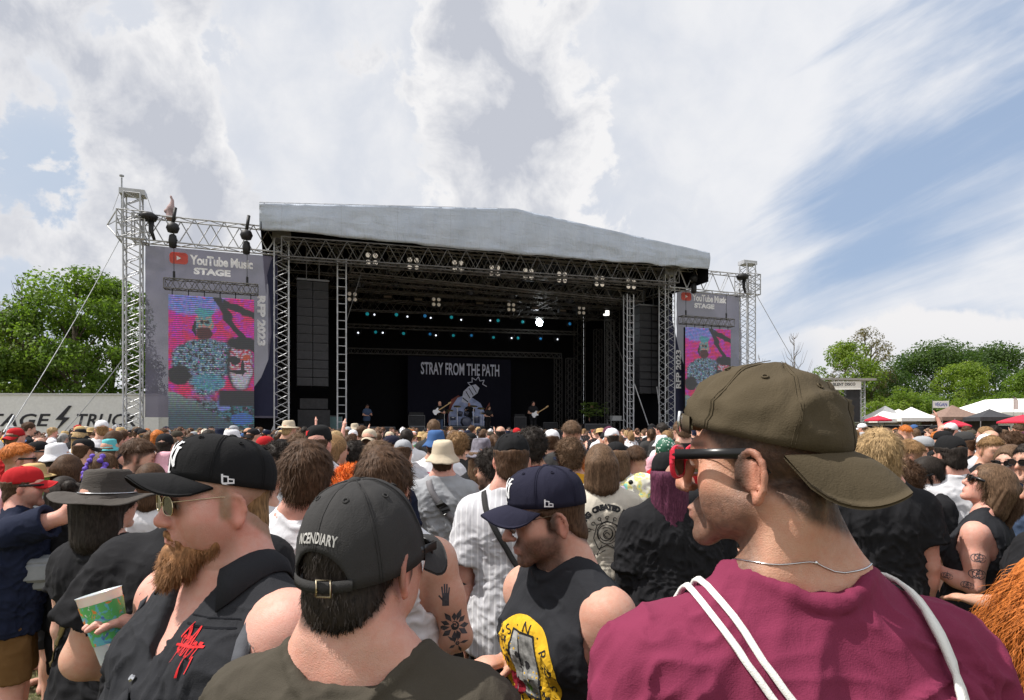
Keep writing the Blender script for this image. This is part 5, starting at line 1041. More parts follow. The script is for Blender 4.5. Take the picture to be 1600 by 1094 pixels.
# flight cases / glowing stand-in for a daylight gap at the right edge of the stage
gear('folding_table', 'small lit steel table at the right of the stage', 962, 3., (('table_frame', steel, lambda mb: (mb.box((0, 0, .8), (.9, .5, .04)), [mb.tube([(sx*.43, sy*.22, 0), (sx*.43, sy*.22, .78)], .02, 5) for sx in (-1, 1) for sy in (-1, 1)])), ('box', mat('pale_case', (.35, .36, .36)), lambda mb: mb.box((0, 0, .95), (.6, .35, .26)))), 'table')
gear('flight_case', 'pale case standing beside the left ladder tower', 521, 3., (('case_body', mat('teal_case', (.10, .17, .17)), lambda mb: mb.box((0, 0, .45), (.8, .5, .9))), ('case_edge', steel, lambda mb: [mb.box((sx*.4, -.25, .45), (.03, .03, .92)) for sx in (-1, 1)])), 'case')
gear('potted_plant', 'green leafy plant at the right of the stage', 930, 6., (('foliage', mat('stage_leaf', (.10, .16, .03), var=.5, vs=9), lambda mb: [mb.box((rng.uniform(-.9, .9), rng.uniform(-.3, .3), rng.uniform(1.1, 2.0)), (rng.uniform(.1, .3), .02, rng.uniform(.05, .12)), rz=rng.uniform(0, 3), rx=rng.uniform(0, 3)) for _ in range(160)]), ('plant_pot', blk, lambda mb: (mb.lathe([(.22, 0), (.28, .4), (.25, .4)], 12), mb.tube([(0, 0, .3), (0, 0, 1.3)], .03, 5)))), 'plant')
gear('daylight_gap', 'bright white gap of daylight under the right of the roof, as a glowing patch', 949, 5., (('lamp', emis('daylight_glow', (1, .97, .9), 1.6), lambda mb: (mb.box((0, 0, sz(951, 489, 5)-1.5), (.22, .1, .3)), mb.box((-.16, 0, sz(951, 489, 5)-1.62), (.2, .1, .1)))), ('gap_backing', blk, lambda mb: mb.box((0, .1, sz(951, 489, 5)-1.5), (.3, .05, 1.2)))), 'daylight gap')  # no real lamp: glowing boxes stand in for daylight through a gap
# ------------------------------------------------------------------ beyond the stage: trailer, fences, trees, tents, small stage
def leaf_mat(name, c1, c2, trans=.5):
    m, nt, p = pbsdf(name); co = nt.new('ShaderNodeTexCoord').outputs['Object']; n1 = nt.noise(co, .45, 3, .6); n2 = nt.noise(co, 5.5, 3, .6)
    cl = nt.mix(nt.ramp(nt.m('ADD', nt.m('MULTIPLY', n1, .6), nt.m('MULTIPLY', n2, .4)), .36, .64), c1, c2); nt.l.new(cl, p.inputs['Base Color']); p.inputs['Roughness'].default_value = .55; p.inputs['Specular IOR Level'].default_value = .25
    tl = nt.new('ShaderNodeBsdfTranslucent'); nt.l.new(nt.mix(1., cl, (1.3, 1.42, .6), 'MULTIPLY'), tl.inputs[0]); mx = nt.new('ShaderNodeMixShader'); mx.inputs[0].default_value = trans; nt.l.new(p.outputs[0], mx.inputs[1]); nt.l.new(tl.outputs[0], mx.inputs[2]); nt.l.new(mx.outputs[0], nt.n['Material Output'].inputs[0]); return m
LEAF = {'maple': leaf_mat('maple_leaves', (.060, .115, .018), (.17, .25, .04)), 'oak': leaf_mat('oak_leaves', (.035, .075, .022), (.085, .135, .035)), 'lime': leaf_mat('lime_leaves', (.085, .15, .02), (.22, .29, .05)), 'birch': leaf_mat('birch_leaves', (.10, .12, .035), (.20, .21, .08)), 'brown': leaf_mat('dry_leaves', (.10, .085, .05), (.20, .17, .10))}
BARK = mat('bark', (.10, .08, .06), rough=.95, var=.4, vs=4, bump=1., bs=14)
def tree(label, loc, H, spread, kind, n=9000, leaf=.22, seed=1, crown0=.12, clumps=46, thin=1., name='tree', group='trees behind the festival ground', ball=1.):
    g = np.random.default_rng(seed); root = empty(name, loc, 0, label, 'tree', group); tr = MB(); r0 = H*.020
    bend = [(0, 0, 0), (g.normal(0, .02)*H, g.normal(0, .02)*H, H*.25), (g.normal(0, .03)*H, g.normal(0, .03)*H, H*.5), (g.normal(0, .04)*H, 0, H*.8)]; tr.tube(bend, r0, 8, True, r0*.25); tips = []
    for k in range(clumps):
        q = g.uniform(crown0, 1.); a = g.uniform(0, 6.283); prof = math.sin(math.pi*min(1, (q-crown0)/(1-crown0)*.80+.18))**.65; rr = spread*prof*math.sqrt(g.uniform(.25, 1.)); c = np.array([rr*math.cos(a), rr*math.sin(a), H*(q*.92)]); tips.append((c, spread*g.uniform(.13, .38)*ball))
        if k % 2 == 0:
            z0 = max(H*.12, c[2]-rr*.7-H*.05); p0 = Vector((0, 0, z0)); mid = p0.lerp(Vector(c), .5)+Vector((0, 0, H*.03)); tr.tube([p0, mid, c], r0*.32, 5, False, r0*.06)
    tr.build('trunk', BARK, root, True); w = np.array([t_[1]**2 for t_ in tips]); idx = g.choice(len(tips), n, p=w/w.sum()); C = np.array([t_[0] for t_ in tips])[idx]; Rr = np.array([t_[1] for t_ in tips])[idx]
    d = g.normal(size=(n, 3)); d /= np.linalg.norm(d, axis=1)[:, None]; rad = Rr*g.uniform(.25, 1., n)**.45*(1+.25*vnoise(C*3+d*2, 1.5, seed)); P = C+d*rad[:, None]*np.array([1, 1, .72]); P[:, 2] = np.maximum(P[:, 2], .25)
    N = d*.6+g.normal(0, .6, (n, 3))+np.array([0, 0, .5]); N /= np.linalg.norm(N, axis=1)[:, None]; T = np.cross(N, g.normal(size=(n, 3))); T /= np.linalg.norm(T, axis=1)[:, None]+1e-9; B = np.cross(N, T); s_ = (leaf*g.uniform(.6, 1.3, n))[:, None]
    V = np.stack([P-T*s_*.5, P-B*s_*.32, P+T*s_*.55, P+B*s_*.32], 1).reshape(-1, 3); Q = np.arange(4*n).reshape(-1, 4); link('crown', np_mesh('crown', V, Q), LEAF[kind], root); return root
def at(px, d): return ((px-CX)/F*d, d, 0)
def ht(py, d): return CH+(HY-py)/F*d
tree('big bright green maple behind the lettered trailer', at(118, 50), ht(408, 50), 5.2, 'maple', 26000, .27, 3, .10, 80)
tree('dense green tree beside the left stage tower', at(180, 54), ht(425, 54), 4.2, 'maple', 15000, .27, 5, .08, 60)
tree('thin sparse tree at the far left edge', at(22, 48), ht(452, 48), 3.4, 'birch', 5200, .19, 8, .15, 60, ball=.9)
tree('low green tree below the sparse one at the left edge', at(-30, 46), ht(510, 46), 4.0, 'lime', 11000, .24, 9, .05, 50)
tree('mid height leafy tree between the sparse tree and the maple', at(52, 56), ht(520, 56), 4., 'maple', 11000, .26, 10, .05, 50)
def bare(label, loc, H, seed):
    g = np.random.default_rng(seed); mb = MB(); mb.tube([(0, 0, 0), (.1, 0, H*.5), (-.05, .1, H)], H*.011, 6, True, .012)
    for k in range(26):
        z = H*g.uniform(.35, .96); a = g.uniform(0, 6.28); L = (H-z)*.35+.35; p1 = (L*.5*math.cos(a), L*.5*math.sin(a), z+L*.5); mb.tube([(0, 0, z), p1, (L*.75*math.cos(a), L*.75*math.sin(a), z+L*1.25)], .035, 4, False, .008)
    root = empty('bare_tree', loc, 0, label, 'tree', 'trees behind the festival ground'); mb.build('trunk', BARK, root, True); return root
bare('leafless dead tree rising above the sparse tree on the left', at(34, 47), ht(433, 47), 2); bare('leafless thin tree behind the olive cap', at(1241, 78), ht(520, 78), 4); bare('small leafless sapling by the far right tower', at(1187, 80), ht(555, 80), 6)
tree('small leafy tree top showing right of the far tower', at(1206, 85), ht(563, 85), 2.6, 'lime', 5000, .24, 12)
tree('tall loose birch with thin brown top behind the small stage', at(1352, 92), ht(503, 92), 4.4, 'brown', 5200, .24, 13, .35, 70, ball=.8)
tree('bright green tree behind the small karaoke stage', at(1322, 90), ht(528, 90), 5.4, 'lime', 15000, .30, 14, .1, 60)
tree('green bushy tree left of the small karaoke stage', at(1290, 96), ht(580, 96), 4.5, 'lime', 8000, .3, 15, .05, 40)
tree('big dark round oak behind the white market tents', at(1465, 98), ht(536, 98), 9.0, 'oak', 30000, .36, 16, .08, 90)
tree('wide dark oak at the right behind the tents', at(1555, 104), ht(540, 104), 8.5, 'oak', 26000, .36, 17, .08, 80)
tree('light green ash in front of the dark oaks', at(1505, 84), ht(560, 84), 4.6, 'lime', 15000, .27, 18, .08, 56)
tree('dark leafy tree at the right edge of the tree line', at(1610, 88), ht(575, 88), 5.2, 'maple', 15000, .3, 19, .05, 56)
tree('dark tree between the birch and the big oak', at(1402, 94), ht(572, 94), 5., 'oak', 14000, .3, 20, .05, 56)
for i, (px, py, k) in enumerate([(1372, 620, 'lime'), (1410, 606, 'lime'), (1448, 620, 'maple'), (1490, 617, 'lime'), (1530, 622, 'maple'), (1572, 612, 'maple'), (1604, 618, 'lime')]):
    tree('%s leafy bush in the row behind the tents, %s from the left' % ('bright' if k == 'lime' else 'dark', ord_[i]), at(px, 76), ht(py, 76), 3.0, k, 6000, .24, 30+i, .02, 30, name='bush', group='bushes behind the tents', ball=1.3)
# lettered trailer
tr_ = empty('trailer', (-27.4, 40., 0), R(3), 'long white trailer side with dark lettering and lightning bolt at the left', 'trailer')
TW = mat('trailer_white', (.66, .66, .68), rough=.45, var=.05); mb = MB(); mb.box((-2.2, 1.3, 2.55), (14.8, 2.5, 2.76)); mb.build('trailer_body', TW, tr_)
mb = MB(); mb.box((-2.2, .02, 3.96), (14.9, .08, .10)); mb.box((-2.2, .02, 1.15), (14.9, .08, .12)); mb.box((5.19, .02, 2.55), (.07, .06, 2.76)); mb.build('edge_trim', mat('trim_white', (.5, .5, .52)), tr_)
mb = MB(); mb.box((-2.2, 1.3, .95), (14.4, 1.2, .25)); mb.build('chassis', blk, tr_)
for x_ in (-8, -6.8, 1.5, 2.8, 4.1):
    mb = MB(); mb.lathe([(0, -.14), (.42, -.14), (.48, -.08), (.48, .12), (0, .14)], 20); mb.V = [(a+x_, .25+c, .48+b_) for a, b_, c in mb.V]; mb.build('wheel', mat('tyre', (.02, .02, .02), rough=.9), tr_, True)
INK = mat('trailer_ink', (.02, .02, .028), rough=.6); tx = lambda px: (px-CX)/F*40.+27.4
tz = lambda py: ht(py, 40.)
flat_text('lettering', 'STAGE', tx(80)-tx(-34), .80, INK, tr_, Matrix.Translation((tx(23), .03, tz(656.5))), bold=.02, shear=.25, space=1.05); flat_text('lettering', 'TRUCK', tx(212)-tx(119), .80, INK, tr_, Matrix.Translation((tx(165.5), .03, tz(656.5))), bold=.02, shear=.25, space=1.05)
mb = MB(); mb.prism([(tx(p), tz(q)) for p, q in ((107, 634), (87, 656), (98, 656.5), (86, 675), (109, 652.5), (99, 652), (112, 634))], .005, .02); mb.build('lightning_bolt', INK, tr_)
# black mesh fences
def fence(name, label, a, b, z, step=2.4):
    a, b = Vector(a), Vector(b); L = (b-a).length; rz = math.atan2(b.y-a.y, b.x-a.x); root = empty(name, a, rz, label, 'fence'); mb = MB(); mb.box((L/2, 0, z/2+.04), (L, .02, z)); mb.build('fence_panel', fabric('fence_cloth', (.013, .014, .018), wrinkle=1.4), root); n = int(L/step)
    for k in range(n+1): mb = MB(); mb.tube([(k*L/n, -.03, 0), (k*L/n, -.03, z+.18)], .022, 6); mb.build('post', steel, root)
    mb = MB(); mb.tube([(0, -.03, z+.05), (L, -.03, z+.05)], .018, 5); mb.build('rail', steel, root)
fence('fence', 'black cloth covered fence in front of the lettered trailer', W2(-40, 672, 33)*Vector((1, 1, 0)) if 0 else (-28, 33, 0), (-16.3, 33.6, 0), 1.42); fence('fence', 'black cloth covered fence before the market tents', (27.5, 52, 0), (42., 54, 0), 2.05)
# market tents
def tent(label, px, d, w, py_eave, py_peak, m_, open_=True, hip=0.):
    x, y, _ = at(px, d); ze, zp = ht(py_eave, d), ht(py_peak, d); root = empty('market_tent', (x, y, 0), R(rng.uniform(-8, 8)), label, 'tent', 'market tents'); mb = MB(); h = w/2; n = 8; V = []
    for j in range(n+1):
        q = j/n; r_ = h*(1-q)+hip*q; zz_ = ze+(zp-ze)*(q**1.25)
        V += [(-r_, -r_*.9+0, zz_), (r_, -r_*.9, zz_), (r_, r_*.9, zz_), (-r_, r_*.9, zz_)]
    mb.poly(V, [(j*4+k, j*4+(k+1) % 4, j*4+4+(k+1) % 4, j*4+4+k) for j in range(n) for k in range(4)]); mb.build('roof', m_, root); mb = MB()
    for k, (p_, q_) in enumerate((((-h, -h*.9), (h, -h*.9)), ((h, -h*.9), (h, h*.9)), ((-h, h*.9), (-h, -h*.9)))): mb.poly([(*p_, ze), (*q_, ze), (*q_, ze-.32), (*p_, ze-.32)], [(0, 1, 2, 3)])
    mb.build('valance', m_, root)
    for sx in (-1, 1):
        for sy in (-1, 1): mb = MB(); mb.tube([(sx*(h-.04), sy*(h*.9-.04), 0), (sx*(h-.04), sy*(h*.9-.04), ze)], .035, 6); mb.build('tent_leg', steel, root)
    mb = MB(); mb.box((0, h*.85, ze/2-.1), (w*.96, .03, ze)); mb.build('back_wall', m_, root); mb = MB(); mb.box((0, -h*.5, .5), (w*.8, .6, 1.0)); mb.build('counter', mat('counter_wood', (.16, .11, .07)), root)
tw_ = mat('white_tent', (.78, .77, .74), rough=.7, var=.05); tcream = mat('cream_tent', (.66, .62, .54), rough=.7, var=.05); tbr = mat('brown_tent', (.22, .145, .115), rough=.8); tblk = mat('black_tent', (.045, .045, .05), rough=.7)
tent('white pointed tent just right of the small karaoke stage', 1383, 57, 3.6, 655, 634, tw_); tent('cream tent half hidden between the two white pointed tents', 1404, 62, 3.6, 655, 639, tcream); tent('second white pointed tent from the small karaoke stage', 1424, 56, 3.2, 653, 636, tw_); tent('brown pointed tent with a lettered banner above it', 1488, 55, 3.6, 652, 633, tbr)
tent('black pointed tent between the brown and the big white tent', 1546, 52, 2.7, 652, 639, tblk); tent('largest white marquee at the right edge', 1575, 60, 9.0, 646, 624, tw_, hip=1.3)
def parasol(label, px, d, w, py_e, py_p):
    x, y, _ = at(px, d); ze, zp = ht(py_e, d), ht(py_p, d); root = empty('parasol', (x, y, 0), .3, label, 'parasol', 'red parasols'); mb = MB(); mb.lathe([(w/2, ze-.12), (w/2, ze), (w*.25, ze+(zp-ze)*.55), (0, zp)], 8); mb.build('canopy', mat('red_parasol', (.52, .022, .05), rough=.7), root); mb = MB(); mb.tube([(0, 0, 0), (0, 0, zp+.1)], .03, 6); mb.build('pole', steel, root)
parasol('red parasol before the first white tent', 1372, 53, 2.0, 656, 649); parasol('red parasol below the brown tent', 1492, 50, 2.2, 665, 656); parasol('red parasol at the right edge by the marquee', 1598, 48, 3.2, 659, 648)
bn = empty('lettered_banner', at(1470, 57), 0, 'small white banner with blue lettering above the brown tent', 'banner'); w_ = 1.45
for sx in (-1, 1): mb = MB(); mb.tube([(sx*w_/2, 0, 0), (sx*w_/2, 0, ht(625, 57))], .025, 6); mb.build('pole', steel, bn)
mb = MB(); mb.box((0, 0, ht(632, 57)), (w_, .02, .62)); mb.build('banner_sheet', tw_, bn); flat_text('lettering', 'VEGAN', 1.1, .34, mat('blue_ink', (.04, .06, .35)), bn, Matrix.Translation((0, -.02, ht(632, 57))), bold=.02)
fl = empty('feather_flag', at(1584, 50), 0, 'white feather flag beside the big marquee', 'flag'); mb = MB(); mb.tube([(0, 0, 0), (0, 0, ht(620, 50))], .02, 6); mb.build('pole', steel, fl); mb = MB(); mb.prism([(0, ht(640, 50)), (0, ht(620, 50)), (-.14, ht(619.5, 50)), (.2, ht(622, 50)), (.36, ht(627, 50)), (.36, ht(640, 50))], -.01, .01); mb.build('flag_cloth', tw_, fl)
# small karaoke stage
ks = empty('small_stage', at(1302, 58), R(-14), 'small side stage with tilted grey roof and a lettered sign, behind the olive cap', 'stage'); d_ = 58; h_ = lambda py: ht(py, d_); X0, X1 = -2.3, 2.2
mb = MB(); mb.poly([(X0-.3, -1.2, h_(594)), (X1+1., -1.2, h_(597)), (X1+1., 4, h_(592)), (X0-.3, 4, h_(585))], [(0, 1, 2, 3)]); mb.build('roof', mat('side_stage_roof', (.30, .29, .28), rough=.6), ks).modifiers.new('t', 'SOLIDIFY').thickness = .18
for x_ in (X0, X1):
    for y_ in (-.8, 3.2): mb = MB(); truss_bars(mb, (x_, y_, 0), (x_, y_, h_(598)), .32, r=.025, rd=.012, step=.4); mb.build('tower', alu, ks)
mb = MB(); mb.box(((X0+X1)/2-.3, -1.05, h_(604)), (X1-X0+.2, .05, .72)); mb.build('sign_board', tw_, ks); flat_text('lettering', 'KARAOKE / SILENT DISCO', 3.4, .26, INK, ks, Matrix.Translation(((X0+X1)/2-.1, -1.085, h_(602))), bold=.03)
for x_, w_, nm in ((X1-.8, 1.1, 'loudspeaker_column'),): mb = MB(); mb.box((x_, -.6, h_(632)), (w_, .7, 3.2)); mb.build(nm, blk, ks)
mb = MB(); mb.box((0, 3.6, 2.6), (X1-X0, .05, 4.6)); mb.build('back_cloth', blk_cloth, ks); mb = MB(); mb.box((0, 1.2, .55), (X1-X0+.4, 4.6, 1.1)); mb.build('deck', blk, ks); mb = MB(); mb.tube([(X1-2.6, -.9, h_(603)), (X1+.4, -.9, h_(640))], .03, 5); mb.build('brace', alu, ks)
# ------------------------------------------------------------------ materials for the crowd
FB = {k: fabric('cloth_'+k, c) for k, c in {'black': (.015, .015, .017), 'charcoal': (.040, .039, .039), 'faded_black': (.024, .025, .029), 'white': (.70, .70, .73), 'grey': (.33, .34, .36), 'navy': (.012, .016, .035), 'red': (.42, .018, .022), 'maroon': (.190, .028, .066),
      'olive': (.060, .052, .040), 'cream': (.62, .57, .48), 'yellow': (.62, .32, .025), 'lilac': (.58, .48, .66), 'pink': (.66, .36, .42), 'blue': (.05, .11, .26), 'green': (.03, .13, .05), 'brown': (.16, .085, .032), 'denim': (.05, .075, .13), 'lightgrey': (.50, .50, .53), 'cap_black': (.012, .012, .013), 'cap_navy': (.018, .018, .034),
      'cap_olive': (.074, .058, .036), 'beige': (.52, .44, .33), 'straw': (.48, .34, .16), 'teal': (.12, .45, .48), 'fluo': (.70, .80, .04), 'orange': (.60, .20, .03), 'khaki': (.20, .15, .08)}.items()}
FB['white'] = fabric('cloth_white', (.76, .76, .79)) if 0 else FB['white']
HM = {'dark': hair_mat('hair_dark', (.018, .013, .010)), 'brown': hair_mat('hair_brown', (.058, .029, .014)), 'midbrown': hair_mat('hair_midbrown', (.10, .058, .032)), 'blond': hair_mat('hair_blond', (.32, .215, .105)), 'sandy': hair_mat('hair_sandy', (.20, .115, .050)), 'ginger': hair_mat('hair_ginger', (.42, .125, .022)), 'orange': hair_mat('hair_orange', (.62, .12, .012)),
      'purple': hair_mat('hair_purple', (.085, .020, .045)), 'violet': hair_mat('hair_violet', (.12, .07, .38)), 'grey': hair_mat('hair_grey', (.26, .25, .24)), 'lime': hair_mat('hair_lime', (.24, .55, .10)), 'redbeard': hair_mat('beard_red', (.25, .120, .050))}
INKT = mat('tattoo_ink', (.055, .055, .065), rough=.55, var=.5, vs=40); PRNT_B = mat('print_black', (.015, .015, .017), rough=.8); PRNT_W = mat('embroidery_white', (.72, .72, .74), rough=.85, var=.1, vs=90); PRNT_R = mat('print_red', (.55, .012, .016), rough=.8); PRNT_Y = mat('print_yellow', (.72, .43, .02), rough=.8, var=.15, vs=25); PRNT_G = mat('print_grey', (.28, .28, .27), rough=.85, var=.6, vs=30); PRNT_O = mat('print_orange', (.65, .14, .02), rough=.8)
LENS = mat('dark_lens', (.012, .011, .010), rough=.06, spec=.7, var=0); FRB = mat('frame_black', (.012, .012, .013), rough=.3); FRG = mat('frame_gold', (.60, .50, .33), rough=.25, metal=1.); FRR = mat('frame_red', (.60, .025, .055), rough=.25); MET = mat('bright_metal', (.65, .65, .66), rough=.25, metal=1.); BRASS = mat('aged_brass', (.42, .35, .24), rough=.3, metal=1.); CORD = fabric('white_cord', (.74, .73, .70), wrinkle=.2)
def spot_at(px, d, dx=0.): return ((px-CX)/F*d+dx, d, 0.)
def lab(P, label, cat='person', group=None): P.o['label'] = label; P.o['category'] = cat; (group and P.o.__setitem__('group', group)); return P
def pt(P, *p): return tuple(p)
def arc_text(txt, r, a0, a1, size, bold=.0, inward=False):
    bm = bmesh.new()
    for i, ch in enumerate(txt):
        if ch == ' ': continue
        a = R(a0+(a1-a0)*i/max(1, len(txt)-1)); me = text_mesh(ch, size, bold); M = Matrix.Translation((r*math.cos(a), r*math.sin(a), 0)) @ Matrix.Rotation(a-math.pi/2+(math.pi if inward else 0), 4, 'Z'); me.transform(M); bm.from_mesh(me); bpy.data.meshes.remove(me)
    me = bpy.data.meshes.new('arc'); bm.to_mesh(me); bm.free(); return me
def text_fit(txt, w, h, bold=0., rot=0., shear=0., space=1.): return fit(text_mesh(txt, 1., bold, 1., shear, space), w, h, rot)
def cap_logo_ny(P, size=.043):
    """interlocking white N and Y on the cap front, projected on the crown"""
    M = P.capM; o = M @ Vector((0, .35, .098)); to = M @ Vector((0, -.006, .075)); fr = dir_frame(o, to)
    n = stroke([(-.5, -.42), (-.5, .46)], .17)+stroke([(-.5, .44), (.42, -.40)], .20)+stroke([(.42, -.42), (.42, .46)], .17); y = stroke([(0, -.75), (0, .06)], .19)+stroke([(0, .06), (-.34, .74)], .18)+stroke([(0, .06), (.34, .74)], .18)
    ser = stroke([(-.66, .46), (-.34, .46)], .08)+stroke([(-.64, -.42), (-.36, -.42)], .08)+stroke([(.28, .46), (.56, .46)], .08)+stroke([(-.48, .74), (-.2, .74)], .08)+stroke([(.2, .74), (.48, .74)], .08)+stroke([(-.18, -.75), (.18, -.75)], .09)
    for k, g in enumerate((n+ser, y)): decal('cap_letters', poly_mesh([[(x*size, z*size) for x, z in q] for q in g]), P.capbvh, fr, PRNT_W, P.cap, off=.0025+.0008*k, step=.005)
def cap_flag(P, sx=-1, z=.050):
    """small embroidered flag mark on the cap side"""
    M = P.capM; fr = dir_frame(M @ Vector((sx*.35, .030, z)), M @ Vector((0, .012, z))); s = .0135; flip = 1
    g = [[(-.9, -.75), (-.62, -.75), (-.62, .8), (-.9, .8)], [(-.62, .58), (.15, .45), (.15, .22), (-.62, .35)], [(-.62, -.5), (.95, -.5), (.95, -.75), (-.62, -.75)], [(-.05, .4), (.15, .4), (.15, -.6), (-.05, -.6)], [(.15, .1), (.95, -.02), (.95, -.24), (.15, -.12)], [(.75, -.05), (.95, -.05), (.95, -.7), (.75, -.7)]]
    decal('side_mark', poly_mesh([[(x*s, y*s) for x, y in q] for q in g]), P.capbvh, fr, PRNT_W, P.cap, off=.002, step=.004)
def body_bvh(P): return BVHTree.FromPolygons(P.V.tolist(), P.Q.tolist())
def tattoo(P, bvh, p, to, polys, s=1., roll=0.): return decal('tattoo', poly_mesh([[(x*s, y*s) for x, y in q] for q in polys]), bvh, dir_frame(p, to, roll), INKT, P.o, off=.0008, step=.008)
def flower(n=9, r0=.3, r1=1., w=.16, seed=0):
    g = np.random.default_rng(seed); out = []
    for k in range(n):
        a = 2*math.pi*k/n+g.uniform(-.15, .15); L = r1*g.uniform(.75, 1.1); c, s_ = math.cos(a), math.sin(a); out.append([(r0*c, r0*s_), ((r0+L)*.5*c-w*s_, (r0+L)*.5*s_+w*c), (L*c, L*s_), ((r0+L)*.5*c+w*s_, (r0+L)*.5*s_-w*c)])
    return out+[q for k in range(5) for q in stroke(circle(0, 0, r0*(.25+.15*k), 10, a0=k, a1=k+4.4), .05)]

# ================================================================== 1 man in the olive backward cap
P = H1 = lab(make_person(loc=spot_at(1228, .97), face=6, H=1.755, h=.0048, w=1.20, fat=.25, yaw=49, pitch=-2, roll=0, skin=(.56, .315, .215), armr=1.15, neckr=1.02, headw=1.03, jaw=1.10, nose=.95, beard=.80, brow=(.06, .038, .028), scalp=(.045, .030, .022), shrug=-.02, shirt_mat=FB['maroon'], hem=.80, sleeve=.66, loose=1.25, folds=2.0, neckline=1.12, hoff=(-.028, .0, .032), heads=1.10, bottom='trousers', bottom_mat=FB['charcoal'], seed=3),
    'man in a maroon t-shirt with an olive cap worn backwards and red sunglasses')
add_cap(P, FB['cap_olive'], back=True, tilt=-14, hgt=.092, a=.088, b=.110, z0=.036, n=2.3, wr=.0085, seed=4, front=.0, arch=.034, detail=True, slouch=.0, length=.074, curve=9, droop=.030, ang=64)
M = P.capM; st = MB(); pts = []
for k in range(15):
    a = R(270-42+k*6); pts.append(M @ Vector((.088*math.cos(a), -.006+.108*math.sin(a), .036)))
cap_s = MB(); V = []
for q in pts:
    n_ = (q-(P.Mh @ Vector((0, 0, q.z*0+.04)))).normalized()
    for dz, o_ in ((-.013, 0), (.013, 0), (.013, .003), (-.013, .003)): V.append(q+n_*o_+Vector((0, 0, dz)))
cap_s.poly(V, [(i*4+k, i*4+(k+1) % 4, i*4+4+(k+1) % 4, i*4+4+k) for i in range(14) for k in range(4)]); cap_s.build('cap_strap', FB['cap_olive'], P.cap, True)
hk = MB(); q = pts[9]; n_ = (q-(P.Mh @ Vector((0, 0, .04)))).normalized(); tq = (pts[10]-pts[9]).normalized(); hk.tube([q+n_*.006+Vector((0, 0, -.016)), q+n_*.008, q+n_*.006+Vector((0, 0, .016))], .0035, 6); hk.box(tuple(pts[6]+n_*.004), (.012, .012, .026), rz=.4); hk.build('buckle', MET, P.cap, True)
add_glasses(P, FRR, LENS, big=1.12, temple=FRB, thick=.0036)
Mt_ = P.Mh; gl = [o for o in kids(P.o) if o.name.startswith('sunglasses')][0]
fr = Mt_ @ Matrix.Translation((-.0835, .045, .0155)) @ Matrix.Rotation(R(-90), 4, 'Z'); flat_text('temple_print', 'FLAXRING', .040, .0035, PRNT_W, gl, Mt_ @ Matrix.Translation((-.0777, .045, .0156)) @ Matrix.Rotation(R(-96), 4, 'Z'), bold=.02) if 0 else None
decal('temple_print', poly_mesh(stroke([(-.020, 0), (.016, 0)], .0022)+stroke(circle(-.027, 0, .0035, 8), .0016)), body_bvh(P), dir_frame(Mt_ @ Vector((-.4, .045, .0156)), Mt_ @ Vector((0, .045, .0156))), PRNT_W, gl, off=.0085, step=.02)
for sgn, pl in ((-1, [(-.155, .09, 1.44), (-.150, .0, 1.48), (-.135, -.16, 1.42), (-.06, -.2, 1.30), (.005, -.2, 1.20), (.035, -.2, 1.05), (.04, -.2, .9)]), (-1, [(-.128, .09, 1.44), (-.126, .0, 1.48), (-.112, -.16, 1.42), (-.045, -.2, 1.315), (.02, -.2, 1.21), (.05, -.2, 1.12), (.07, -.2, .9)]), (1, [(.15, .10, 1.44), (.150, .0, 1.50), (.158, -.12, 1.42), (.150, -.2, 1.30), (.135, -.2, 1.15), (.13, -.2, .9)])):
    strap_np(P, pl, .009 if sgn < 0 else .014, .0085, .006, 40).build('bag_cord', CORD, P.o, True)
nk = MB(); bb_ = body_bvh(P); pts = []
for k in range(41):
    a = 2*math.pi*k/40; c = Vector((.085*math.cos(a), -.03+.085*math.sin(a), 1.512-.022*math.sin(a)-.006*math.cos(a))); h_, n_, _, _ = bb_.find_nearest(c); pts.append(h_+n_*.0014)
nk.tube(pts, .0011, 5, False); nk.lathe([(0, .003), (.0035, 0), (0, -.003)], 8, pts[30]); nk.build('necklace', MET, P.o, True)

# ================================================================== 2 man seen from behind in the lettered charcoal cap
P = lab(make_person(loc=spot_at(568, 1.0), face=-6, H=1.625, h=.0055, w=1.06, fat=.3, yaw=-19, pitch=0, skin=(.60, .34, .265), neckr=1.15, scalp=(.03, .022, .018), brow=(.03, .02, .016), shirt_mat=FB['olive'], loose=1.1, neckline=1.4, folds=1.8, heads=1.05, bottom='shorts', bottom_mat=FB['black'], seed=11),
    'man seen from behind in a worn charcoal cap with pale lettering above the strap')
add_cap(P, FB['charcoal'], tilt=9, hgt=.138, a=.090, b=.113, z0=-.004, arch=.058, n=2.3, wr=.0022, seed=2, front=.0, detail=True, length=.078, curve=10, droop=.012, dz=.0)
add_hair(P, 'crop', HM['dark'], 5, .006, 6200, .3, cut=.062)
M = P.capM; tx_ = text_fit('INCENDIARY', .074, .0155, bold=.03, space=1.05)
for v in tx_.vertices: v.co.y -= 4.5*v.co.x**2+.0
decal('cap_lettering', tx_, P.capbvh, dir_frame(M @ Vector((0, -.45, .072)), M @ Vector((0, -.05, .072))), mat('embroidery_pale', (.40, .39, .37), rough=.9, var=.3, vs=60), P.cap, off=.0022, step=.006)
st = MB(); V = []
for k in range(19):
    a = R(270-36+k*4); c = M @ Vector((.090*math.cos(a), -.006+.114*math.sin(a), .004)); n_ = (M.to_3x3() @ Vector((math.cos(a), math.sin(a), 0))).normalized()
    for dz, o_ in ((-.0085, 0), (.0085, 0), (.0085, .0025), (-.0085, .0025)): V.append(c+n_*o_+Vector((0, 0, dz)))
st.poly(V, [(i*4+k, i*4+(k+1) % 4, i*4+4+(k+1) % 4, i*4+4+k) for i in range(18) for k in range(4)]); st.build('cap_strap', FB['charcoal'], P.cap, True)
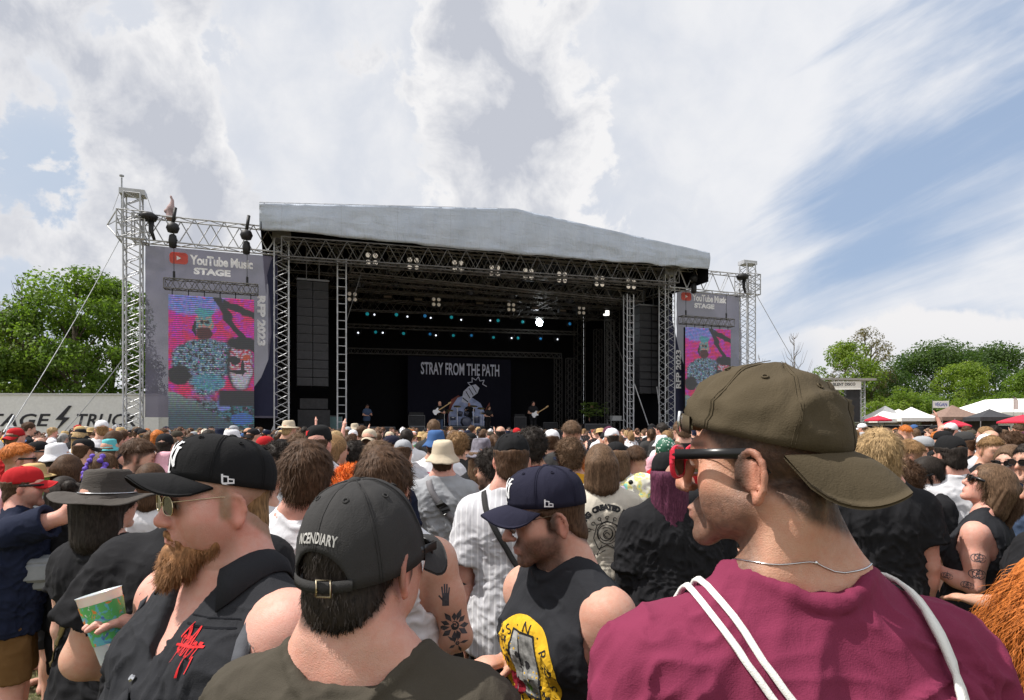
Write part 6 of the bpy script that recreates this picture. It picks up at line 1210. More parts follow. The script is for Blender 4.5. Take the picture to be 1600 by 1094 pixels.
bk = MB(); c = M @ Vector((.020, -.1215, .004)); x_ = (M.to_3x3() @ Vector((1, .2, 0))).normalized(); z_ = Vector((0, 0, 1)); ring = [c+x_*a+z_*b_ for a, b_ in ((-.012, -.0125), (.012, -.0125), (.012, .0125), (-.012, .0125), (-.012, -.0125))]; bk.tube(ring, .0019, 6); bk.build('buckle', BRASS, P.cap, True)
add_glasses(P, FRB, LENS)

# ================================================================== 3 bearded man in the black cap and sleeveless denim
P = H3 = lab(make_person(loc=spot_at(343, 1.33), face=146, H=1.685, h=.0048, w=1.24, fat=.75, yaw=-14, pitch=-2, skin=(.66, .365, .295), armr=1.28, neckr=1.36, jaw=1.16, headw=1.02, nose=.95, scalp=(.30, .20, .13), beard=.35, brow=(.22, .12, .06), lip=(.50, .20, .19), hands=True, curl=1.5,
    arms=(((-.22, -.02, -1), (-.05, .3, -1)), ((.12, -.50, -.86), (-.02, .72, .62))), shirt='vest', shirt_mat=FB['faded_black'], hem=.72, loose=1.2, folds=.9, bottom='trousers', bottom_mat=FB['black'], seed=21),
    'bearded man in a black cap and gold sunglasses with a sleeveless black denim shirt')
add_cap(P, FB['cap_black'], tilt=13, roll=0, hgt=.104, a=.087, b=.109, z0=.040, n=2.6, front=.014, seed=3, detail=True, length=.078, curve=7.5, droop=.012, wr=.0012); cap_logo_ny(P); cap_flag(P, -1, .052)
add_beard(P, HM['redbeard'], .036, 8000, .0020, 3, 1.05); add_glasses(P, FRG, LENS, big=1.05, wire=True)
add_hair(P, 'crop', HM['sandy'], 9, .006, 2600, .1, cut=.036, ln=.45)
def collar(P, m, gap=4, hgt=.017):
    V = []; ring = P.ring; n = 32; ks = [(8+gap+k) % 32 for k in range(n-2*gap+1)]; c0 = sum((Vector(r_) for r_ in ring[:-1]), Vector())/32
    for i, k in enumerate(ks):
        r_ = Vector(ring[k]); o_ = Vector((r_.x-c0.x, r_.y-c0.y, 0)).normalized(); e = abs(2*i/(len(ks)-1)-1)**5; h_, n_, _, _ = P.bvh.find_nearest(r_+o_*(.050+.012*e)+Vector((0, 0, -.02-.03*e))); V += [r_-o_*.002-Vector((0, 0, .006)), r_-o_*.006+Vector((0, 0, hgt*.9)), r_+o_*.004+Vector((0, 0, hgt)), r_+o_*.024+Vector((0, 0, hgt*.2)), h_+n_*.006]
    me = np_mesh('collar', np.array([tuple(v) for v in V]), np.array([(k*5+j, k*5+j+1, (k+1)*5+j+1, (k+1)*5+j) for k in range(len(ks)-1) for j in range(4)])); o = link('collar', me, m, P.shirt, True); o.modifiers.new('t', 'SOLIDIFY').thickness = .005; return o
collar(P, FB['faded_black'])
# frayed armholes: pale worn rim with loose threads, button placket, pocket seam, snap buttons, red band scrawl
rim = MB(); thr_p, thr_t = [], []
for sx in (-1, 1):
    SV = P.sV; ax0 = np.array([sx*P.sw*.90, -.016, 1.34]); ax1 = np.array([sx*(P.sw+.30), -.03, 1.32]); dd = (ax1-ax0)/np.linalg.norm(ax1-ax0); rel = SV-ax0; tt = np.clip(rel @ dd/np.linalg.norm(ax1-ax0), 0, 1); pp = rel-(tt*np.linalg.norm(ax1-ax0))[:, None]*dd; dist = np.abs(np.sqrt((pp[:, 1]/.86)**2+pp[:, 2]**2+pp[:, 0]**2)-(.09+.07*tt)); ang_ = np.arctan2(pp[:, 2], pp[:, 1]); ring = []
    for k in range(40):
        a = -math.pi+2*math.pi*(k+.5)/40; da = np.abs((ang_-a+math.pi) % (2*math.pi)-math.pi); ok = np.nonzero((da < .16) & (dist < .016) & (SV[:, 0]*sx > .08))[0]; b_ = ok[np.argmax(SV[ok, 0]*sx)] if len(ok) else 0; ring.append(Vector(SV[b_])+Vector((sx*.002, 0, 0)) if len(ok) else ring[-1])
    ring = ring+[ring[0]]; ring = [ring[0]]+[(ring[i-1]+ring[i]*2+ring[i+1])/4 for i in range(1, 40)]+[ring[-1]]
    V = []
    for i, q in enumerate(ring):
        rd = Vector((0, q.y+.02, q.z-1.34)).normalized(); w_ = .004*vnoise(np.array([tuple(q)]), 70, 4)[0]; h_, n_, _, _ = P.bvh.find_nearest(q+rd*.024+Vector((-sx*.024, 0, 0))); V += [h_+n_*.004, q+rd*(.011+w_)+Vector((sx*(.006+w_), 0, 0))]
    m0 = MB(); m0.poly(V, [(2*i, 2*i+1, 2*i+3, 2*i+2) for i in range(40)]); o = m0.build('frayed_armhole', fabric('worn_denim', (.075, .078, .088), var=.4), P.shirt, True); o.modifiers.new('t', 'SOLIDIFY').thickness = .006
    A_ = np.array([tuple(q+Vector((sx*.006, 0, 0))+Vector((0, q.y+.02, q.z-1.34)).normalized()*.012) for q in ring for _ in range(9)])+nrg.normal(0, .004, (len(ring)*9, 3)); D_ = np.tile([sx*1., 0, -.7], (len(A_), 1))+nrg.normal(0, .5, A_.shape); V_, Q_ = ribbons(A_, D_, np.tile([0., 1, 0.2], (len(A_), 1)), .014, .0014, 2, 0, .3, 5); link('loose_threads', np_mesh('t', V_, Q_), fabric('worn_threads', (.20, .20, .21)), P.shirt)
plk = strap_np(P, [(.012, .4, 1.30), (.012, .4, 1.2), (.012, .4, 1.0), (.012, .4, .76)], .034, .003, .003, 40).build('button_placket', FB['faded_black'], P.shirt, True)
for z_ in (1.30, 1.20, 1.10, 1.0, .89):
    hit, n_, _, _ = P.bvh.ray_cast(Vector((.012, .6, z_)), Vector((0, -1, 0))); b_ = MB(); x_ = n_.orthogonal().normalized(); y_ = n_.cross(x_)
    b_.poly([hit+n_*.010+(x_*math.cos(a)+y_*math.sin(a))*.006 for a in [2*math.pi*k/10 for k in range(10)]]+[hit+n_*.006+(x_*math.cos(a)+y_*math.sin(a))*.008 for a in [2*math.pi*k/10 for k in range(10)]], [tuple(range(10))]+[(k, (k+1) % 10, 10+(k+1) % 10, 10+k) for k in range(10)]); b_.build('snap_button', MET, plk)
sc_ = text_fit('SLIPKNOT', .060, .026, bold=.02, shear=-.2, rot=-6); bm = bmesh.new(); bm.from_mesh(sc_); sp = poly_mesh(stroke([(-.034, .012), (-.026, .034), (-.019, .010)], .005)+stroke([(-.01, .01), (-.003, .030), (.004, .006)], .004)+stroke([(.015, -.01), (.018, -.044)], .004)+stroke([(.03, -.012), (.034, -.036)], .0035)+stroke([(-.02, -.01), (-.022, -.026)], .004)+stroke([(-.036, -.002), (.038, .004)], .004)); bm.from_mesh(sp); bm.to_mesh(sc_); bm.free()
decal('red_band_name', sc_, P.bvh, Matrix.Translation((-.105, .7, 1.375)) @ Matrix.Rotation(R(180), 4, 'Z') @ Matrix.Rotation(R(90), 4, 'X'), PRNT_R, P.shirt, off=.003, step=.006)
pk = stroke([(-.055, .06), (.055, .06)], .003)+stroke([(-.055, .075), (.055, .075)], .002); decal('pocket_seam', poly_mesh(pk), P.bvh, Matrix.Translation((-.11, .7, 1.345)) @ Matrix.Rotation(R(180), 4, 'Z') @ Matrix.Rotation(R(90), 4, 'X'), fabric('seam_dark', (.008, .009, .012)), P.shirt, off=.002, step=.01)
# the plastic cup he holds
s_ = P.s; Mw = Matrix.Translation(P.o.location) @ Matrix.Rotation(P.o.rotation_euler.z, 4, 'Z') @ Matrix.Scale(s_, 4); a_, e_, w_, f_ = P.J[1]; hand = Mw @ (w_+f_.normalized()*.075)
cup = empty('plastic_cup', hand+Vector((-.005, -.02, -.075)), 0, 'translucent white plastic cup with a green and blue print, tilted beside the denim shirt', 'cup'); cup.rotation_euler = (R(-6), R(-14), R(20)); mb = MB(); mb.lathe([(0, 0), (.029, 0), (.0295, .004), (.043, .150), (.0445, .152), (.042, .152), (.028, .006), (0, .006)], 36)
m, nt, p = pbsdf('cup_plastic'); p.inputs['Base Color'].default_value = (.74, .75, .77, 1); p.inputs['Roughness'].default_value = .3; p.inputs['Transmission Weight'].default_value = .25; p.inputs['Subsurface Weight'].default_value = .2; mb.build('cup_body', m, cup, True)
m, nt, p = pbsdf('cup_print'); co = nt.new('ShaderNodeTexCoord').outputs['Object']; n1 = nt.noise(co, 38, 4, .6, 1.); n2 = nt.noise(nt.vm('ADD', co, (3, 3, 3)), 30, 4, .6, 1.); c = nt.mix(nt.ramp(n1, .52, .56), (.10, .42, .12), (.12, .42, .50)); c = nt.mix(nt.ramp(n2, .58, .62), c, (.70, .22, .04)); c = nt.mix(nt.ramp(n2, .36, .32), c, (.06, .13, .40)); c = nt.mix(nt.ramp(n1, .36, .33), c, (.7, .7, .7)); nt.l.new(c, p.inputs['Base Color']); p.inputs['Roughness'].default_value = .35
mb = MB(); mb.lathe([(.0343, .045), (.0425, .132)], 36); mb.build('cup_print', m, cup, True)

# ================================================================== 4 man in the navy cap looking down
P = H4 = lab(make_person(loc=spot_at(906, 1.72), face=126, heads=1.05, H=1.61, h=.0052, w=1.02, fat=.05, yaw=-22, pitch=-11, lean=10, skin=(.58, .335, .25), armr=1.12, nose=1.15, neckr=1.08, beard=.85, brow=(.055, .032, .02), scalp=(.06, .04, .028), hands=True, curl=.7,
    arms=(((-.22, -.10, -1), (-.1, .15, -1)), ((.10, -.55, -.80), (-.14, .90, .12))), shirt='muscle', shirt_mat=FB['faded_black'], hem=.80, loose=1.05, folds=1., neckline=1.1, bottom='shorts', bottom_mat=FB['black'], seed=31),
    'man in a navy cap looking down, in a sleeveless black top with yellow round print')
add_cap(P, FB['cap_navy'], tilt=8, hgt=.104, a=.087, b=.108, z0=.036, n=2.55, front=.012, wr=.0012, seed=8, detail=True, length=.075, curve=9, droop=.016); cap_logo_ny(P); cap_flag(P, -1, .050)
add_glasses(P, mat('frame_bronze', (.12, .09, .06), rough=.3, metal=.8), mat('brown_lens', (.05, .03, .02), rough=.08, spec=.6, var=0), big=.95, wire=True); add_hair(P, 'crop', HM['brown'], 4, .006, 2600, .3, cut=.036, ln=.5)
fr = Matrix.Translation((.01, .6, 1.225)) @ Matrix.Rotation(R(180), 4, 'Z') @ Matrix.Rotation(R(90), 4, 'X')
ring = decal('yellow_disc', poly_mesh([circle(0, 0, .134, 48)]), P.bvh, fr, PRNT_Y, P.shirt, off=.0018, step=.012); sq = [(-.046, -.088), (.046, -.088), (.055, -.045), (.055, .045), (.046, .088), (-.046, .088), (-.055, .045), (-.055, -.045)]
decal('grey_print', poly_mesh([sq]), P.bvh, fr, PRNT_G, ring, off=.0026, step=.012); decal('print_outline', poly_mesh(stroke(sq+[sq[0]], .006)+[circle(-.01+.02*math.cos(k), .02*math.sin(k*2), .012, 8) for k in range(0, 6, 2)]), P.bvh, fr, PRNT_B, ring, off=.0032, step=.012)
decal('red_flower_print', poly_mesh([circle(-.045, -.075, .026, 12), circle(-.07, -.06, .02, 10)]+[[(-.03, -.09), (-.10, -.11), (-.05, -.07)]]), P.bvh, fr, mat('print_darkred', (.28, .012, .03), rough=.8), ring, off=.0038, step=.012); decal('green_print', poly_mesh([circle(.012, -.06, .013, 10)]), P.bvh, fr, mat('print_green', (.10, .22, .03), rough=.8), ring, off=.0036, step=.012)
decal('band_lettering', arc_text("GUNS\u00b7N\u00b7ROSES", .104, 205, -70, .042, .0), P.bvh, fr, PRNT_B, ring, off=.003, step=.012)
tattoo(P, body_bvh(P), Vector((-.6, -.12, 1.395)), Vector((-.15, -.03, 1.37)), flower(6, .2, 1., .14, 3)[:4], .05, 30)
tk = P

# ================================================================== persons of the middle distance
GR = None
def mid(px, top, d, label, face=0., hair=None, hcol='brown', hat=None, shirt='tee', sc='black', bottom='shorts', bc='black', h=None, hbig=1., strands=None, hs=1, **k):
    ex = {'mop': .03, 'curly': .034, 'bob': .018, 'long': .014, 'short': .014}.get(hair, .01); ex = {'cap': .024, 'bucket': .028, 'brim': .018, 'fedora': .018}.get(hat[0] if hat else '', ex); H = min(1.95, max(1.40, CH+(HY-top)/F*d-ex)); h = h or min(.013, .0048+.0015*d); k.setdefault('seed', int(px)); 
    P = make_person(loc=spot_at(px, d), face=face, H=H, h=h, shirt=shirt, shirt_mat=FB[sc] if sc else None, bottom=bottom, bottom_mat=FB[bc], **k); lab(P, label, 'person', GR)
    zc = None
    if hat: zc = (hat[2].get('z0', .028) if len(hat) > 2 else .028)+.012+(.022 if len(hat) > 2 and hat[2].get('arch') else 0)-(.012 if hat[0] != 'cap' else 0)
    if hair: add_hair(P, hair, HM[hcol], hs, max(.006, h*.85), strands if strands is not None else int(5200/max(1, d*.45)), hbig, cut=zc)
    if hat:
        c = FB[hat[1]] if isinstance(hat[1], str) else hat[1]; kw = dict(hat[2]) if len(hat) > 2 else {}
        if hat[0] == 'cap': kw.setdefault('wr', .0012); add_cap(P, c, lowres=d > 5, **kw)
        else: add_lathe_hat(P, {'bucket': 'bucket_hat', 'fedora': 'wide_brim_hat', 'brim': 'straw_hat'}[hat[0]], {'bucket': BUCKET, 'fedora': FEDORA, 'brim': BRIMHAT}[hat[0]], c, **kw)
    return P
BK = dict(back=True, arch=.03)
# white striped shirt, black cap, from behind
P = mid(800, 671, 2.9, 'man from behind in a long white pinstriped shirt and black cap', -4, 'crop', 'brown', ('cap', 'cap_black', dict(arch=.045, tilt=4, z0=.015, hgt=.112, wr=.003, detail=True)), 'tee', 'white', 'shorts', 'black', hem=.745, sleeve=.80, loose=1.35, yaw=6, skin='pink', neckr=1.05, scalp=(.25, .16, .11), arms=(((-.16, -.02, -1), (-.04, .10, -1)), ((.16, -.02, -1), (.0, .3, -1))), h=.0075, folds=.5)
m, nt, p = pbsdf('pinstripe_cotton'); co = nt.new('ShaderNodeTexCoord').outputs['Object']; x = nt.sep(co)[0]; s1 = nt.ramp(nt.m('ABSOLUTE', nt.m('SINE', nt.m('MULTIPLY', x, 118))), .90, .97); nt.l.new(nt.mix(s1, (.50, .50, .53), (.66, .66, .68)), p.inputs['Base Color']); p.inputs['Roughness'].default_value = .9; b = nt.new('ShaderNodeBump'); b.inputs['Distance'].default_value = .01; b.inputs['Strength'].default_value = .5; nt.l.new(nt.noise(nt.vm('MULTIPLY', co, (1, 1, .4)), 20, 4, .55, .8), b.inputs['Height']); nt.l.new(b.outputs[0], p.inputs['Normal']); P.shirt.data.materials[0] = m
bv = body_bvh(P); a, e, w_, f_ = P.J[0]
for q, s_ in ((.75, .035), (1.15, .04), (1.6, .035), (1.9, .03)): c = a.lerp(e, q) if q < 1 else e.lerp(w_, q-1); tattoo(P, bv, c+Vector((-.25, -.35, 0)), c, flower(7, .2, 1., .2, int(q*10)), s_)
strap_np(P, [(-.12, .02, 1.52), (-.115, -.15, 1.42), (-.02, -.2, 1.25), (.12, -.16, 1.05), (.2, .0, .95)], .026, .004, .003, 30).build('bag_strap', FB['charcoal'], P.o, True)
# beige bucket hat
P = mid(692, 686, 4.45, 'man from behind in a beige bucket hat and grey t-shirt with a bag strap', 3, 'crop', 'brown', ('bucket', 'beige', dict(tilt=6, wav=.004)), 'tee', 'grey', 'shorts', 'white', w=1.12, fat=.5, hem=.80, loose=1.4, sleeve=.85, skin='pink', legstep=.06, folds=1.2)
strap_np(P, [(-.10, .03, 1.52), (-.09, -.15, 1.44), (.02, -.22, 1.27), (.13, -.18, 1.13), (.24, .0, 1.02)], .045, .004, .004, 30).build('bag_strap', mat('strap_grey', (.20, .19, .20), rough=.8), P.o, True); mb = strap_np(P, [(-.02, -.2, 1.33), (.06, -.2, 1.22)], .06, .008, .012, 6); mb.build('strap_buckle', FRB, P.o)
for sx in (-1, 1):
    f_ = MB(); f_.lathe([(.0, .10), (.046, .10), (.05, .22), (.046, .22), (.04, .12)], 12, (sx*.104, -.02+sx*.06, 0)); f_.build('sock', FB['black'], P.o, True); f_ = MB(); f_.tube([(sx*.108, -.08+sx*.06, .045), (sx*.110, .06+sx*.06, .045), (sx*.113, .16+sx*.06, .035)], .050, 10, True, .042); f_.build('shoe', FB['lightgrey'], P.o, True)
# wide black hat woman
P = mid(170, 731, 2.35, 'woman from behind in a wide dark straw hat and long black dress', -12, 'bob', 'dark', ('fedora', mat('dark_straw', (.050, .042, .036), rough=.8, bump=1., bs=60, stretch=(1, 1, 6)), dict(wav=.012, tilt=-3, band=(.036, .089, MET, .004))), 'dress', 'black', 'shorts', 'black', sex='f', fat=.55, w=1.12, yaw=-12, hem=.25, sleeve=.42, skin='pale', loose=.9, neckline=1.3, hbig=1.05, folds=.9)
strap_np(P, [(.13, .02, 1.50), (.10, -.15, 1.42), (-.03, -.22, 1.24), (-.14, -.2, 1.1), (-.18, -.1, 1.0)], .022, .003, .003, 40).build('bag_strap', FRB, P.o, True)
strap_np(P, [(-.05, -.22, 1.21), (-.15, -.2, 1.1), (-.185, -.1, .98)], .020, .005, .004, 20).build('zip_chain', BRASS, P.o, True)
# big man in black tee behind the bearded man
P = mid(284, 694, 1.80, 'big man in a black t-shirt with one bare elbow out, behind the bearded man', 4, 'short', 'dark', None, 'tee', 'black', 'trousers', 'black', w=1.10, fat=.6, armr=1.45, hem=.78, sleeve=.62, loose=1.3, skin='mid', lean=14, pitch=-20, arms=(((-.46, -.12, -1), (.75, .75, -.28)), ((.3, .0, -1), (-.5, .7, -.2))), h=.0075)
# left man pointing
P = mid(22, 724, 3.35, 'man in a red cap and dark t-shirt stretching his arm out at the left edge', -62, 'crop', 'brown', ('cap', 'red', dict(tilt=3, wr=.001)), 'tee', 'navy', 'shorts', 'brown', lean=5, skin='pink', hands=True, h=.008, sleeve=.75, loose=1.3, hem=.78, beard=.5, arms=(((-.1, .2, -1), (0, .4, -1)), ((.34, .9, .30), (.15, .75, .80))), curl=1.6, w=1.08, fat=.3)
add_glasses(P, FRB, LENS); strap_np(P, [(.12, .1, 1.50), (.05, -.14, 1.40), (-.05, -.2, 1.2), (-.15, -.18, 1.0), (-.2, -.05, .92)], .045, .004, .004, 30, P.bvh).build('bag_strap', FRB, P.o, True)
bg_ = tag(MB().box((0, 0, 0), (.20, .09, .17), rx=.15, rz=.3).box((0, -.05, .01), (.15, .03, .10), rz=.3).build('shoulder_bag', mat('bag_grey', (.20, .21, .22), rough=.7, var=.3)), 'small grey shoulder bag at the hip of the man stretching out his arm', 'bag'); bg_.location = W2(62, 895, 3.30); bg_.modifiers.new('b', 'BEVEL').width = .025
# white tee with lettering
P = mid(480, 690, 2.3, 'dark haired man from behind in a white t-shirt with black lettering', 2, 'short', 'brown', None, 'tee', 'white', 'shorts', 'black', skin='pink', yaw=14, loose=1.15, hbig=1.6, h=.0075, scalp=(.04, .025, .018), neckline=1.25)
decal('back_lettering', text_fit('PASSION', .27, .042, .04), P.bvh, back_frame(.02, 1.285), PRNT_B, P.shirt, off=.002, step=.012) if 0 else decal('back_lettering', text_fit('PAS', .15, .045, .04), P.bvh, back_frame(-.03, 1.300), PRNT_B, P.shirt, off=.002, step=.012)
decal('orange_lettering', poly_mesh(stroke([(-.09, 0), (-.06, .012), (-.03, -.006), (0, .01), (.04, -.004), (.08, .012)], .016)), P.bvh, back_frame(0, 1.255), PRNT_O, P.shirt, off=.002, step=.012)
# brown haired man with tattooed arm
P = mid(601, 701, 2.12, 'brown haired man from behind in a sleeveless white top with a tattooed bent arm', -6, 'short', 'brown', None, 'tank', 'white', 'trousers', 'cream', skin=(.60, .36, .27), armr=1.18, w=1.05, hbig=1.5, yaw=-4, h=.0075, hands=True, arms=(((-.2, 0, -1), (.2, .7, -.2)), ((.30, .06, -1), (-.78, .42, -.42))))
bv = body_bvh(P); a, e, w_, f_ = P.J[1]
hand_t = stroke([(0, -.6), (0, .1)], .55)+stroke([(-.22, .1), (-.30, .75)], .13)+stroke([(-.07, .1), (-.09, .95)], .13)+stroke([(.08, .1), (.11, .92)], .13)+stroke([(.22, .05), (.30, .65)], .12)+stroke([(-.22, -.3), (-.52, .05)], .13)
for q, s_, g in ((.42, .042, hand_t), (.80, .060, flower(11, .28, 1., .16, 2)), (1.05, .04, flower(5, .2, 1.1, .13, 4)), (1.55, .042, flower(9, .3, .95, .2, 6)), (1.85, .03, flower(8, .2, 1., .25, 7))):
    c = a.lerp(e, q) if q < 1 else e.lerp(w_, q-1); tattoo(P, bv, c+Vector((.12, -.4, .0)), c, g, s_)
mid(551, 724, 2.7, 'person with bright orange hair, mostly hidden behind the charcoal cap', 0, 'curly', 'orange', None, 'tee', 'black', sex='f', hbig=.75, strands=5200)
# rose shirt
P = mid(938, 692, 3.7, 'person with a brown bob from behind in a cream t-shirt with a rose drawing', 0, 'bob', 'midbrown', None, 'tee', 'cream', 'trousers', 'lightgrey', hem=.95, loose=1.3, sleeve=.9, skin='mid', strands=9000, h=.008, hbig=.95, folds=.5)
g_ = []
for k in range(5): g_ += stroke(circle(.006*math.sin(k*2), .01*k*.3, .014+.013*k, 26, a0=k*1.7, a1=k*1.7+5.0), .0045)
for k in range(7): a = R(20+k*23.3); g_ += stroke(circle(.115*math.cos(a), .115*math.sin(a)-.01, .010, 8), .004)+stroke([(.08*math.cos(a), .08*math.sin(a)), (.105*math.cos(a), .105*math.sin(a))], .0035)
g_ += stroke([(-.08, -.02), (-.06, .06), (0, .085), (.06, .06), (.08, -.02), (.05, -.085), (0, -.06), (-.05, -.085), (-.08, -.02)], .0045)+stroke([(-.03, -.06), (-.06, -.12), (-.01, -.09)], .004)+stroke([(.03, -.06), (.07, -.11), (.09, -.06)], .004)
decal('rose_print', poly_mesh(g_), P.bvh, back_frame(.02, 1.22), PRNT_B, P.shirt, off=.003, step=.015); decal('arched_lettering', arc_text('THING CREATED MUST S', .160, 168, 8, .042, .004), P.bvh, back_frame(.02, 1.225), PRNT_B, P.shirt, off=.003, step=.015)
mb = MB(); mb.lathe([(.172, .955), (.180, .955), (.180, .985), (.172, .985)], 24, (0, -.005, 0), 1., .72); mb.build('belt', FRB, P.o, True)
# purple hair
P = mid(1042, 706, 3.3, 'woman with long dark purple hair from behind in a black cap and black clothes', 2, 'long', 'purple', ('cap', 'cap_black', dict(turn=-35, tilt=-4, hgt=.115, n=3., length=.06)), 'tee', 'black', 'shorts', 'black', sex='f', fat=.9, w=1.28, hem=.90, sleeve=1.4, loose=1.3, skin='pale', strands=9000, h=.008)
decal('cap_lettering', text_fit('ROC', .05, .02, .04), P.capbvh, dir_frame(P.Mh @ Vector((.10, -.4, .09)), P.Mh @ Vector((.03, 0, .075))), PRNT_W, P.cap, off=.002, step=.01)
mid(890, 682, 4.6, 'curly brown haired man in a yellow t-shirt, hidden behind the rose shirt', 6, 'curly', 'midbrown', None, 'tee', 'yellow', loose=1.2, w=1.05, hbig=.8)
P = mid(892, 694, 5.4, 'person in a navy cap with red hair looking left, before the yellow t-shirt', 75, 'long', 'ginger', ('cap', 'navy'), 'tee', 'black', sex='f'); 
mid(893, 659, 6.2, 'tall short haired man from behind in a black t-shirt left of the yellow t-shirt', 4, 'fade', 'midbrown', None, 'tee', 'charcoal', w=1.08, strands=2400, hbig=2.)
mid(862, 669, 6.6, 'person from behind in a white cap and dark tank top', -4, 'crop', 'brown', ('cap', 'white', dict(arch=.03)), 'tank', 'navy', skin='pale')
mid(962, 687, 4.7, 'person in a black cap and lilac t-shirt, half hidden behind the rose shirt', -6, 'bob', 'midbrown', ('cap', 'cap_black', dict(arch=.04)), 'tee', 'lilac', fat=.6, w=1.15, loose=1.3)
P = mid(993, 697, 4.8, 'short haired person from behind wearing a pale yellow animal shaped plush backpack', 0, 'fade', 'brown', None, 'tee', 'black', fat=.3, hbig=1.5)
bp = empty('plush_backpack', P.o.location+Vector((0, -.19, 1.30)), 0, 'pale yellow plush backpack with button eyes on the back of the short haired person', 'backpack'); fd = Field((-.2, -.12, -.24), (.2, .12, .16), .010); fd.ell((0, 0, .0), (.145, .085, .115), .03); fd.ell((0, -.02, -.11), (.11, .08, .10), .05)
for sx in (-1, 1): fd.ell((sx*.145, .0, .03), (.045, .03, .03), .03)
V, Q = fd.mesh(1); V = V+vnormals(V, Q)*(.006*vnoise(V, 40, 3))[:, None]; m, nt, p = pbsdf('plush'); n_ = nt.noise(nt.new('ShaderNodeTexCoord').outputs['Object'], 11, 3, .6); c = nt.mix(nt.ramp(n_, .42, .5), (.70, .62, .22), (.72, .70, .60)); c = nt.mix(nt.ramp(n_, .60, .64), c, (.55, .35, .62)); c = nt.mix(nt.ramp(n_, .40, .36), c, (.20, .50, .45)); nt.l.new(c, p.inputs['Base Color']); p.inputs['Roughness'].default_value = 1.; link('plush_body', np_mesh('b', V, Q), m, bp, True)
for sx in (-1, 1): mb = MB(); mb.lathe([(0, .014), (.014, .010), (.018, 0)], 12); mb.V = [(a+sx*.085, -.075-c, .05+b_) for a, b_, c in mb.V]; mb.build('button_eye', FRB, bp, True)
P = mid(1040, 684, 5.2, 'person with a green patterned headscarf and bare arm raised, behind the purple hair', -8, None, 'dark', None, 'tank', 'red', arms=(((-.9, .3, -.2), (.5, .3, 1)), ARMS_DOWN[1])); fd = Field((-.14, -.16, -.06), (.14, .14, .18), .008); fd.ell((0, -.014, .035), (.088, .110, .100), .01); fd.half((0, 0, -.02), (0, .5, -.86)); V, Q = fd.mesh(1); V = V+vnormals(V, Q)*(.006*vnoise(V, 30, 3))[:, None]
m, nt, p = pbsdf('headscarf'); vo = nt.new('ShaderNodeTexVoronoi'); vo.inputs['Scale'].default_value = 42; nt.l.new(nt.new('ShaderNodeTexCoord').outputs['Object'], vo.inputs[0]); nt.l.new(nt.mix(nt.ramp(vo.outputs[0], .28, .34), (.55, .60, .55), (.015, .10, .055)), p.inputs['Base Color']); link('headscarf', np_mesh('s', xf(V, P.Mh), Q), m, P.o, True)
mid(1056, 690, 6.4, 'short haired person in a red t-shirt right of the red backed crowd gap', -4, 'short', 'midbrown', None, 'tee', 'red')
# around the bucket hat
P = mid(681, 671, 5.8, 'person in a large blue bucket hat and white t-shirt with pink back print', 2, 'crop', 'brown', ('bucket', 'blue', dict(tilt=2, wav=.01)), 'tee', 'white', w=1.12, loose=1.4); decal('pink_print', poly_mesh([[(-.14, -.05), (.14, -.05), (.13, .06), (-.13, .06)]]), P.bvh, back_frame(0, 1.33), mat('print_pink', (.75, .20, .28)), P.shirt, off=.003, step=.03)
mid(716, 674, 6.4, 'curly blond man just right of the blue bucket hat', -5, 'curly', 'sandy', None, 'tee', 'charcoal', hbig=.85)
mid(752, 683, 4.9, 'woman with very long wavy brown hair under a grey patterned bucket hat', 0, 'long', 'midbrown', ('bucket', mat('grey_hat', (.16, .15, .18), rough=.9, var=.5, vs=14), {}), 'tee', 'black', sex='f', hbig=1.35, strands=7000)
P = mid(771, 697, 3.5, 'bearded man in sunglasses half hidden behind the white pinstriped shirt', 62, 'curly', 'dark', None, 'tee', 'black', beard=.9, hbig=.8, brow=(.02, .014, .01)); add_glasses(P, FRG, mat('clear_lens', (.35, .30, .26), rough=.1), wire=True)
mid(832, 668, 4.6, 'person with thick dark curls in a red t-shirt behind the pinstriped shirt', -3, 'curly', 'dark', None, 'tee', 'red', hbig=1.0)
mid(630, 684, 5.6, 'person from behind in a grey cap and pale t-shirt left of the beige bucket hat', 0, 'crop', 'brown', ('cap', 'grey', dict(arch=.035)), 'tee', 'lightgrey', loose=1.2)
mid(612, 678, 7.0, 'bearded man in a navy cap behind the brown haired man', -20, 'crop', 'brown', ('cap', 'cap_navy'), 'tee', 'black', yaw=-30, beard=.9)
mid(735, 674, 7.4, 'person from behind in a black cap behind the long haired woman', 0, 'crop', 'dark', ('cap', 'cap_black', dict(arch=.03)), 'tee', 'black')
# centre left
P = mid(498, 664, 4.6, 'broad sleeveless man from behind in a black cap with a red mark', -8, 'crop', 'brown', ('cap', 'cap_black', dict(turn=165, tilt=-5, n=2.9, hgt=.115)), 'tank', 'white', w=1.22, armr=1.3, skin='pink', fat=.3)
decal('red_mark', poly_mesh([[(-.02, .018), (-.006, .010), (.006, .010), (.02, .018), (.010, .002), (.007, -.02), (-.007, -.02), (-.010, .002)]]), P.capbvh, dir_frame(P.Mh @ Vector((-.14, -.4, .09)), P.Mh @ Vector((-.02, 0, .085))), PRNT_R, P.cap, off=.002, step=.01)
P = mid(523, 677, 4.9, 'blond short haired person in glasses turned right, in a black t-shirt', -50, 'bob', 'sandy', None, 'tee', 'black', sex='f', hbig=.6); add_glasses(P, FRB, LENS, wire=True)
mid(553, 689, 5.6, 'person with shoulder length dark curls beside the blond one in glasses', 0, 'curly', 'dark', None, 'tee', 'white', sex='f', hbig=1.1)
mid(415, 679, 6.4, 'person in a red cap and red t-shirt behind the bearded man', -25, 'crop', 'brown', ('cap', 'red'), 'tee', 'red')
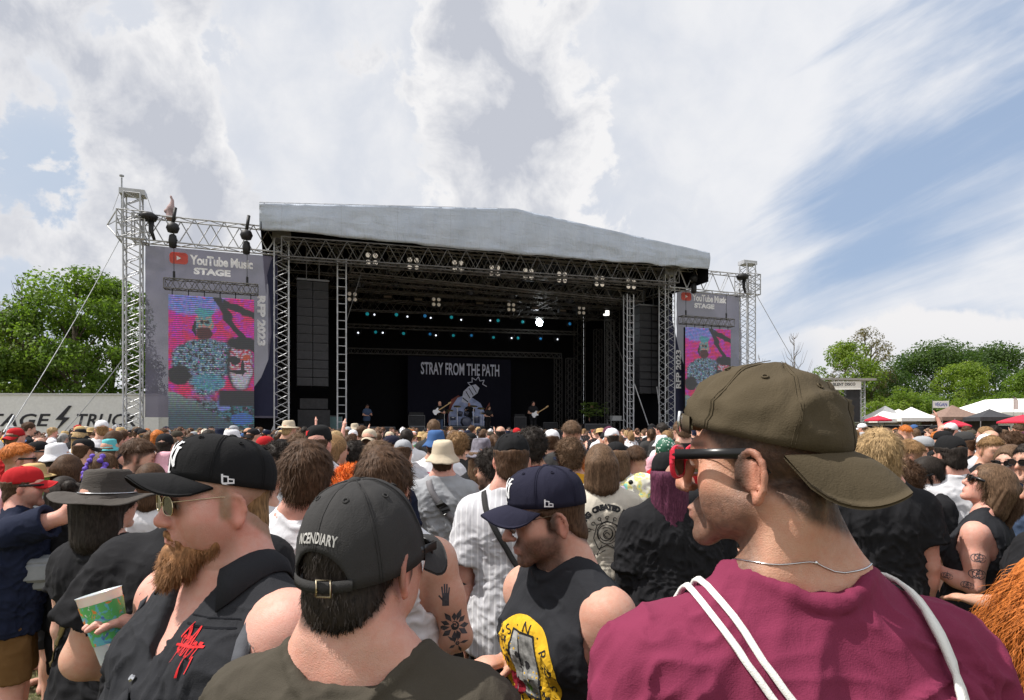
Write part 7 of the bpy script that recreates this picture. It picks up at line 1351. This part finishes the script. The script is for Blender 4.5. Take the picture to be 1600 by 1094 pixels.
mid(436, 690, 4.2, 'person with dark curls and a patterned scarf left of the lettered white t-shirt', -6, 'curly', 'dark', None, 'tee', 'grey', sex='f')
mid(412, 712, 3.1, 'person in a plain white t-shirt just behind the bearded man', 0, 'short', 'brown', None, 'tee', 'white', w=1.05, loose=1.2)
mid(577, 668, 7.2, 'person in a knitted beige cap behind the brown haired man', 0, 'crop', 'brown', ('cap', 'beige', dict(turn=180)), 'tee', 'navy')
mid(590, 686, 3.9, 'brown haired person hidden behind the brown haired man with tattoos', 4, 'mop', 'midbrown', None, 'tee', 'navy', hbig=.8)
# left group
P = mid(30, 694, 4.6, 'man with short sandy hair and sunglasses in a pink top at the left', -48, 'fade', 'ginger', None, 'tank', 'pink', skin='pink', w=1.1, hbig=2., scalp=(.32, .17, .08)); add_glasses(P, FRB, LENS)
P = mid(54, 721, 4.2, 'woman with pale and lime green hair under a straw hat', -10, 'long', 'lime', ('brim', 'straw', dict(tilt=4)), 'tee', 'grey', sex='f', skin='pale')
P = mid(60, 687, 6.4, 'man in a backward black cap and black waistcoat facing right by the fence', -70, 'crop', 'dark', ('cap', 'cap_black', dict(back=True, tilt=-8)), 'tee', 'black', beard=.5); add_glasses(P, FRB, LENS)
mid(91, 691, 5.6, 'person in a white bucket hat and white t-shirt at the left', -30, 'crop', 'dark', ('bucket', 'white', dict(tilt=6, wav=.006)), 'tee', 'white')
mid(107, 708, 4.4, 'dark haired person behind the outstretched arm', 0, 'bob', 'brown', None, 'tee', 'black', sex='f', hbig=.75)
mid(131, 683, 6.2, 'man in a black cap and black t-shirt before the cloth covered fence', -10, 'crop', 'brown', ('cap', 'cap_black', dict(arch=.03, turn=-25)), 'tee', 'black')
P = mid(163, 706, 4.2, 'woman with two purple braids over brown hair', 0, 'braids', 'midbrown', None, 'tee', 'black', sex='f', hs=6)
for sx in (-1, 1):
    fd = Field((-.16, -.16, -.36), (.16, .06, .16), .007)
    for k in range(13):
        z = .10-.030*k; fd.ell((sx*(.030+.055*min(1, k/4)+.006*(-1)**k), -.088+.012*(-1)**k-.012*math.sin(k*.5), z), (.021, .021, .019), .008)
    V, Q = fd.mesh(1); link('braid', np_mesh('b', xf(V, P.Mh), Q), HM['violet'], P.o, True)
mid(172, 684, 7.4, 'person in a small turquoise cap before the fence', -20, 'bob', 'midbrown', ('bucket', 'teal'), 'tee', 'black', sex='f', heads=.95)
P = mid(212, 688, 4.3, 'bearded brown haired man looking down to the right, behind the wide hat', -68, 'fade', 'brown', None, 'tee', 'charcoal', pitch=-12, beard=.9, hbig=2.6, scalp=(.06, .035, .02), brow=(.06, .035, .02))
mid(122, 754, 3.5, 'dark haired person with a bun in a black top between braids and wide hat', 0, 'bun', 'dark', None, 'tank', 'black', sex='f'); mid(100, 742, 3.9, 'dark haired person in a dark grey top left of the wide hat', 6, 'bob', 'dark', None, 'tee', 'charcoal', sex='f', hbig=.8); mid(262, 704, 4.4, 'person in a pale pink hat behind the bearded man cap', -8, 'crop', 'brown', ('bucket', 'pink'), 'tee', 'black'); mid(236, 722, 3.8, 'brown haired person between wide hat and bearded man', 12, 'bob', 'brown', None, 'tee', 'white', sex='f')
# right group
P = mid(1372, 672, 3.1, 'sandy blond man from behind in a black t-shirt right of the olive cap', -5, 'short', 'blond', None, 'tee', 'black', skin='pink', w=1.12, fat=.3, loose=1.2, h=.0075, hbig=1.5, strands=7000, neckr=1.15)
P = mid(1484, 679, 4.1, 'man in a black cap with a plain white t-shirt, behind the ponytail woman', -6, 'crop', 'dark', ('cap', 'cap_black', dict(arch=.05, hgt=.11, tilt=3)), 'tee', 'white', 'trousers', 'lightgrey', skin='pink', w=1.08, loose=1.25, hem=.78, scalp=(.25, .16, .1), yaw=10)
P = mid(1530, 722, 3.15, 'woman with a brown ponytail looking up, in a black tank top with tattooed arm', 42, 'pony', 'midbrown', None, 'tank', 'faded_black', 'trousers', 'charcoal', sex='f', yaw=24, pitch=24, fat=.55, w=1.08, armr=1.25, skin='pink', hands=True, h=.007, strands=6500, hbig=1.35, arms=(((-.16, -.02, -1), (.06, .92, .32)), ((.2, .2, -1), (-.3, .9, .35))))
add_hair(P, 'bob', HM['midbrown'], 12, .007, 6000, .85, 'loose_hair'); add_glasses(P, FRB, LENS); bv = body_bvh(P); a, e, w_, f_ = P.J[0]
for q, s_ in ((.42, .045), (.72, .05), (1.2, .035), (1.6, .03)): c = a.lerp(e, q) if q < 1 else e.lerp(w_, q-1); tattoo(P, bv, c+Vector((-.4, -.2, 0)), c, [z for k in range(3) for z in stroke(circle(.3*k-.3, .25*math.sin(k*3), .45, 14), .07)]+flower(5, .1, .8, .05, int(q*9)), s_)
Mw = Matrix.Translation(P.o.location) @ Matrix.Rotation(P.o.rotation_euler.z, 4, 'Z') @ Matrix.Scale(P.s, 4); can = empty('drink_can', Mw @ (w_+f_.normalized()*.09+Vector((.0, .02, -.02))), 0, 'slim drink can with a colourful label in the hand of the ponytail woman', 'can'); mb = MB(); mb.lathe([(0, -.01), (.024, -.01), (.028, 0), (.028, .14), (.024, .15), (0, .149)], 16); mb.build('can_body', MET, can, True); mb = MB(); mb.lathe([(.0286, .01), (.0286, .06)], 16); mb.build('label_band', FB['blue'], can, True); mb = MB(); mb.lathe([(.0286, .06), (.0286, .10)], 16); mb.build('label_band', FB['orange'], can, True); mb = MB(); mb.lathe([(.0286, .10), (.0286, .14)], 16); mb.build('label_band', FB['white'], can, True)
P = mid(1640, 728, 2.75, 'person in a black t-shirt with a tattooed elbow cut by the right edge', 30, 'short', 'dark', None, 'tee', 'black', w=1.15, fat=.4, sleeve=.8, arms=(((-.35, .1, -1), (.3, 1, -.1)), ARMS_DOWN[1]), loose=1.2); bv = body_bvh(P); a, e, w_, f_ = P.J[0]; tattoo(P, bv, e+Vector((-.4, -.2, 0)), e, flower(9, .2, 1., .25, 3), .05)
# orange curls in the corner
P = mid(1672, 858, 1.14, 'person with long wavy ginger hair cut by the bottom right corner', 20, 'long', 'ginger', None, 'tee', 'black', sex='f', h=.007, strands=16000, hbig=1.55); V, Q = P.V, P.Q
g = np.random.default_rng(5); HV, HQ = hair_mesh('long', 1, .007, 0, 1.55, None, 1.); HN_ = vnormals(HV, HQ); n = 11000; ii = g.choice(len(HV), n); A_ = HV[ii]-HN_[ii]*.004; cr = A_-np.array([0, -.04, .13]); D_ = cr/np.linalg.norm(cr, axis=1)[:, None]*.5+np.array([-.12, -.1, -1.])+HN_[ii]*.16+.40*np.stack([vnoise(A_, 16, 3), vnoise(A_, 16, 4), np.zeros(n)], 1)+g.normal(0, .16, (n, 3)); V_, Q_ = ribbons(A_, D_, HN_[ii]+g.normal(0, .2, (n, 3)), .15, .0021, 9, .009, .2, 8); link('loose_curls', np_mesh('c', xf(V_, P.Mh), Q_), HM['ginger'], P.o, True)
P = mid(1424, 688, 4.7, 'fair haired man in glasses facing left in a black t-shirt', 68, 'fade', 'sandy', None, 'tee', 'black', pitch=-14, hbig=2.2, scalp=(.25, .14, .07)); add_glasses(P, FRB, mat('clear_lens2', (.5, .38, .32), rough=.1), wire=True)
mid(1441, 679, 6.0, 'person in a pale grey cap behind the fair haired man in glasses', 80, 'crop', 'brown', ('cap', 'grey'), 'tee', 'white')
P = mid(1455, 709, 4.1, 'woman in sunglasses with a dark headband bending left', 75, 'pony', 'dark', None, 'tee', 'black', sex='f', pitch=-20, roll=-12, skin='pale'); add_glasses(P, FRB, LENS)
mid(1412, 718, 3.9, 'person with wavy dark brown hair between the sandy man and the white t-shirt', 4, 'curly', 'brown', None, 'tee', 'black', sex='f', hbig=.9)
mid(1372, 685, 5.2, 'person with bleached blond hair behind the sandy blond man', -12, 'bob', 'blond', None, 'tee', 'white', sex='f', hbig=.7)
mid(1398, 676, 6.6, 'long brown haired person in a white top in the crowd right of the olive cap', -20, 'bob', 'midbrown', None, 'tee', 'white', sex='f')
P = mid(1548, 682, 5.2, 'young man with short fair hair facing the camera in a black t-shirt', 172, 'fade', 'sandy', None, 'tee', 'black', hbig=2., scalp=(.25, .15, .08), pitch=-8, h=.0085); P = mid(1540, 676, 6.6, 'person in a white cap behind the young man facing the camera', 160, 'crop', 'brown', ('cap', 'white', dict(back=True)), 'tee', 'lightgrey')
P = mid(1578, 694, 4.0, 'woman with long brown hair and sunglasses turned left at the right edge', 120, 'long', 'midbrown', None, 'tee', 'black', sex='f', skin='pale', h=.008); add_glasses(P, FRB, LENS)
P = mid(1612, 690, 3.7, 'person with sunglasses pushed up in a checked shirt at the right edge', 100, 'short', 'dark', None, 'tee', mat('x', (.1, .1, .1)) and 'denim'); add_glasses(P, FRB, LENS)
P = mid(1506, 672, 6.8, 'man in a dark cap with a black backpack strap in the crowd at the right', 30, 'crop', 'brown', ('cap', 'charcoal'), 'tee', 'black')
mid(1580, 672, 6.0, 'man with curly dark hair and white t-shirt turned left near the right edge', 60, 'curly', 'brown', None, 'tee', 'white', hbig=.7, beard=.4); mid(1474, 671, 7.2, 'person in a black beanie like cap in the crowd before the tents', 20, 'crop', 'dark', ('cap', 'cap_black', dict(back=True)), 'tee', 'black'); mid(1414, 664, 9.5, 'tall man with ginger hair in an orange top before the market tents', 0, 'fade', 'ginger', None, 'tee', 'orange')
mid(1112, 700, 4.4, 'person with folded arms behind the purple haired woman', 20, 'short', 'dark', None, 'tee', 'black', arms=(((-.3, .2, -1), (.8, .5, .1)), ((.3, .2, -1), (-.8, .5, .1))))

# ================================================================== the band
def guitar(px, v, zc, tilt, label, side=1):
    root = empty('electric_guitar', S(su(px, v), v, zc), TH, label, 'guitar'); M = Matrix.Rotation(R(tilt), 4, 'Y'); o_ = [(-.20, 0), (-.19, .10), (-.10, .16), (-.02, .11), (.05, .12), (.16, .15), (.19, .10), (.12, .04), (.12, -.04), (.17, -.11), (.14, -.15), (.04, -.11), (-.04, -.11), (-.12, -.16), (-.19, -.10)]
    mb = MB(); mb.prism(o_, -.03, .03); mb.V = [tuple(M @ Vector(v_)) for v_ in mb.V]; mb.build('guitar_body', PRNT_W, root); mb = MB(); mb.box((.45, -.01, 0), (.66, .02, .05)); mb.V = [tuple(M @ Vector(v_)) for v_ in mb.V]; mb.build('guitar_neck', mat('maple_wood', (.45, .30, .14)), root); mb = MB(); mb.prism([(.77, -.025), (.95, -.02), (.97, .045), (.80, .06)], -.02, .0); mb.V = [tuple(M @ Vector(v_)) for v_ in mb.V]; mb.build('headstock', mat('maple_wood', (.4, .3, .2)), root)
PLAY = (((-.3, .25, -1), (.75, .8, .12)), ((.35, .1, -1), (-.55, .85, -.1)))
def band(px, v, top, label, face, **k):
    o = S(su(px, v), v, 1.48); H = CH+(HY-top)/F*o.y-1.48; P = make_person(loc=tuple(o), face=face+math.degrees(TH), H=min(1.92, max(1.6, H)), h=.012, **k); return lab(P, label)
P = band(687, 3.4, 627, 'bassist on stage in a black t-shirt playing a white bass', 165, shirt_mat=FB['black'], bottom='trousers', bottom_mat=FB['denim'], arms=PLAY, pitch=-12, legstep=.1); guitar(682, 2.95, 2.72, -32, 'white electric bass held by the bassist on stage')
P = band(573, 3.4, 638, 'bearded musician in a dark grey t-shirt at the left of the stage', 200, shirt_mat=FB['denim'], bottom='trousers', bottom_mat=FB['black'], arms=PLAY, beard=.9, lean=8); add_cap(P, FB['cap_black'], lowres=True); P2 = band(833, 3.6, 627, 'guitarist in black at the right of the stage with a white guitar', 178, shirt_mat=FB['black'], bottom='trousers', bottom_mat=FB['black'], arms=PLAY, pitch=-10); add_hair(P2, 'long', HM['dark'], 1, .01, 800); guitar(836, 3.15, 2.62, -30, 'white electric guitar held by the guitarist in black')
P = band(762, 4.2, 634, 'singer in black bending forward right of the drums', 190, shirt_mat=FB['black'], bottom='trousers', bottom_mat=FB['black'], lean=15, arms=PLAY, pitch=-20); add_hair(P, 'long', HM['brown'], 2, .01, 700)
P = make_person(loc=tuple(S(su(733, 8.4), 8.4, 1.75)), face=180+math.degrees(TH), H=1.72, h=.012, shirt_mat=FB['black'], bottom_mat=FB['black'], arms=(((-.5, .6, -.7), (.2, .9, .4)), ((.5, .6, -.7), (-.2, .9, .3)))); lab(P, 'drummer behind the drum kit at the back of the stage'); P = band(925, 6.5, 628, 'stage hand in black by the green plant on stage', 190, shirt_mat=FB['black'], bottom_mat=FB['black'])
# rooster-like ornament sitting on the wing girder, as the photo shows at the top left
orn = empty('girder_ornament', S(su(267), 0, 10.83), TH, 'small pale figure standing on top of the left wing girder', 'figure'); orn.scale = (.8, .8, .8); fd = Field((-.4, -.3, -.05), (.4, .3, 1.35), .03); fd.cone((0, 0, 0), (0, 0, .35), .26, .20, .05); fd.ell((0, 0, .45), (.22, .2, .28), .08); fd.cone((.02, 0, .6), (.08, 0, .95), .15, .08, .06); fd.cone((.08, 0, .92), (.0, 0, 1.16), .07, .06, .03); fd.ell((-.22, 0, .35), (.12, .1, .12), .06); V, Q = fd.mesh(1); link('figure_body', np_mesh('f', V, Q), mat('dusty_pink', (.34, .25, .25), rough=.9, var=.35, vs=3), orn, True)
# ------------------------------------------------------------------ the packed crowd: individuals built from a few bodies, hairstyles and hats
protos = []
def proto(**k):
    P = make_person(h=.0135, fine=False, shirt_mat=FB['black'], bottom_mat=FB['black'], bottom='trousers', **k); protos.append(P); return P
UPR = ((.35, .35, .9), (-.1, .3, 1)); IN = (((-.2, .15, -1), (.55, .85, -.1)), ((.2, .15, -1), (-.55, .85, -.1)))
proto(H=1.75, yaw=4, skin='pink', sleeve=.7, loose=1.2, seed=1); proto(H=1.75, yaw=-12, skin='mid', w=1.1, fat=.5, loose=1.3, sleeve=.8, seed=2); proto(H=1.75, arms=IN, pitch=-8, skin='pale', seed=3); proto(H=1.75, sex='f', skin='pale', yaw=10, seed=4, loose=1.1); proto(H=1.75, sex='f', shirt='tank', skin='pink', yaw=-20, arms=IN, seed=5); proto(H=1.75, arms=(ARMS_DOWN[0], UPR), skin='pink', pitch=8, seed=6); proto(H=1.75, shirt='tank', skin='mid', w=1.12, armr=1.2, seed=7, yaw=24); proto(H=1.75, yaw=-30, skin='tan', seed=8, loose=1.2)
hair_st = [('short', 1), ('short', 2), ('mop', 3), ('curly', 4), ('bob', 5), ('long', 6), ('crop', 7), ('pony', 8), ('fade', 9)]
HME = {}
for s_, sd_ in hair_st:
    V, Q = hair_mesh(s_, sd_, .011, 900 if s_ != 'crop' else 500, {'mop': .75, 'curly': .8, 'fade': 2., 'bob': .8, 'crop': .5}.get(s_, 1.), .05 if s_ == 'crop' else None); me = np_mesh('hair', V, Q); me.materials.append(HM['brown']); me.polygons.foreach_set('use_smooth', np.ones(len(me.polygons), bool)); HME[s_, sd_] = me
class Dummy: pass
def hat_proto(fn):
    D = Dummy(); D.Mh = Matrix.Identity(4); D.o = empty('tmp'); o = fn(D); return o, D
hatp = {}
for nm, fn in {'cap': lambda D: add_cap(D, FB['black'], lowres=True, arch=.035, z0=.02, hgt=.108), 'backcap': lambda D: add_cap(D, FB['black'], lowres=True, back=True, tilt=-6), 'bucket': lambda D: add_lathe_hat(D, 'bucket_hat', BUCKET, FB['black'], n=20, wav=.005), 'hat': lambda D: add_lathe_hat(D, 'sun_hat', BRIMHAT, FB['black'], n=20, wav=.006)}.items(): hatp[nm] = hat_proto(fn)
def slot(o, m):
    o.material_slots[0].link = 'OBJECT'; o.material_slots[0].material = m
SH = [('black', 38), ('charcoal', 12), ('white', 27), ('grey', 7), ('navy', 6), ('red', 4), ('lightgrey', 4), ('cream', 3), ('blue', 3), ('yellow', 1.5), ('lilac', 1.5), ('green', 1.5), ('pink', 1.5)]
HA = [('dark', 22), ('brown', 34), ('midbrown', 22), ('sandy', 10), ('blond', 7), ('ginger', 4), ('grey', 2), ('purple', 1)]
CA = [('black', 40), ('navy', 12), ('white', 12), ('beige', 10), ('grey', 10), ('red', 6), ('olive', 6), ('blue', 4), ('straw', 5)]
pick = lambda t_: rng.choices([a for a, _ in t_], [b for _, b in t_])[0]
HN = {'short': 'short %s hair', 'mop': 'tousled %s hair', 'curly': 'curly %s hair', 'bob': 'chin length %s hair', 'long': 'long %s hair', 'crop': 'cropped %s hair', 'pony': 'a %s ponytail', 'fade': 'short cut %s hair'}
CN = {'midbrown': 'mid brown', 'dark': 'dark', 'lightgrey': 'pale grey', 'charcoal': 'charcoal'}
taken = [(o.location.x, o.location.y) for o in COL.objects if o.name.startswith('person') and o.parent is None and o.location.y > 0]
def clone(o, parent):
    c = o.copy(); COL.objects.link(c); c.parent = parent; return c
def add_crowd(x, y):
    P = rng.choices(protos, [5, 4, 3, 4, 2, .2, 1.5, 4])[0]; b = P.o.copy(); COL.objects.link(b); H = rng.gauss(1.72 if P.sw > .16 else 1.64, .07); s = min(1.86, max(1.52, H))/1.75; b.location = (x, y, 0); b.scale = (s, s, s*rng.uniform(.99, 1.01))
    aim = S(10, 0, 0)-Vector((x, y, 0)); b.rotation_euler = (0, 0, math.atan2(-aim.x, aim.y)+rng.gauss(0, .28)+(rng.uniform(-1.5, 1.5) if rng.random() < .12 else 0)); sc = pick(SH); hc = pick(HA); fem = P.sw < .16; hs = rng.choices(hair_st, [6, 6, 1.6, 1.5, 1, .8, 4, .3, 6] if not fem else [.4, .3, .4, 2, 4, 6, .2, 3, .2])[0]
    for ch in kids(P.o):
        c = clone(ch, b); slot(c, FB[sc] if ch.name.split('.')[0] in ('t_shirt', 'tank_top') else FB[rng.choice(['black', 'charcoal', 'denim', 'khaki'])])
    hat = rng.choices([None, 'cap', 'backcap', 'bucket', 'hat'], [58, 19, 10, 8, 5])[0]; cc = None
    if hat and hs[0] in ('mop', 'curly', 'short', 'fade'): hs = ('crop', 7)
    hd = bpy.data.objects.new('hair', HME[hs]); COL.objects.link(hd); hd.parent = b; hd.matrix_local = P.Mh; slot(hd, HM[hc])
    if hat:
        cc = pick(CA) if hat != 'hat' else rng.choice(['straw', 'beige', 'black']); src, D = hatp[hat]; c = clone(src, b); c.matrix_local = P.Mh; slot(c, FB[cc])
        for g_ in kids(src): q = clone(g_, c); slot(q, FB[cc])
    n = lambda k: CN.get(k, k); a = (x/y*F+CX); zone = 'by left wing' if a < 450 else 'left of centre' if a < 760 else 'right of centre' if a < 1060 else 'by right wing' if a < 1280 else 'toward the tents'; row = 'near' if y < 9 else 'middle' if y < 13 else 'far'
    head = {'cap': '%s cap', 'backcap': 'backward %s cap', 'bucket': '%s bucket hat', 'hat': 'brimmed %s hat'}[hat] % n(cc) if hat else HN[hs[0]] % n(hc)
    tag(b, 'person with %s, %s %s, %s crowd %s' % (head, n(sc), 'top' if fem else 'shirt', row, zone), 'person', 'people in the packed crowd'); return b
cnt = 0; y = 6.3; spots = []
while y < 21.5:
    x = -.84*y
    while x < .84*y:
        jx, jy = x+rng.uniform(-.22, .22), y+rng.uniform(-.3, .3); v_ = (Vector((jx, jy, 0))-SO).dot(VV); blocked = any((jx-a)**2+(jy-b)**2 < .36 for a, b in taken) or v_ > -2.2
        if not blocked and abs(jx/jy) < .83: spots.append((jx, jy))
        x += .84+.008*y
    y += .82+.02*y
NMID = len(taken); cap_n = 296-NMID; spots.sort(key=lambda s_: s_[1]); IND = spots[:cap_n]; ymax = IND[-1][1]
for x, y in IND: add_crowd(x, y)
# farther people as one mass
low = []
for P, hs in zip(protos, [('short', 1), ('mop', 3), ('fade', 9), ('bob', 5), ('long', 6), ('curly', 4), ('crop', 7), ('short', 2)]):
    fdp = []
    for o in [P.o]+kids(P.o):
        me = o.data; V = np.empty(len(me.vertices)*3, np.float32); me.vertices.foreach_get('co', V); V = V.reshape(-1, 3); Q = np.empty(len(me.loops), np.int32); me.loops.foreach_get('vertex_index', Q); fdp.append((o.name.split('.')[0], V, Q.reshape(-1, 4)))
    V, Q = hair_mesh(hs[0], hs[1], .020, 0, {'mop': .75, 'curly': .8, 'fade': 2., 'bob': .8}.get(hs[0], 1.)); fdp.append(('hair', xf(V, P.Mh), Q)); low.append(fdp)
for P in protos:
    for o in kids(P.o): bpy.data.objects.remove(o)
    bpy.data.objects.remove(P.o)
for nm in hatp:
    src, D = hatp[nm]
    for g_ in kids(src): bpy.data.objects.remove(g_)
    bpy.data.objects.remove(src); bpy.data.objects.remove(D.o)
def coarse(V, Q, h):
    """vertex clustering so that far people stay light"""
    k = np.round(V/h).astype(np.int64); u, inv = np.unique(k, axis=0, return_inverse=True); inv = inv.ravel(); n = np.bincount(inv); W_ = np.stack([np.bincount(inv, V[:, i])/n for i in range(3)], 1); q = inv[Q]; ok = (q[:, 0] != q[:, 2]) & (q[:, 1] != q[:, 3]) & (q[:, 0] != q[:, 1]) & (q[:, 2] != q[:, 3]); return W_, q[ok]
lowc = [[(nm, *coarse(V, Q, .030)) for nm, V, Q in f] for f in low]; mats = [SKIN]+[FB[k] for k, _ in SH]+[HM[k] for k, _ in HA]+[FB['khaki'], FB['denim']]; mi_of = {k: 1+i for i, (k, _) in enumerate(SH)}; hi_of = {k: 1+len(SH)+i for i, (k, _) in enumerate(HA)}
VS, QS, MI, o0 = [], [], [], 0; far = spots[cap_n:]
y = ymax+.5
far = []
while y < 46:
    x = -.86*y
    while x < .86*y:
        jx, jy = x+rng.uniform(-.28, .28), y+rng.uniform(-.3, .3); v_ = (Vector((jx, jy, 0))-SO).dot(VV); u_ = (Vector((jx, jy, 0))-SO).dot(U)
        right = jx/jy > .50 and jy < 44+(jx-20)*.1
        if (v_ < -1.6 and jy > ymax-.5 and (u_ > -7.5 or jy < 31)) or (right and u_ > UO+1.5): far.append((jx, jy))
        x += .66+.009*y if y < 30 else 1.1
    y += .80 if y < 30 else 1.3
for x, y in far:
    f = rng.choices(lowc, [5, 4, 3, 4, 2, .15, 1.5, 4])[0]; s = min(1.88, max(1.5, rng.gauss(1.70, .065)))/1.75; aim = S(10, 0, 0)-Vector((x, y, 0)); a = math.atan2(-aim.x, aim.y)+rng.gauss(0, .35); ca, sa = math.cos(a), math.sin(a); sc, hc = mi_of[pick(SH)], hi_of[pick(HA)]
    if rng.random() < .18: hc = mi_of[rng.choice(['white', 'cream', 'black', 'navy', 'grey', 'red'])]
    for nm, V, Q in f:
        X = np.stack([(V[:, 0]*ca-V[:, 1]*sa)*s+x, (V[:, 0]*sa+V[:, 1]*ca)*s+y, V[:, 2]*s], 1); VS.append(X); QS.append(Q+o0); o0 += len(X); MI.append(np.full(len(Q), 0 if nm == 'person' else hc if nm == 'hair' else sc if nm in ('t_shirt', 'tank_top') else len(mats)-1))
me = np_mesh('crowd', np.concatenate(VS), np.concatenate(QS), np.concatenate(MI)); set_col(me, np.tile(np.array([.56, .325, .24]), (o0, 1)).astype(np.float32)); tag(link('crowd', me, mats, None, True), kind='stuff')
print('mid', NMID, 'individuals', len(IND), 'far', len(far), 'ymax', ymax)
